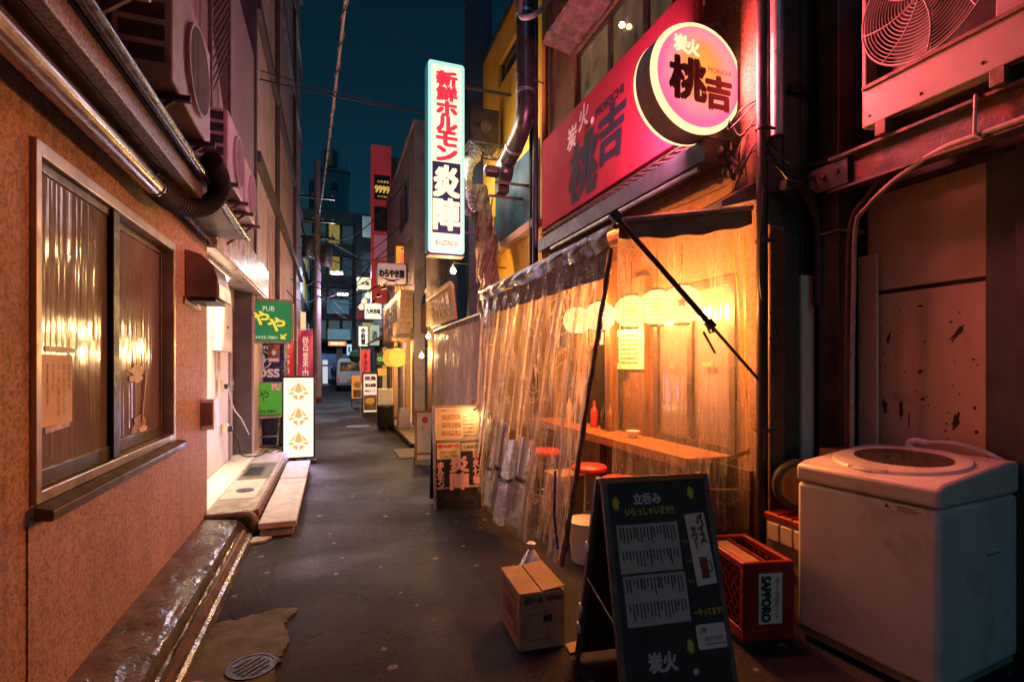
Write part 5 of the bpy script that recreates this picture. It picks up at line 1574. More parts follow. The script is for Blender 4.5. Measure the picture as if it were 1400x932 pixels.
LT(cb, 'SAPPORO', (-bx, .10, .275), YN, ZP, m_cartondark, w=.1, h=.02, local=True)
LT(cb, '生ビール', (-.05, -by, .265), XP, ZP, m_cartondark, w=.10, h=.03, local=True, bold=.002)
LT(cb, 'SAPPORO', (.07, -by, .265), XP, ZP, m_cartondark, w=.09, h=.025, local=True, bold=.001)
flat(cb, 'hand_hole', rect(.05, .035), (.03, -by, .16), XP, ZP, m_black, .0015, local=True)
flat(cb, 'print_panel', rect(.14, .14), (-.03, -by, .12), XP, ZP, m_cartonink, .001, local=True)
flat(cb, 'print_inner', rect(.13, .13), (-.03, -by, .12), XP, ZP, m_carton, .0013, local=True)
P('paper_scrap', MB().prism([(1.17, 2.42, .001), (1.26, 2.44, .001), (1.28, 2.52, .001), (1.18, 2.51, .001)], (.005, 0, .003)), m_carton, None, 'flat scrap of cardboard lying next to the printed box', 'scrap')
pb = T('plastic_sack', 'white plastic bag tied at the bottom edge of the vinyl tent', 'bag', (1.22, 3.2, 0))
P('bag', MB().lathe([(.02, .0), (.09, .01), (.105, .08), (.09, .16), (.05, .23), (.02, .28), (.03, .32), (.015, .33)], (1.25, 3.18, 0), 18), m_foil, pb, smooth=True)

# ------------------------------------------------------------ near A-board (black menu board)
ab = T('menu_board', 'black A-frame menu board with pale price sheets and a drink poster', 'A-board', (1.40, 2.02, 0))
tl_, tr_ = Vector((1.155, 2.08, .985)), Vector((1.665, 2.02, .985))
bl_, br_ = Vector((1.165, 1.815, .0)), Vector((1.655, 1.757, .0))
rt = (tr_ - tl_).normalized()
upv = ((tl_ + tr_) / 2 - (bl_ + br_) / 2).normalized()
nn = rt.cross(upv)
ctr = (tl_ + tr_ + bl_ + br_) / 4
Lh = ((tl_ + tr_) / 2 - (bl_ + br_) / 2).length
P('front_panel', MB().obox(ctr, (.25, .008, Lh / 2 - .03), rt, upv), m_chalk, ab)
for s in (-1, 1):
    P('front_leg', MB().obox(ctr + rt * s * .258, (.013, .014, Lh / 2), rt, upv), m_framewood, ab, bevel=.003)
P('top_rail', MB().obox(ctr + upv * (Lh / 2 - .012), (.262, .015, .014), rt, upv), m_orangewood, ab, bevel=.003)
bk = Vector((.02, .27, 0))
bu = (((tl_ + tr_) / 2) - ((bl_ + br_) / 2 + bk * 2)).normalized()
bc_ = ((tl_ + tr_) / 2 + (bl_ + br_) / 2 + bk * 2) / 2 + Vector((0, .02, 0))
P('back_panel', MB().obox(bc_, (.25, .006, Lh / 2 - .03), rt, bu), m_chalk, ab)
for s in (-1, 1):
    P('back_leg', MB().obox(bc_ + rt * s * .258, (.013, .013, Lh / 2), rt, bu), m_framewood, ab, bevel=.003)
P('stay_chain', MB().tube([ctr - rt * .262 - upv * .12, bc_ - rt * .262 - bu * .02], .005, 6), m_steel, ab)
for (q, w) in ((.15, .016), (-.20, .014), (-.32, .018)):
    P('tape_tab', MB().obox(bc_ - rt * .275 + bu * q, (.004, .02, w), rt, bu), m_label, ab)
F0 = ctr - nn * -.008
def onb(a, b_):          # a: -.25..+.25 across, b_: distance down from the top edge
    return ctr + nn * .008 + rt * a + upv * (Lh / 2 - b_)
m_chw = INK('chalk_white', (.52, .47, .46), .7)
m_chy = INK('chalk_yellow', (.55, .42, .06), .7)
m_sheet = M('price_sheet', (.42, .42, .38), (.35, .35, .32), .6, scale=6)
LT(ab, '立呑み', onb(-.045, .10), rt, upv, m_chw, w=.135, h=.048, bold=.002)
LT(ab, 'いらっしゃいませ!!', onb(-.04, .155), rt, upv, m_chy, w=.24, h=.036, bold=.001)
for (a, d) in ((-.20, .115), (.18, .085), (.06, .73)):
    e_ = T
    q = P('oval_badge', MB().add([onb(a, d) + nn * .002 + rt * x + upv * y_ for x, y_ in circ(.03, 20, .8, 1.35)], [tuple(range(20))]), m_dgreen, ab)
    P('badge_hop', MB().add([onb(a, d) + nn * .003 + rt * x + upv * y_ for x, y_ in [((.021 + .004 * math.sin(k * 1.9)) * .75 * math.cos(2 * math.pi * k / 20), (.028 + .004 * math.cos(k * 2.3)) * math.sin(2 * math.pi * k / 20)) for k in range(20)]], [tuple(range(20))]), m_chy, q)
for (d0, d1) in ((.21, .415), (.425, .63)):
    c0 = onb(-.065, (d0 + d1) / 2)
    sh = P('price_sheet', MB().obox(c0 + nn * .002, (.15, .001, (d1 - d0) / 2), rt, upv), m_sheet, ab)
    hr = MB()
    for row in range(2):
        for k in range(17):
            L_ = .025 + .05 * wr.random()
            x = -.135 + k * .0165
            yt = (d1 - d0) / 2 - .012 - row * .1
            hr.add([c0 + nn * .0042 + rt * (x + i * .006) + upv * (yt - j * L_) for i, j in ((0, 0), (1, 0), (1, 1), (0, 1))], [(0, 1, 2, 3)])
    P('written_columns', hr, m_cartondark, sh, kind='stuff')
    for (s_, a_, row) in (('串焼き', -.12, 0), ('刺身', -.06, 0), ('揚物', .02, 0), ('サラダ', .09, 0), ('ビール', -.10, 1), ('酎ハイ', .0, 1), ('日本酒', .09, 1)):
        LT(sh, s_, c0 + nn * .002 + rt * a_ + upv * ((d1 - d0) / 2 - .035 - row * .1), rt, upv, m_ink, w=.014, h=.05, vertical=True)
c0 = onb(.185, .335)
ru = (upv + rt * -.06).normalized()
rr_ = (rt + upv * .06).normalized()
dpz = P('drink_poster', MB().obox(c0 + nn * .003, (.05, .001, .155), rr_, ru), m_label, ab)
m_purp = INK('purple_ink', (.12, .04, .10), .6)
m_dred = INK('dark_red_ink', (.30, .03, .03), .6)
m_teal = INK('teal_ink', (.02, .07, .13), .6)
LT(dpz, 'バイス', c0 + nn * .004 + rr_ * .022 + ru * .085, rr_, ru, m_purp, w=.03, h=.13, vertical=True, bold=.002)
LT(dpz, 'サワー', c0 + nn * .004 + rr_ * -.018 + ru * .05, rr_, ru, m_dred, w=.026, h=.10, vertical=True, bold=.0015)
mug = [(-.022, -.12), (.016, -.12), (.020, -.04), (-.020, -.035)]
P('mug', MB().add([c0 + nn * .0055 + rr_ * a + ru * b_ for a, b_ in mug], [(0, 1, 2, 3)]), m_dred, dpz)
P('mug_handle', MB().tube([c0 + nn * .006 + rr_ * a + ru * b_ for a, b_ in ((.018, -.06), (.034, -.06), (.036, -.095), (.018, -.105))], .003, 5), m_teal, dpz)
P('mug_base', MB().add([c0 + nn * .006 + rr_ * a + ru * b_ for a, b_ in ((-.023, -.128), (.017, -.128), (.017, -.116), (-.023, -.116))], [(0, 1, 2, 3)]), m_teal, dpz)
LT(ab, 'ーやってます!', onb(.17, .60), rt, upv, m_chy, w=.14, h=.03, bold=.001)
c0 = onb(.17, .70)
nt_ = P('white_note', slab2(rrect(.145, .10, .015), c0 + nn * .003, rt, upv, .002), m_label, ab)
LT(nt_, '2階', c0 + nn * .003 + rt * -.04 + upv * .027, rt, upv, m_teal, w=.035, h=.022)
LT(nt_, '席あります。', c0 + nn * .003 + rt * .012 + upv * -.008, rt, upv, m_teal, w=.10, h=.022)
P('underline', MB().add([c0 + nn * .006 + rt * a + upv * b_ for a, b_ in ((-.04, -.032), (.06, -.032), (.06, -.028), (-.04, -.028))], [(0, 1, 2, 3)]), m_teal, nt_)
LT(ab, '炭火', onb(-.08, .775), rt, upv, m_chw, w=.13, h=.075, bold=.003)
LT(ab, 'M', onb(.03, .835), rt, upv, m_ink, w=.03, h=.032, bold=.002)
P('pink_dot', MB().add([onb(.068, .83) + nn * .003 + rt * a + upv * b_ for a, b_ in circ(.014, 14)], [tuple(range(14))]), m_palepink, ab)
LT(ab, 'MOKICHI', onb(.16, .825), rt, upv, m_ink, w=.14, h=.032, bold=.002)
LT(ab, '桃吉', onb(.04, .92), rt, upv, m_ink, w=.36, h=.16, bold=.008)
for i, s_ in enumerate(('鶏皮', 'ポン酢', '煮込み')):
    LT(ab, s_, onb(.115, .30 + i * .085), rt, upv, m_chy, w=.03, h=.016)

pq = at(262, 940, Z=.03)
P('pink_dish', MB().lathe([(.02, 0), (.045, .005), (.055, .03), (.05, .034), (.001, .03)], (pq.x, pq.y, 0.0), 20), M('pink_plastic', (.6, .25, .24), (.5, .2, .2), .4), None, 'small pink plastic dish lying at the edge of the tin flashing', 'dish', smooth=True)

# ============================================================ RIGHT: ochre building
YX = 2.62
b5 = T('ochre_building', 'ochre yellow building with a blue painted band past the tavern', 'building', (3.4, 7.7, 0))
P('wall', MB().wall((YX, 0, 0), YN, ZP, XN, -9.1, -6.28, 0, 7.05, [(-8.16, -6.7, 6.13, 6.54)], .2), m_yellow, b5)
P('roof_slab', MB().box(YX - .03, 6.26, 7.051, 5.5, 9.12, 7.12), m_darksheet, b5)
wn_ = P('window', MB().wall((YX + .05, 0, 0), YN, ZP, XN, -8.155, -6.705, 6.135, 6.535, [(-8.12, -7.45, 6.17, 6.5), (-7.41, -6.74, 6.17, 6.5)], .05), m_aludark, b5)
P('pane', MB().box(YX + .07, 6.74, 6.17, YX + .075, 8.12, 6.5), m_glassdark, wn_)
P('blue_band', MB().box(YX - .012, 6.36, 3.47, YX - .001, 8.3, 4.55), m_bluemural, b5, label='blue painted band with dark flecks on the ochre wall')
P('ledge', MB().box(YX - .14, 6.3, 3.34, YX - .001, 8.35, 3.45), m_stucco, b5, bevel=.01)
P('corner_pier', MB().box(2.36, 9.12, 0, 2.80, 9.45, 10.5), m_navywall, b5)
P('downpipe', MB().tube([(2.50, 6.22, 0), (2.50, 6.22, 9.5)], .04, 12), m_black, b5, smooth=True)
P('downpipe', MB().tube([(2.50, 6.36, 0), (2.50, 6.36, 9.5)], .03, 12), m_black, b5, smooth=True)
# kitchen exhaust duct
ed = T('exhaust_duct', 'thick sooty exhaust duct elbowing down the ochre wall', 'duct', (2.3, 6.3, 4.0))
P('riser', MB().tube([(2.33, 6.14, 9.5), (2.33, 6.14, 4.95)], .115, 20), m_ductdark, ed, smooth=True)
P('elbow', MB().tube(spline([(2.33, 6.14, 4.95), (2.33, 6.16, 4.75), (2.32, 6.30, 4.55), (2.30, 6.50, 4.42), (2.28, 6.70, 4.33)], 6), .118, 20), m_ductdark, ed, smooth=True)
for (c_, ax_) in (((2.33, 6.14, 5.0), ZP), ((2.33, 6.14, 6.0), ZP), ((2.33, 6.14, 7.0), ZP), ((2.30, 6.48, 4.43), Vector((0, .9, -.4)))):
    P('joint_band', MB().lathe([(.126, -.02), (.126, .02)], c_, 20, ax_), m_steel, ed, smooth=True)
P('clamp_arm', MB().tube([(2.20, 6.1, 5.2), (2.62, 6.20, 5.2)], .01, 6), m_bracket, ed)
P('blower', MB().lathe([(.001, -.09), (.15, -.09), (.17, -.05), (.17, .05), (.15, .09), (.001, .09)], (2.27, 6.82, 4.22), 20, XP), m_ductdark, ed, smooth=True)
P('blower_motor', MB().lathe([(.08, 0), (.08, .16), (.05, .18), (.001, .18)], (2.17, 6.86, 4.22), 14, XN), m_ductdark, ed, smooth=True)
P('blower_outlet', MB().box(2.20, 6.85, 3.95, 2.36, 7.05, 4.15), m_ductdark, ed, bevel=.01)
P('stand', MB().bar((2.1, 6.7, 4.02), (2.61, 6.7, 4.02), .03), m_bracket, ed)
P('stand', MB().bar((2.1, 6.98, 3.92), (2.61, 6.98, 3.92), .03), m_bracket, ed)
P('flex_loop', MB().tube(spline([(2.28, 6.1, 6.3), (2.2, 5.98, 5.9), (2.22, 5.85, 5.75), (2.35, 5.75, 5.78), (2.5, 5.68, 5.95)], 10), [.035 if k % 2 else .030 for k in range(41)], 10), m_cord, ed, smooth=True)
# fan box
fx = T('vent_fan_box', 'square black ventilator box on a wire shelf beside the tall white sign', 'ventilator', (2.27, 7.9, 4.9))
P('box', MB().box(2.03, 7.75, 4.98, 2.50, 8.15, 5.55), m_ductdark, fx, bevel=.01)
P('motor_cap', MB().lathe([(.10, 0), (.09, .03), (.001, .04)], (2.28, 7.75, 5.27), 20, YN), m_bracket, fx, smooth=True)
sf = P('wire_shelf', MB().wall((0, 0, 4.955), XP, YP, ZP, 1.96, 2.61, 7.6, 8.2, [(1.98, 2.59, 7.62, 8.18)], .02), m_darksteel, fx)
for k in range(9):
    P('shelf_wire', MB().tube([(2.02 + k * .065, 7.6, 4.95), (2.02 + k * .065, 8.2, 4.95)], .006, 5), m_darksteel, sf)
P('shelf_strut', MB().bar((2.0, 7.62, 4.94), (2.61, 7.62, 4.6), .02), m_darksteel, fx)
P('foil_elbow', MB().tube(spline([(2.13, 7.8, 4.93), (2.10, 7.78, 4.78), (2.0, 7.72, 4.66), (1.94, 7.70, 4.45), (1.94, 7.70, 4.15), (1.97, 7.70, 3.98), (2.05, 7.72, 3.88)], 8), [.10 + .006 * math.sin(k * 1.7) for k in range(49)], 18), m_foilduct, fx, smooth=True)
# withered trunk
tr = T('withered_tree', 'dead wrinkled tree trunk leaning against the ochre wall above the awning', 'tree trunk', (2.2, 7.3, 2.3))
tp_ = spline([(2.12, 6.95, 2.05), (2.16, 7.15, 2.6), (2.20, 7.42, 3.2), (2.22, 7.68, 3.8), (2.20, 7.86, 4.35)], 14)
vs_, fs_ = [], []
nk = 22
for i, p in enumerate(tp_):
    for k in range(nk):
        a = 2 * math.pi * k / nk
        r_ = .17 - .05 * i / len(tp_) + .05 * noise.noise(Vector((math.cos(a) * 2.2, math.sin(a) * 2.2, i * .22))) + .035 * noise.noise(Vector((math.cos(a) * 6, math.sin(a) * 6, i * .35)))
        vs_.append(p + Vector((r_ * math.cos(a), r_ * math.sin(a), 0)))
for i in range(len(tp_) - 1):
    for k in range(nk):
        q = (k + 1) % nk
        fs_.append((i * nk + k, i * nk + q, (i + 1) * nk + q, (i + 1) * nk + k))
P('trunk', MB().add(vs_, fs_), m_barkwrap, tr, smooth=True)
for i in range(16):
    rr = random.Random(i)
    z0 = rr.randint(4, 46)
    a0 = 2.6 + rr.random() * 2.6
    p = [tp_[min(len(tp_) - 1, z0 + j)] + Vector((.17 * math.cos(a0 + .12 * j), .17 * math.sin(a0 + .12 * j), .01 * j)) for j in range(0, 9, 2)]
    P('bark_strip', MB().tube(p, .016, 6), m_barkwrap, tr, smooth=True)

# ============================================================ tall white vertical sign
vs2 = T('vertical_sign', 'tall white illuminated box sign with red and navy Japanese lettering', 'sign', (1.575, 7.5, 3.15))
m_vlit = EM('lit_cream_acrylic', (1.0, .86, .55), 1.0, (.8, .75, .6), var=.1)
P('casing', slab2(rrect(.54, 2.80, .05), (1.575, 7.41, 4.545), XP, ZP, .20), m_steel, vs2, bevel=.004)
P('lit_frame', ring2(rrect(.54, 2.80, .05), rrect(.44, 2.69, .03), (1.575, 7.404, 4.545), XP, ZP, .004), EM('lit_aqua_edge', (.33, .75, .62), .9), vs2)
P('face', slab2(rrect(.438, 2.688, .03), (1.575, 7.405, 4.545), XP, ZP, .004), m_vlit, vs2)
m_redlet = INK('red_sign_letter', (.75, .035, .06), .5, .75)
m_navylet = INK('navy_sign_panel', (.008, .035, .10), .5, .35)
m_vcream = INK('cream_sign_letter', (1.0, .84, .52), .5, .95)
LT(vs2, '新鮮ホルモン', (1.58, 7.404, 5.155), XP, ZP, m_redlet, w=.29, h=1.32, vertical=True, bold=.014)
flat(vs2, 'navy_panel', rect(.42, 1.04), (1.575, 7.404, 3.96), XP, ZP, m_navylet, .002)
LT(vs2, '炎陣', (1.575, 7.402, 3.96), XP, ZP, m_vcream, w=.36, h=.96, vertical=True, bold=.018)
LT(vs2, 'EnZIN', (1.54, 7.404, 3.30), XP, ZP, m_ink, w=.24, h=.07, shear=.2)
LT(vs2, '炎', (1.72, 7.404, 3.30), XP, ZP, m_redlet, w=.08, h=.08)
P('side_strip', MB().box(1.292, 7.42, 3.18, 1.3035, 7.6, 5.9), EM('lit_teal_side', (.02, .16, .17), .6), vs2)
for z in (3.5, 5.7):
    P('mount_arm', MB().bar((1.846, 7.52, z), (2.61, 7.52, z), .035), m_darksteel, vs2)
P('base_trim', MB().box(1.305, 7.40, 3.115, 1.845, 7.61, 3.143), m_bracket, vs2)
lamp('AREA', vs2, (1.575, 7.38, 4.5), 16, (1.0, .76, .86), .45, (R(-90), 0, 0), 2.6)
lamp('AREA', vs2, (1.28, 7.5, 4.5), 9, (.40, .62, 1.0), .18, (0, R(90), 0), 2.6)
lamp('AREA', vs2, (1.86, 7.5, 4.6), 36, (1.0, .84, .6), .18, (0, R(-90), 0), 2.6)

# ============================================================ second tent
t2 = T('cloudy_tent', 'cloudy pleated vinyl curtain tent between the awning and the plank-sign tavern', 'curtain', (1.9, 7.5, 0))
def t2p(a, b):
    y = 6.05 + 3.05 * a
    ph = a * 150 + 4 * noise.noise(Vector((a * 9, 0, 0)))
    return Vector((1.74 + .024 * math.sin(ph) * (.4 + .6 * b) + .02 * noise.noise(Vector((a * 12, b * 3, 0))) - .06 * b, y, 2.12 - 2.0 * b))
P('curtain_sheet', MB().sheet(t2p, 260, 30), m_vinyl2, t2, smooth=True)
P('curtain_sheet', MB().sheet(lambda a, b: Vector((1.74 + .85 * a - .03 * b, 9.10 + .02 * math.sin(a * 40) * b, 2.12 + .25 * a - 2.0 * b)), 60, 16), m_vinyl2, t2, smooth=True)
P('roof_sheet', MB().sheet(lambda a, b: Vector((1.70 + .9 * b, 6.02 + 3.12 * a, 2.13 + .38 * b - .02 * math.sin(b * math.pi))), 20, 6), m_vinyl2, t2)
P('rail', MB().tube([(1.72, 6.02, 2.14), (1.72, 9.14, 2.14)], .018, 10), m_steel, t2, smooth=True)
for k in range(18):
    P('curtain_hook', MB().lathe([(.016, -.03), (.020, 0), (.012, .03)], (1.715, 6.2 + k * .165, 2.09), 8), m_steel, t2)
for (y, z, w, h) in ((8.75, 1.45, .09, .24), (8.25, 1.33, .06, .2), (8.35, 1.05, .05, .3), (8.3, 1.55, .07, .14)):
    nt2 = P('paper_note', MB().box(1.628, y - w / 2, z - h / 2, 1.634, y + w / 2, z + h / 2), m_label, t2)
    ln2 = MB()
    for k in range(4):
        ln2.add([Vector((1.626, y - w * .3 + q * w * .5, z + h * (.32 - .2 * k) + q2 * h * .08)) for q, q2 in ((0, 0), (1, 0), (1, 1), (0, 1))], [(0, 1, 2, 3)])
    P('note_lines', ln2, m_ink, nt2, kind='stuff')
# wooden carved sign
wd = T('carved_wood_sign', 'wooden board with gold carved calligraphy above the cloudy tent', 'sign', (1.74, 8.5, 2.12))
P('board', MB().prism([(1.72, 7.52, 2.20), (1.72, 9.50, 2.20), (1.66, 9.50, 2.72), (1.66, 7.52, 2.72)], (.05, 0, .006)), m_plank, wd, bevel=.006)
P('frame', MB().bar((1.655, 7.5, 2.735), (1.655, 9.52, 2.735), .05), m_woodlight, wd)
m_gold = M('gold_leaf', (.75, .50, .16), (.6, .36, .1), .4, .5, scale=20)
LT(wd, 'ちょいさき', (1.69, 8.5, 2.46), YN, (-.06, 0, .52), m_gold, w=1.6, h=.34, bold=.012, lift=.006)
# bulbs
def bulb_lamp(p, arm_to, energy, label, r=.045):
    p = Vector(p)
    t = T('bare_bulb', label, 'lamp', (p.x, p.y, p.z - .06), group='bare bulbs along the taverns')
    P('bulb', MB().lathe([(.001, -r), (r * .7, -r * .75), (r, 0), (r * .7, r * .7), (r * .4, r * 1.2)], p, 16), m_bulb, t, smooth=True)
    P('holder', MB().lathe([(r * .45, r * 1.2), (r * .5, r * 2.2), (.005, r * 2.4)], p, 12), m_black, t, smooth=True)
    P('arm', MB().tube([p + Vector((0, 0, r * 2.3)), p + Vector((0, 0, r * 2.9)), arm_to], .008, 6), m_black, t)
    lamp('POINT', t, p - Vector((0, 0, .0)) + Vector((-.07, -.07, 0)), energy, (1.0, .60, .24), .05)
    return t
bulb_lamp((1.72, 7.6, 2.93), (2.6, 7.7, 3.05), 48, 'bare warm bulb on an arm just below the tall white sign')
bulb_lamp((1.72, 9.72, 2.06), (2.0, 9.8, 2.3), 60, 'bare warm bulb at the end of the carved wooden sign')
bulb_lamp((1.70, 10.38, 1.70), (2.0, 10.4, 1.9), 75, 'low bare warm bulb on the beige pilaster')

# ============================================================ navy building with pilaster
b6 = T('navy_building', 'narrow dark navy building with a beige pilaster and timber door', 'building', (2.6, 10.6, 0))
P('wall', MB().wall((2.02, 0, 0), YN, ZP, XN, -11.9, -9.47, 0, 6.6, [(-11.4, -10.6, .12, 2.1), (-11.5, -10.0, 4.0, 5.3)], .2), m_navywall, b6)
P('pilaster', MB().box(1.80, 9.95, 2.30, 2.019, 10.45, 4.4), m_beige, b6, bevel=.01)
P('pilaster_band', MB().box(1.775, 9.92, 2.98, 2.02, 10.48, 3.06), m_beige, b6)
P('pilaster_foot', MB().box(1.83, 9.96, 0, 2.019, 10.44, 2.29), m_wood, b6)
P('door', MB().box(2.05, 10.61, .12, 2.09, 11.39, 2.09), m_wood, b6)
P('window_pane', MB().box(2.1, 10.0, 4.0, 2.11, 11.5, 5.3), m_glassdark, b6)
P('lintel_board', MB().box(1.92, 9.5, 2.25, 2.019, 11.85, 2.9), m_wood, b6)
P('wall_chute', MB().bar((1.9, 9.52, 2.3), (1.98, 9.52, 4.6), .10, .08), m_black, b6)

# wooden deck
dk = T('wooden_deck', 'low wooden plank deck in front of the taverns', 'deck', (1.75, 10.6, 0))
for k in range(9):
    P('plank', MB().box(1.36 + k * .072, 9.35, .07, 1.425 + k * .072, 13.6, .10), m_deck, dk)
P('edge_beam', MB().box(1.33, 9.33, 0, 1.355, 13.62, .095), m_blackrub, dk)
for y in (9.4, 10.8, 12.2, 13.5):
    P('bearer', MB().box(1.36, y, 0, 2.0, y + .06, .068), m_black, dk)
# low A-board behind
wb = T('white_easel_sign', 'white A-frame notice with an orange wood frame beside the deck', 'A-board', (1.45, 7.95, 0))
c0, rt2 = Vector((1.42, 7.95, .42)), Vector((.97, -.12, 0))
up2 = Vector((0, .2, 1)).normalized()
P('panel', MB().obox(c0, (.20, .008, .36), rt2, up2), m_label, wb)
for s in (-1, 1):
    P('leg', MB().obox(c0 + rt2.normalized() * s * .205 + up2 * -.02, (.016, .014, .42), rt2, up2), m_orangewood, wb)
P('rail', MB().obox(c0 + up2 * .37, (.22, .014, .018), rt2, up2), m_orangewood, wb)
P('rail', MB().obox(c0 + up2 * -.28, (.20, .014, .018), rt2, up2), m_orangewood, wb)
P('back_leg', MB().bar((1.25, 8.06, .74), (1.25, 8.30, 0), .03), m_orangewood, wb)
P('back_leg', MB().bar((1.60, 8.02, .74), (1.60, 8.26, 0), .03), m_orangewood, wb)
n2 = rt2.normalized().cross(up2)
flat(wb, 'red_seal', circ(.05, 16), c0 + n2 * .009 + rt2.normalized() * -.06 + up2 * .24, rt2, up2, m_redink, .002)
LT(wb, '本日', c0 + n2 * .009 + rt2.normalized() * -.06 + up2 * .10, rt2, up2, m_gold, w=.12, h=.06)

# 炎陣 A-board
eb = T('lit_menu_board', 'aluminium A-frame board with bold Japanese lettering lit by a clip lamp', 'A-board', (1.27, 5.40, 0))
tl_, tr_ = Vector((1.0, 5.40, 1.08)), Vector((1.52, 5.37, 1.08))
bl_, br_ = Vector((.99, 5.28, .0)), Vector((1.52, 5.25, .0))
rt3 = (tr_ - tl_).normalized()
up3 = ((tl_ + tr_) / 2 - (bl_ + br_) / 2).normalized()
n3 = rt3.cross(up3)
c3 = (tl_ + tr_ + bl_ + br_) / 4
L3 = 1.085
def one(a, b_): return c3 + n3 * .01 + rt3 * a + up3 * (L3 / 2 - b_)
for s in (-1, 1):
    P('upright', MB().obox(c3 + rt3 * s * .25, (.014, .014, L3 / 2), rt3, up3), m_alu, eb, bevel=.003)
for d in (.012, .38, .865):
    P('rail', MB().obox(one(0, d) - n3 * .01, (.236, .013, .012), rt3, up3), m_alu, eb, bevel=.003)
P('base_panel', MB().obox(one(0, .98) - n3 * .012, (.236, .006, .10), rt3, up3), m_black, eb)
LT(eb, 'Enzin', one(.0, .97) - n3 * .005, rt3, up3, m_bracket, w=.3, h=.05)
P('back_frame', MB().obox(c3 + Vector((0, .22, 0)), (.25, .01, L3 / 2 - .02), rt3, (0, -.22, 1)), m_black, eb)
m_menu = M('menu_paper', (.66, .55, .38), (.58, .46, .3), .6, scale=8)
P('upper_panel', MB().obox(one(0, .195) - n3 * .006, (.235, .004, .17), rt3, up3), m_menu, eb)
mp = MB()
for r_ in range(3):
    for k in range(3):
        mp.add([one(-.165 + k * .07 + i * .058, .10 + r_ * .085 + j * .05) + n3 * .001 for i, j in ((0, 0), (1, 0), (1, 1), (0, 1))], [(0, 3, 2, 1)])
m_food = M('food_photo', (.42, .13, .05), (.55, .36, .16), .5, scale=45, lo=.4, hi=.6)
P('food_photos', mp, m_food, eb, kind='stuff')
mp = MB()
for r_ in range(6):
    mp.add([one(.06 + i * (.10 + .05 * wr.random()), .12 + r_ * .04 + j * .012) + n3 * .001 for i, j in ((0, 0), (1, 0), (1, 1), (0, 1))], [(0, 3, 2, 1)])
P('price_lines', mp, m_food, eb, kind='stuff')
LT(eb, '炎陣メニュー', one(-.09, .055), rt3, up3, m_redink, w=.18, h=.025)
P('lower_panel', MB().obox(one(0, .62) - n3 * .006, (.235, .004, .225), rt3, up3), m_black, eb)
LT(eb, '炎陣', one(.01, .71), rt3, up3, m_palepink, w=.19, h=.36, vertical=True, bold=.008)
LT(eb, '炭火七輪', one(.19, .66), rt3, up3, m_palepink, w=.065, h=.36, vertical=True, bold=.004)
LT(eb, 'ホルモン', one(-.19, .73), rt3, up3, m_palepink, w=.065, h=.28, vertical=True, bold=.004)
ty = P('time_poster', MB().obox(one(-.10, .48), (.125, .002, .085), rt3, up3), m_menu, eb)
c_ = one(-.10, .48) + n3 * .002
flat(ty, 'seal', circ(.026, 16), c_ - rt3 * .09 + up3 * .05, rt3, up3, m_redink, .001)
LT(ty, 'タイムサービス', c_ + rt3 * .025 + up3 * .052, rt3, up3, m_redink, w=.165, h=.035, bold=.002)
LT(ty, 'ALL ¥300', c_ + rt3 * -.01 + up3 * -.012, rt3, up3, m_gold, w=.17, h=.03, bold=.002)
LT(ty, '17:00-19:00', c_ + up3 * -.055, rt3, up3, m_ink, w=.18, h=.022)
P('side_poster', MB().obox(one(.13, .445), (.095, .002, .045), rt3, up3), m_menu, eb)
LT(eb, '七輪焼肉', one(.13, .445) + n3 * .003, rt3, up3, m_ink, w=.15, h=.04)
cl = T('clip_lamp', 'small orange clip-on spotlight on top of the lit menu board', 'lamp', (1.44, 5.32, 1.02))
P('clamp', MB().box(1.42, 5.34, 1.082, 1.46, 5.40, 1.14), m_orangewood, cl, bevel=.004)
P('neck', MB().tube(spline([(1.44, 5.36, 1.13), (1.455, 5.30, 1.13), (1.46, 5.24, 1.06)], 5), .006, 6), m_steel, cl, smooth=True)
P('shade', MB().lathe([(.012, 0), (.03, .05), (.034, .055), (.028, .045)], (1.46, 5.235, 1.06), 14, (-.55, .25, -.6)), m_alu, cl, smooth=True)
lamp('POINT', cl, (1.42, 5.22, 1.0), 2.2, (1.0, .70, .32), .02)

# ============================================================ mauve building with plank sign tavern
b7 = T('mauve_building', 'mauve rendered building with a tall window above the plank-sign tavern', 'building', (2.6, 15, 0))
P('wall', MB().wall((1.78, 0, 0), YN, ZP, XN, -18.2, -11.92, 0, 7.1, [(-14.7, -12.85, 5.15, 6.3), (-13.9, -12.3, .12, 2.1), (-17.3, -15.2, .12, 2.1)], .25), m_violetwall, b7)
P('parapet', MB().box(1.74, 11.92, 7.101, 4, 18.2, 7.2), m_violetwall, b7)
ww = P('window', MB().wall((1.80, 0, 0), YN, ZP, XN, -14.69, -12.86, 5.16, 6.29, [(-14.6, -13.82, 5.22, 6.23), (-13.74, -12.95, 5.22, 6.23)], .06), m_aludark, b7)
for (a, b_) in ((12.95, 13.74), (13.82, 14.6)):
    P('pane', MB().box(1.82, a, 5.22, 1.825, b_, 6.23), m_glassdark, ww)
P('timber_front', MB().box(1.70, 11.95, 2.12, 1.779, 17.9, 2.36), m_wood, b7)
m_glowdoor = EM('lit_doorway', (1.0, .42, .10), .75, (.6, .35, .15), var=.5, vscale=4)
for (a, b_) in ((12.3, 13.9), (15.2, 17.3)):
    P('lit_door', MB().box(1.86, a, .12, 1.88, b_, 2.1), m_glowdoor, b7)
    for k in range(5):
        P('door_bar', MB().box(1.845, a + (b_ - a) * k / 4 - .025, .12, 1.859, a + (b_ - a) * k / 4 + .025, 2.1), m_wood, b7)
P('post', MB().box(1.60, 12.0, .1, 1.70, 12.12, 2.2), m_woodlight, b7)
P('post', MB().box(1.60, 14.4, .1, 1.70, 14.52, 2.2), m_woodlight, b7)
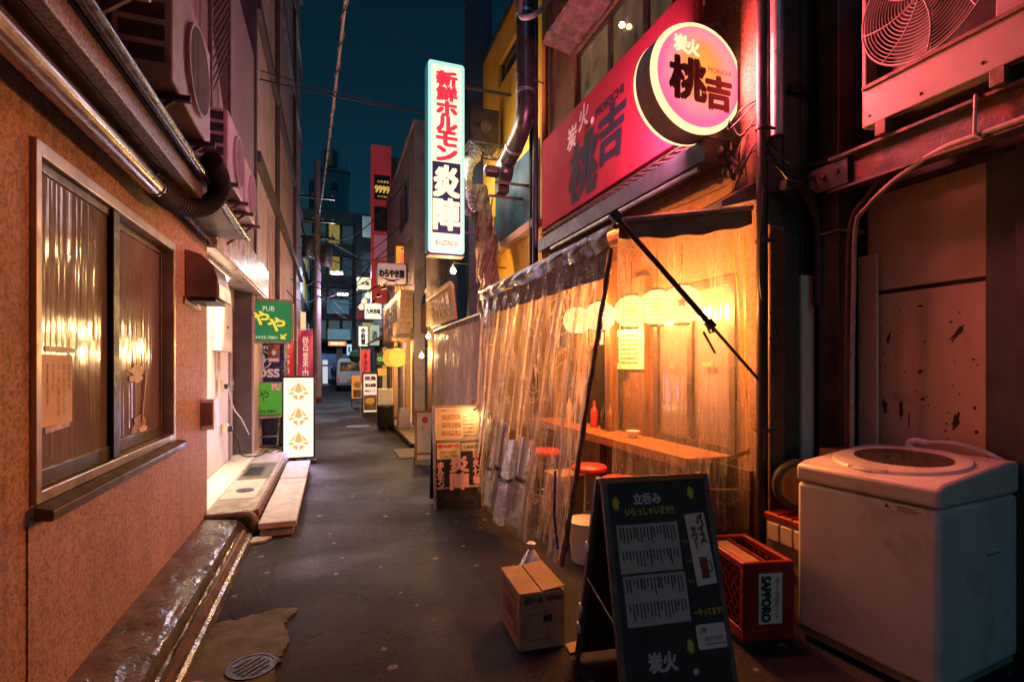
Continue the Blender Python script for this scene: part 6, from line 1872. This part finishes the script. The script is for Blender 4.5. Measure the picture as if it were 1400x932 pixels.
lamp('POINT', b7, (1.30, 13.3, 1.9), 110, (1.0, .55, .2), .1)
pk = T('plank_sign', 'big pale plank signboard with dark brush lettering over the tavern door', 'sign', (1.6, 14, 2.2))
nrow = 8
for r_ in range(nrow):
    z0 = 2.24 + r_ * .128
    P('plank', MB().box(1.47, 11.95, z0, 1.52, 16.2, z0 + .122), m_plank, pk)
    P('end_plank', MB().box(1.521, 11.955, z0, 1.76, 12.0, z0 + .122), m_plank, pk)
P('bottom_trim', MB().box(1.45, 11.93, 2.16, 1.78, 16.25, 2.235), m_wood, pk)
LT(pk, '炉ばた居酒屋', (1.47, 14.1, 2.85), YN, ZP, m_navy, w=3.1, h=.55, bold=.02, lift=.006)
LT(pk, '串焼', (1.47, 14.1, 2.42), YN, ZP, m_navy, w=1.2, h=.28, bold=.012, lift=.006)
for k in range(4):
    P('hanger', MB().tube([(1.5, 12.2 + k * 1.2, 3.27), (1.5, 12.2 + k * 1.2, 3.38), (1.78, 12.2 + k * 1.2, 3.42)], .012, 6), m_black, pk)
m_ylant = mat_paper_lamp('yellow_lantern_paper', (1.0, .55, .07), 1.5, .2)
m_olant = mat_paper_lamp('orange_lantern_paper', (1.0, .38, .05), 1.35, .2)
for i, (x, y, mt_) in enumerate(((1.44, 12.25, m_ylant), (1.36, 12.9, m_olant))):
    t = T('round_lantern', ['yellow round paper lantern under the plank sign corner', 'orange round paper lantern second under the plank sign'][i], 'lantern', (x, y, 1.45), group='lanterns under the plank sign')
    pr = [(max(.06, .20 * math.cos(-math.pi / 2 + math.pi * k / 14) ** .8), .22 * math.sin(-math.pi / 2 + math.pi * k / 14)) for k in range(15)]
    P('paper_shade', MB().lathe(pr, (x, y, 1.70), 20), mt_, t, smooth=True)
    P('cap', MB().lathe([(.07, .22), (.07, .25), (.01, .26)], (x, y, 1.70), 12), m_black, t)
    P('hanger', MB().tube([(x, y, 1.95), (x, y, 2.16)], .006, 5), m_black, t)
    lamp('POINT', t, (x, y, 1.70), 9, (1.0, .55, .15), .08)

for i, y in enumerate((12.6, 14.1, 15.6)):
    t = T('picture_lamp', ('hooded lamp over the lantern end of the plank sign', 'hooded lamp over the middle of the plank sign', 'hooded lamp over the far end of the plank sign')[i], 'lamp', (1.2, y, 3.4), group='hooded lamps above the plank sign')
    P('arm', MB().tube(spline([(1.5, y, 3.27), (1.45, y, 3.5), (1.25, y, 3.52), (1.15, y, 3.42)], 5), .012, 6), m_black, t, smooth=True)
    P('hood', MB().lathe([(.02, 0), (.07, .07), (.075, .09), (.06, .08)], (1.14, y, 3.43), 12, (.3, 0, -1)), m_black, t, smooth=True)
    lamp('POINT', t, (1.16, y, 3.30), 40, (1.0, .58, .24), .04)
# barrel, carton on it, boxes
lathe_thing('steel_drum', [(.16, .06), (.19, .08), (.20, .10), (.20, .52), (.205, .53), (.205, .55), (.19, .58), (.001, .585)], (1.18, 12.35, 0), m_black, 'black round stove drum on short legs before the lanterns', 'drum', n=20)
dl = T('drum_stand', 'three-legged iron stand under the black stove drum', 'stand', (1.18, 12.35, 0))
for k in range(3):
    a = R(120 * k + 30)
    P('leg', MB().bar((1.18 + .14 * math.cos(a), 12.35 + .14 * math.sin(a), .08), (1.18 + .2 * math.cos(a), 12.35 + .2 * math.sin(a), 0), .02), m_black, dl)
P('poster_box', MB().box(1.02, 12.55, .55, 1.36, 12.75, .95), m_label, None, 'white paper-covered box behind the black stove drum', 'box', bevel=.01)
P('box_stand', MB().box(1.06, 12.58, 0, 1.32, 12.72, .549), m_wood, None, 'brown wooden stand carrying the white paper-covered box', 'stand')
P('concrete_block', MB().prism([(1.36, 11.5, .1), (1.62, 11.5, .1), (1.62, 11.5, .52), (1.44, 11.5, .56), (1.38, 11.5, .45)], (0, .35, 0)), m_violetwall, None, 'grey concrete block standing on the deck beside the pilaster', 'block', bevel=.015)

# standing photo sign and others further along
def stand_sign(x, y, w, h, label, art, mat_frame, lit):
    t = T('standing_sign', label, 'sign', (x, y, 0), group='standing signs down the alley')
    P('frame', MB().box(x - w / 2, y, .06, x + w / 2, y + .12, h), mat_frame, t, bevel=.01)
    P('face', MB().box(x - w / 2 + .04, y - .008, .12, x + w / 2 - .04, y - .001, h - .06), art, t)
    P('foot', MB().box(x - w / 2, y - .1, 0, x + w / 2, y + .22, .05), m_black, t)
    return t
m_art = EM('food_poster_lit', (.8, .72, .62), .55, (.7, .6, .5))
t = stand_sign(1.06, 15.9, .46, 1.31, 'black-framed standing sign with a dish photo beside the stove drum', m_art, m_black, 1)
m_dish = M('dish_photo', (.30, .17, .08), (.03, .025, .025), .4, scale=14, lo=.42, hi=.6)
flat(t, 'dish_photo', rect(.37, .46), (1.06, 15.892, .40), XP, ZP, m_dish, .002)
flat(t, 'dish', circ(.14, 18, 1, .7), (1.06, 15.892, .45), XP, ZP, m_gold, .004)
LT(t, '焼鳥', (1.06, 15.892, 1.13), XP, ZP, m_purp, w=.32, h=.12, bold=.006)
LT(t, '飲み放題', (1.07, 15.892, .92), XP, ZP, m_ink, w=.3, h=.10, bold=.006)
LT(t, '宴会コース', (1.06, 15.892, .75), XP, ZP, m_purp, w=.3, h=.06, bold=.003)
t = T('standing_sign', 'small orange A-board with a round dish picture further up the alley', 'A-board', (.86, 19.8, 0), group='standing signs down the alley')
P('face', MB().obox((.86, 19.8, .72), (.20, .012, .42), XP, (0, .15, 1)), EM('orange_poster_lit', (.9, .3, .06), .6), t)
P('leg', MB().bar((.66, 19.7, 0), (.66, 19.88, 1.2), .03), m_black, t)
P('leg', MB().bar((1.06, 19.7, 0), (1.06, 19.88, 1.2), .03), m_black, t)
flat(t, 'dish', circ(.13, 16), (.86, 19.775, .8), XP, (0, .15, 1), m_gold, .008)
P('lower_note', MB().obox((.86, 19.74, .48), (.15, .004, .14), XP, (0, .15, 1)), m_label, t)

# ============================================================ red blade sign and hanging signs
bl = T('red_blade_sign', 'tall red blade sign with dark inset panels on the mauve building end', 'sign', (1.35, 18.5, 3.6))
m_redlit = EM('lit_red_panel', (.33, .022, .03), .40, (.5, .05, .05), var=.35)
P('slab', MB().box(1.27, 18.4, 3.7, 1.94, 18.75, 9.2), m_redlit, bl, bevel=.01)
for (z0, z1) in ((7.3, 8.15), (6.2, 7.05)):
    P('inset_panel', MB().box(1.36, 18.37, z0, 1.90, 18.399, z1), m_black, bl)
P('pink_panel', MB().box(1.36, 18.37, 5.2, 1.90, 18.399, 6.05), EM('dim_rose_panel', (.20, .07, .09), .7), bl)
m_goldlit = INK('amber_sign_letter', (.75, .45, .08), .5, .7)
LT(bl, '9999', (1.63, 18.37, 7.65), XP, ZP, m_goldlit, w=.48, h=.24, bold=.01)
LT(bl, '立呑酒場', (1.66, 18.37, 7.92), XP, ZP, m_goldlit, w=.4, h=.09)
LT(bl, '年中無休', (1.67, 18.37, 7.40), XP, ZP, m_goldlit, w=.4, h=.07)
LT(bl, '炙', (1.60, 18.37, 6.62), XP, ZP, m_bracket, w=.35, h=.5)

def hang_sign(px0, py0, px1, py1, Y, face_mat, label, text=None, ink=None, depth=.15, tw=.8, th=.4, frame=None, rnd=.02, vertical=False, bold=.006, name='hanging_sign', arm=True):
    a, b_ = at(px0, py0, Y=Y), at(px1, py1, Y=Y)
    w, h = b_.x - a.x, a.z - b_.z
    c = Vector(((a.x + b_.x) / 2, Y, (a.z + b_.z) / 2))
    t = T(name, label, 'sign', (c.x, c.y, c.z - h / 2))
    P('box', slab2(rrect(w, h, rnd), c, XP, ZP, depth), frame or m_darksteel, t, bevel=.004)
    P('face', slab2(rrect(w * .95, h * .93, rnd * .8), c + Vector((0, -.008, 0)), XP, ZP, .007), face_mat, t)
    if text:
        LT(t, text, c + Vector((0, -.008, 0)), XP, ZP, ink or m_ink, w=w * tw if not vertical else w * tw, h=h * th, bold=bold, vertical=vertical, lift=.006)
    if arm:
        P('arm', MB().bar((b_.x, Y + depth / 2, c.z + h * .3), (max(b_.x + .25, 1.95), Y + depth / 2, c.z + h * .3), .04), m_black, t)
    return t, c, w, h
m_greylit = EM('dim_mauve_acrylic', (.26, .17, .17), .75, (.45, .38, .38), var=.2)
t, c, w, h = hang_sign(515, 358, 556, 390, 13.0, m_greylit, 'rounded mauve box sign with dark brush script above the plank sign', 'わらやき屋', m_navy, .2, .82, .34, m_bracket, .08, bold=.012)
flat(t, 'swoosh', [(-.28, -.10), (.0, -.15), (.28, -.11), (.05, -.19), (-.1, -.18)], c + Vector((0, -.01, 0)), XP, ZP, m_navy, .005)
m_flame = EM('flame_sign_lit', (1.0, .42, .02), .85, (.8, .4, .1), var=.5, vscale=3)
t, c, w, h = hang_sign(541, 334, 559, 402, 13.8, m_flame, 'orange and red flame-printed blade sign behind the mauve script sign', None, None, .2, frame=m_redpaint)
flat(t, 'flame', [(-.15, .1), (-.05, .25), (0, .6), (.05, .35), (.12, .55), (.14, .1), (.05, 0), (-.08, -.02)], c + Vector((0, -.01, -.05)), XP, ZP, EM('flame_pink', (1.0, .12, .08), 1.0), .008)
t, c, w, h = hang_sign(488, 378, 511, 397, 21.0, EM('cream_sign_lit', (.95, .85, .55), .95), 'cream lit box sign topmost of the far cluster', '大阪', m_ink, .25, .5, .3)
hang_sign(487, 424, 500, 438, 22.2, EM('maroon_sign_lit', (.12, .015, .03), .8), 'small maroon lit sign beside the white square sign', None, None, .2)
t, c, w, h = hang_sign(498, 414, 522, 437, 20.0, EM('white_sign_lit', (1.0, .88, .68), 1.0), 'white lit square sign with dark script under the globe lamps', '九州酒場', m_ink, .2, .8, .3)
hang_sign(490, 445, 503, 474, 22.0, EM('pale_sign_lit', (.95, .92, .72), .95), 'narrow pale upright sign with dark characters over the parked van side', '小料理', m_ink, .2, .4, .8, vertical=True, bold=.012)
hang_sign(505, 443, 519, 473, 21.5, EM('aqua_sign_lit', (.45, .60, .50), .6), 'wide pale aqua upright sign next to the narrow pale one', '酒', m_teal, .2, .5, .4, vertical=True)
hang_sign(515, 482, 529, 499, 18.0, EM('green_black_sign', (.02, .03, .02), .5), 'black sign with green letters behind the red banner flag', 'CLUB', INK('green_neon', (.2, .6, .1), .5, .8), .1, .8, .3)
hang_sign(516, 503, 529, 514, 18.1, EM('yellow_panel_lit', (.75, .35, .04), .7), 'small yellow lit panel beneath the black and green sign', None, None, .1, arm=False)
# globe lamps
for i, (px_, py_) in enumerate(((503, 404), (498, 412), (494, 420))):
    c = at(px_, py_, Y=20.5)
    P('globe_lamp', MB().lathe([(.001, -.11), (.08, -.08), (.11, 0), (.08, .08), (.02, .12), (.02, .16)], c, 14), EM('globe_glow_%d' % i, (1.0, .66, .40), 1.1), None, 'frosted globe lamp %s above the white square sign' % ('highest', 'in the middle', 'lowest')[i], 'lamp', 'globe lamps of the far cluster', smooth=True)
# nobori flags
def flag(x, y, w, z0, z1, mat, label, txt, ink):
    t = T('banner_flag', label, 'flag', (x, y, 0), group='upright banner flags')
    P('pole', MB().tube([(x - w / 2 - .02, y, 0), (x - w / 2 - .02, y, z1 + .1)], .012, 8), m_white, t, smooth=True)
    P('cross_rod', MB().tube([(x - w / 2 - .02, y, z1 + .02), (x + w / 2, y, z1 + .02)], .008, 6), m_white, t)
    P('cloth', MB().sheet(lambda a, b: Vector((x - w / 2 + w * a, y + .03 * math.sin(a * 5 + b * 6), z1 - (z1 - z0) * b)), 10, 24), mat, t, smooth=True)
    LT(t, txt, (x, y - .04, (z0 + z1) / 2), XP, ZP, ink, w=w * .36, h=(z1 - z0) * .8, vertical=True, bold=.004)
m_fred = EM('red_flag_glow', (.55, .03, .06), .22, (.6, .04, .06))  # cloth given its own glow in place of light falling on it
m_fpurp = EM('purple_flag_glow', (.30, .03, .16), .12, (.4, .05, .2))  # faint glow put into the cloth
m_fwhite = INK('flag_letter_glow', (.8, .7, .65), .6, .2)  # letters share the glow put into the cloth
flag(-.98, 12.6, .30, 1.15, 2.55, m_fred, 'red banner flag with pale lettering beside the green pub signs', 'いらっしゃい', m_fwhite)
flag(-.66, 14.2, .36, .9, 2.42, m_fpurp, 'magenta banner flag standing between the red flag and the utility pole', '営業中', m_fwhite)
flag(.98, 16.8, .28, .95, 2.0, EM('scarlet_flag_glow', (.6, .04, .05), .6, (.6, .05, .05)), 'scarlet banner flag rising behind the dish photo sign', 'やきとり', m_navy)  # this cloth too glows by itself, with no lamp in it
P('shrub_ball', MB().lathe([(.001, -.3), (.2, -.22), (.3, 0), (.2, .22), (.001, .3)], at(486, 487, Y=24.0), 14), M('cedar_leaf', (.02, .12, .05), (.01, .06, .03), .8, scale=20, bump=1, bscale=30), None, 'round green cedar ball hung beyond the scarlet flag', 'plant', smooth=True)

# ============================================================ far right block
b8 = T('far_tavern_block', 'dark tavern block carrying the cluster of hanging signs', 'building', (3, 22, 0))
P('wall', MB().wall((1.95, 0, 0), YN, ZP, XN, -27, -18.8, 0, 9.0, [(-26, -24.5, .1, 2.2), (-23.5, -20, .1, 2.3), (-26, -24, 4, 5.4), (-23, -20.5, 4, 5.4)], .3), m_greywall, b8)
P('shop_glow', MB().box(2.1, 20, .1, 2.15, 23.5, 2.3), EM('far_shop_lit', (1.0, .55, .2), .6, var=.6, vscale=3), b8)
P('shop_glow', MB().box(2.1, 24.5, .1, 2.15, 26, 2.2), EM('far_shop_lit_pale', (.8, .75, .55), .5, var=.6, vscale=3), b8)
for (a, b_) in ((24, 26), (20.5, 23)):
    P('window_pane', MB().box(2.1, a, 4.0, 2.12, b_, 5.4), m_glassdark, b8)
P('awning', MB().prism([(1.94, 19.5, 2.6), (1.3, 19.5, 2.35), (1.3, 19.5, 2.4), (1.94, 19.5, 2.75)], (0, 7, 0)), m_valance, b8)

# ============================================================ utility pole and wires
up_ = T('utility_pole', 'concrete utility pole with transformers at the end of the clad building', 'utility pole', (-.62, 23.3, 0))
P('shaft', MB().tube([(-.62, 23.3, 0), (-.62, 23.3, 10.2)], [.17, .12], 16), m_clad, up_, smooth=True)
P('base_band', MB().lathe([(.19, 0), (.19, .16), (.172, .18)], (-.62, 23.3, 0), 16), m_redpaint, up_, smooth=True)
for z in (6.9, 7.6, 8.6):
    P('cross_arm', MB().box(-1.3, 23.22, z, .1, 23.30, z + .09), m_darksteel, up_)
    for k in range(4):
        P('insulator', MB().lathe([(.035, 0), (.05, .05), (.03, .12), (.001, .14)], (-1.2 + k * .4, 23.26, z + .09), 8), m_white, up_, smooth=True)
for (x, z) in ((-.98, 6.5), (-.25, 6.2)):
    P('transformer', MB().lathe([(.001, -.45), (.2, -.45), (.24, -.4), (.24, .35), (.2, .42), (.001, .45)], (x, 23.3, z), 16), m_steel, up_, smooth=True)
lampa = P('street_lamp_arm', MB().tube([(-.5, 23.3, 4.3), (.3, 23.1, 4.6)], .025, 8), m_steel, up_, smooth=True)
P('street_lamp_head', MB().box(.2, 22.95, 4.52, .62, 23.15, 4.6), EM('cool_street_glow', (.7, .9, 1.0), 3.0), lampa)
lamp('POINT', up_, (.42, 22.9, 4.4), 170, (.86, .62, 1.0), .1)
def wire(a, b_, sag, r, label, group=None, mat=m_blackrub, n=24):
    a, b_ = Vector(a), Vector(b_)
    pts = [a.lerp(b_, k / n) - Vector((0, 0, sag * 4 * (k / n) * (1 - k / n))) for k in range(n + 1)]
    return P('overhead_cable', MB().tube(pts, r, 6), mat, None, label, 'cable', group, smooth=True)
# wrapped cable
a, b_ = Vector((-.55, 23.2, 7.9)), Vector((.55, -3, 5.6))
tc_ = T('wrapped_cable', 'pale spiral-wrapped overhead cable running along the alley from the utility pole', 'cable', (0, 10, 5))
pts = [a.lerp(b_, k / 60) - Vector((0, 0, .5 * 4 * (k / 60) * (1 - k / 60))) for k in range(61)]
P('core', MB().tube(pts, .022, 8), m_cord, tc_, smooth=True)
sps = []
for k in range(60 * 6):
    q = k / 360
    p = a.lerp(b_, q) - Vector((0, 0, .5 * 4 * q * (1 - q)))
    ang = k * .55
    sps.append(p + Vector((.032 * math.cos(ang), 0, .032 * math.sin(ang))))
P('spiral_wrap', MB().tube(sps, .009, 5), m_pvc, tc_, smooth=True)
wire((-1.1, 9.0, 6.05), (2.3, 9.3, 6.1), .05, .012, 'thick black cable crossing the alley from the clad building at eye of the white sign', 'cables across the alley')
wire((-1.1, 9.02, 6.2), (2.3, 9.32, 6.14), .08, .008, 'thinner black cable paired just above the thick crossing cable', 'cables across the alley')
wire((-1.05, 7.9, 7.6), (2.3, 9.4, 6.9), .1, .005, 'hair-thin black wire high between the clad building and the navy pier', 'cables across the alley')
rw = random.Random(11)
for k in range(12):
    z0, z1 = 4.2 + 3 * rw.random(), 3.2 + 3.5 * rw.random()
    y0, y1 = 23.2, 13 + 9 * rw.random()
    wire((-.6 + .2 * rw.random(), y0, z0), (1.75, y1, z1), .3 + .5 * rw.random(), .012 + .01 * rw.random(), 'black service wire sagging between the utility pole and the tavern fronts', 'service wires at the alley end')
for k in range(5):
    wire((-.6, 23.3, 4.5 + k * .8), (-1.1 + .0 * k, 14 + 1.1 * k, 3.4 + .5 * k), .3, .012, 'black wire sagging from the utility pole to the clad building', 'wires to the clad building')
for k in range(4):
    wire((-.6, 23.3, 5 + k * .7), (6 + k, 44, 6 + k * .8), .5, .02, 'black wire running on from the utility pole across the main street', 'wires across the main street')

# ============================================================ beyond the alley: main street
sl2 = T('added_street_lamp', 'added street lamp at the alley mouth lighting the white van', 'street lamp', (-.9, 29, 0))
P('mast', MB().tube([(-.9, 29, 0), (-.9, 38, 6.0), (-.7, 37.8, 6.4), (0, 37.4, 6.5)], .06, 8), m_steel, sl2, smooth=True)
P('head', MB().box(-.1, 28.8, 6.42, .5, 29.1, 6.52), EM('street_head_glow', (.7, .95, 1.0), 3.0), sl2)
lamp('POINT', sl2, (.2, 28.8, 6.3), 600, (.75, .85, 1.0), .15)  # lamp added here to light the rear of the van
van = T('parked_van', 'white kei delivery van parked at the mouth of the alley', 'van', (.95, 33.5, 0))
m_van = M('van_white_paint', (.62, .62, .60), (.5, .5, .49), .35, scale=2)
P('body', MB().prism([(.22, 32.0, .35), (1.70, 32.0, .35), (1.70, 32.0, 1.15), (1.62, 32.0, 1.85), (1.5, 32.0, 1.92), (.42, 32.0, 1.92), (.30, 32.0, 1.85), (.22, 32.0, 1.15)], (0, 3.2, 0)), m_van, van, bevel=.05, seg=3)
P('rear_window', MB().prism([(.38, 31.985, 1.2), (1.54, 31.985, 1.2), (1.48, 31.985, 1.72), (.44, 31.985, 1.72)], (0, .012, 0)), m_glassdark, van)
P('bumper', MB().box(.24, 31.93, .34, 1.68, 31.995, .52), m_greyplastic, van, bevel=.02)
P('number_plate', MB().box(.8, 31.92, .58, 1.12, 31.995, .74), m_gold, van)
for x in (.26, 1.56):
    P('tail_light', MB().box(x, 31.96, .62, x + .11, 31.999, .82), EM('tail_glow', (.5, .02, .02), .6), van)
for (x, y) in ((.30, 32.5), (1.62, 32.5), (.30, 34.6), (1.62, 34.6)):
    w_o = P('wheel', MB().lathe([(.2, -.08), (.28, -.07), (.28, .07), (.2, .08)], (x, y, .28), 18, XP), m_blackrub, van, smooth=True)
    P('rim', MB().lathe([(.17, -.085), (.17, .085)], (x, y, .28), 14, XP), m_steel, w_o, smooth=True)
P('side_window', MB().box(.215, 32.4, 1.25, .235, 34.6, 1.7), m_glassdark, van)

# person
def person(x, y, label, coat, h=1.68):
    me = bpy.data.meshes.new('person')
    J = [(0, 0, .92), (0, 0, 1.15), (0, 0, 1.38), (0, 0, 1.47), (0, -.01, 1.56), (0, -.01, 1.66),
         (-.17, 0, 1.36), (-.22, .03, 1.10), (-.21, -.06, .86), (-.21, -.08, .78),
         (.17, 0, 1.36), (.22, -.02, 1.10), (.21, .07, .87), (.21, .09, .79),
         (-.09, 0, .88), (-.10, -.10, .48), (-.10, -.04, .08), (-.10, -.18, .03),
         (.09, 0, .88), (.10, .06, .48), (.10, .18, .10), (.10, .06, .03)]
    Ed = [(0, 1), (1, 2), (2, 3), (3, 4), (4, 5), (2, 6), (6, 7), (7, 8), (8, 9), (2, 10), (10, 11), (11, 12), (12, 13), (0, 14), (14, 15), (15, 16), (16, 17), (0, 18), (18, 19), (19, 20), (20, 21)]
    rad = [.15, .15, .16, .06, .085, .075, .075, .055, .04, .035, .075, .055, .04, .035, .10, .07, .045, .04, .10, .07, .045, .04]
    me.from_pydata(J, Ed, [])
    o = bpy.data.objects.new('person', me)
    C.objects.link(o)
    md = o.modifiers.new('skin', 'SKIN')
    for i, r_ in enumerate(rad):
        me.skin_vertices[0].data[i].radius = (r_, r_ * .8)
    me.skin_vertices[0].data[0].use_root = True
    sb = o.modifiers.new('sub', 'SUBSURF')
    sb.levels = sb.render_levels = 2
    me.materials.append(coat)
    o.location = (x, y, 0)
    o.scale = (h / 1.74,) * 3
    tag(o, label, 'person')
    INFO[o] = Vector((x, y, 0))
    hd = P('head', MB().lathe([(.001, -.12), (.055, -.10), (.078, -.03), (.08, .04), (.06, .10), (.001, .125)], (0, -.015, 1.60), 14), m_skin, o, local=True, smooth=True)
    P('hair', MB().lathe([(.084, .02), (.086, .06), (.066, .11), (.001, .135)], (0, -.008, 1.60), 14), m_black, o, local=True, smooth=True)
    P('shirt_front', MB().prism([(-.05, -.135, 1.42), (.05, -.135, 1.42), (.0, -.135, 1.18)], (0, .02, 0)), m_white, o, local=True)
    return o
m_skin = M('skin', (.45, .28, .2), (.4, .24, .17), .6)
m_coat = M('dark_suit', (.03, .03, .035), (.02, .02, .025), .8)
p0 = at(457, 529, Z=0)
person(p0.x, p0.y, 'person in a dark suit and pale shirt walking towards the alley', m_coat)
p0 = at(428, 524, Z=0)
tp0 = T('white_pillar_sign', 'white pillar advertising sign standing on the far pavement', 'sign', (-.2, 42, 0))
pa_, pb_ = at(441, 524, Y=42), at(448, 494, Y=42)
P('pillar', MB().box(pa_.x, 42, .15, pb_.x, 42.3, 1.95), EM('pillar_glow', (.75, .8, .78), .6), tp0, bevel=.02)
P('base', MB().box(pa_.x - .1, 41.9, 0, pb_.x + .1, 42.4, .149), m_white, tp0)
P('capital', MB().box(pa_.x - .12, 41.95, 1.45, pb_.x + .12, 42.35, 1.6), m_white, tp0)

bb = T('street_building', 'dark office building with banded floors across the main street', 'building', (0, 50, 0))
P('mass', MB().box(-14, 46, 3.6, 16, 60, 14.5), m_farwall, bb)
P('back_arcade', MB().box(-14, 50, 0, 16, 60, 3.59), m_farwall, bb)
for k in range(4):
    P('floor_band', MB().box(-14, 45.6, 5.4 + k * 2.7, 16, 45.99, 6.4 + k * 2.7), m_greywall, bb)
lit_col = [EM('office_amber', (.9, .55, .12), .32, var=.7, vscale=2), EM('office_cool', (.25, .55, .65), .14, var=.7, vscale=2), EM('office_dim', (.05, .09, .11), .25), EM('office_white', (.6, .8, .8), .22, var=.7, vscale=2)]
for r_ in range(4):
    for k in range(16):
        x = -8 + k * 1.1
        P('window', MB().box(x, 45.9, 6.46 + r_ * 2.7 - (2.7 if r_ == 0 else 2.7), x + .85, 45.985, 8.04 + (r_ - 1) * 2.7), lit_col[rw.choice([2, 2, 2, 2, 2, 2, 2, 2, 1, 0, 3])], bb)
for k in range(7):
    P('column', MB().box(-9 + k * 3.1, 46.2, 0, -8.5 + k * 3.1, 46.7, 3.6), m_clad, bb)
P('arcade_glow', MB().box(-9, 49.9, .3, 11, 49.99, 2.6), EM('arcade_shops', (.05, .12, .28), .8, var=.8, vscale=.8), bb)
sa = at(447, 402, Y=45)
hang_sign(447, 449, 480, 465, 45.2, EM('screen_glow', (.12, .30, .38), .6, var=.6, vscale=.5), 'blue-green lit shop window panel over the far pavement', None, None, .3, arm=False, name='shop_window_sign')
hang_sign(448, 466, 474, 473, 45.1, EM('amber_strip_lit', (.95, .30, .05), .8), 'amber strip sign with pale characters under the blue-green panel', '居酒屋 海王', INK('strip_letter', (1, .8, .55), .5, 1.0), .2, .7, .5, arm=False, name='shop_strip_sign', bold=.02)
hang_sign(446, 408, 478, 430, 45.0, EM('teal_window_lit', (.05, .22, .28), .5, var=.7, vscale=.6), 'teal lit upper window panel above the main street', None, None, .3, arm=False, name='shop_window_sign')
hang_sign(474, 470, 481, 486, 38.0, EM('aqua_lamp_lit', (.45, .75, .85), .7), 'small pale aqua box sign above the white van', '薬', m_navy, .3, .5, .5, arm=False)
tw = T('tower', 'blue rooftop tower with a water tank rising over the main street', 'building', (-2, 70, 0))
ta, tb = at(437, 232, Y=70), at(477, 300, Y=70)
P('shaft', MB().box(ta.x, 70, 0, tb.x, 76, ta.z), m_farblue, tw)
P('shaft_window', MB().box(ta.x + 1.4, 69.9, ta.z - 2.4, ta.x + 2.2, 69.99, ta.z - 1.5), m_black, tw)
P('parapet', MB().box(ta.x - .15, 69.8, ta.z, tb.x + .15, 76, ta.z + .35), m_farblue, tw)
tk = at(452, 232, Y=71)
P('water_tank', MB().lathe([(.85, 0), (.9, .1), (.9, 1.1), (.93, 1.15), (.9, 1.2), (.9, 2.1), (.7, 2.35), (.001, 2.4)], (tk.x, 71.5, ta.z + .9), 20), m_steel, tw, smooth=True)
for k in range(4):
    a_ = R(90 * k + 45)
    P('tank_leg', MB().bar((tk.x + .7 * math.cos(a_), 71.5 + .7 * math.sin(a_), ta.z + .3), (tk.x + .7 * math.cos(a_), 71.5 + .7 * math.sin(a_), ta.z + .95), .1), m_darksteel, tw)
for (x, hh) in ((ta.x + .2, 2.5), (tb.x - 1.2, 3.4), (tb.x - .3, 1.5)):
    P('antenna', MB().tube([(x, 71, ta.z + .3), (x, 71, ta.z + .3 + hh)], .04, 6), m_darksteel, tw)
P('side_mass', MB().box(ta.x - 1.3, 70.5, 0, ta.x - .01, 76, ta.z - 1.2), m_farwall, tw)
P('lower_mass', MB().box(ta.x - 6, 66, 0, tb.x + 2.2, 69.7, at(460, 290, Y=66).z), m_farwall, tw)
for k in range(5):
    wq = at(452 + 10 * (k % 3), 305 + 12 * k, Y=65.9)
    P('window', MB().box(wq.x, 65.9, wq.z - .5, wq.x + .8, 65.99, wq.z), lit_col[(k * 2 + 1) % 4], tw)
b9 = T('corner_building', 'dark corner building behind the red blade sign', 'building', (6, 34, 0))
q = at(487, 300, Y=36)
P('mass', MB().box(q.x, 36, 0, 14, 44, q.z), m_farwall, b9)
for r_ in range(4):
    for k in range(3):
        P('window', MB().box(q.x + .4 + k * 1.3, 35.93, 3 + r_ * 2.4, q.x + 1.3 + k * 1.3, 35.99, 4.4 + r_ * 2.4), lit_col[(r_ + 2 * k) % 4], b9)
bA = T('left_corner_building', 'dark building seen past the utility pole on the left street corner', 'building', (-6, 30, 0))
P('mass', MB().box(-12, 27, 0, -1.6, 44, 9.5), m_farwall, bA)
for r_ in range(3):
    for k in range(4):
        P('window', MB().box(-1.59, 28.5 + k * 3, 3.2 + r_ * 2.2, -1.56, 30.2 + k * 3, 4.4 + r_ * 2.2), lit_col[(r_ * 3 + k) % 4], bA)
for sgn in ((-1.3, 21.6, 3.0),):
    P('street_sign', MB().box(-1.35, 21.6, 2.3, -1.0, 21.7, 3.6), EM('warm_side_sign', (1.0, .6, .3), .9), None, 'warm lit upright sign fixed at the far corner of the clad building', 'sign')
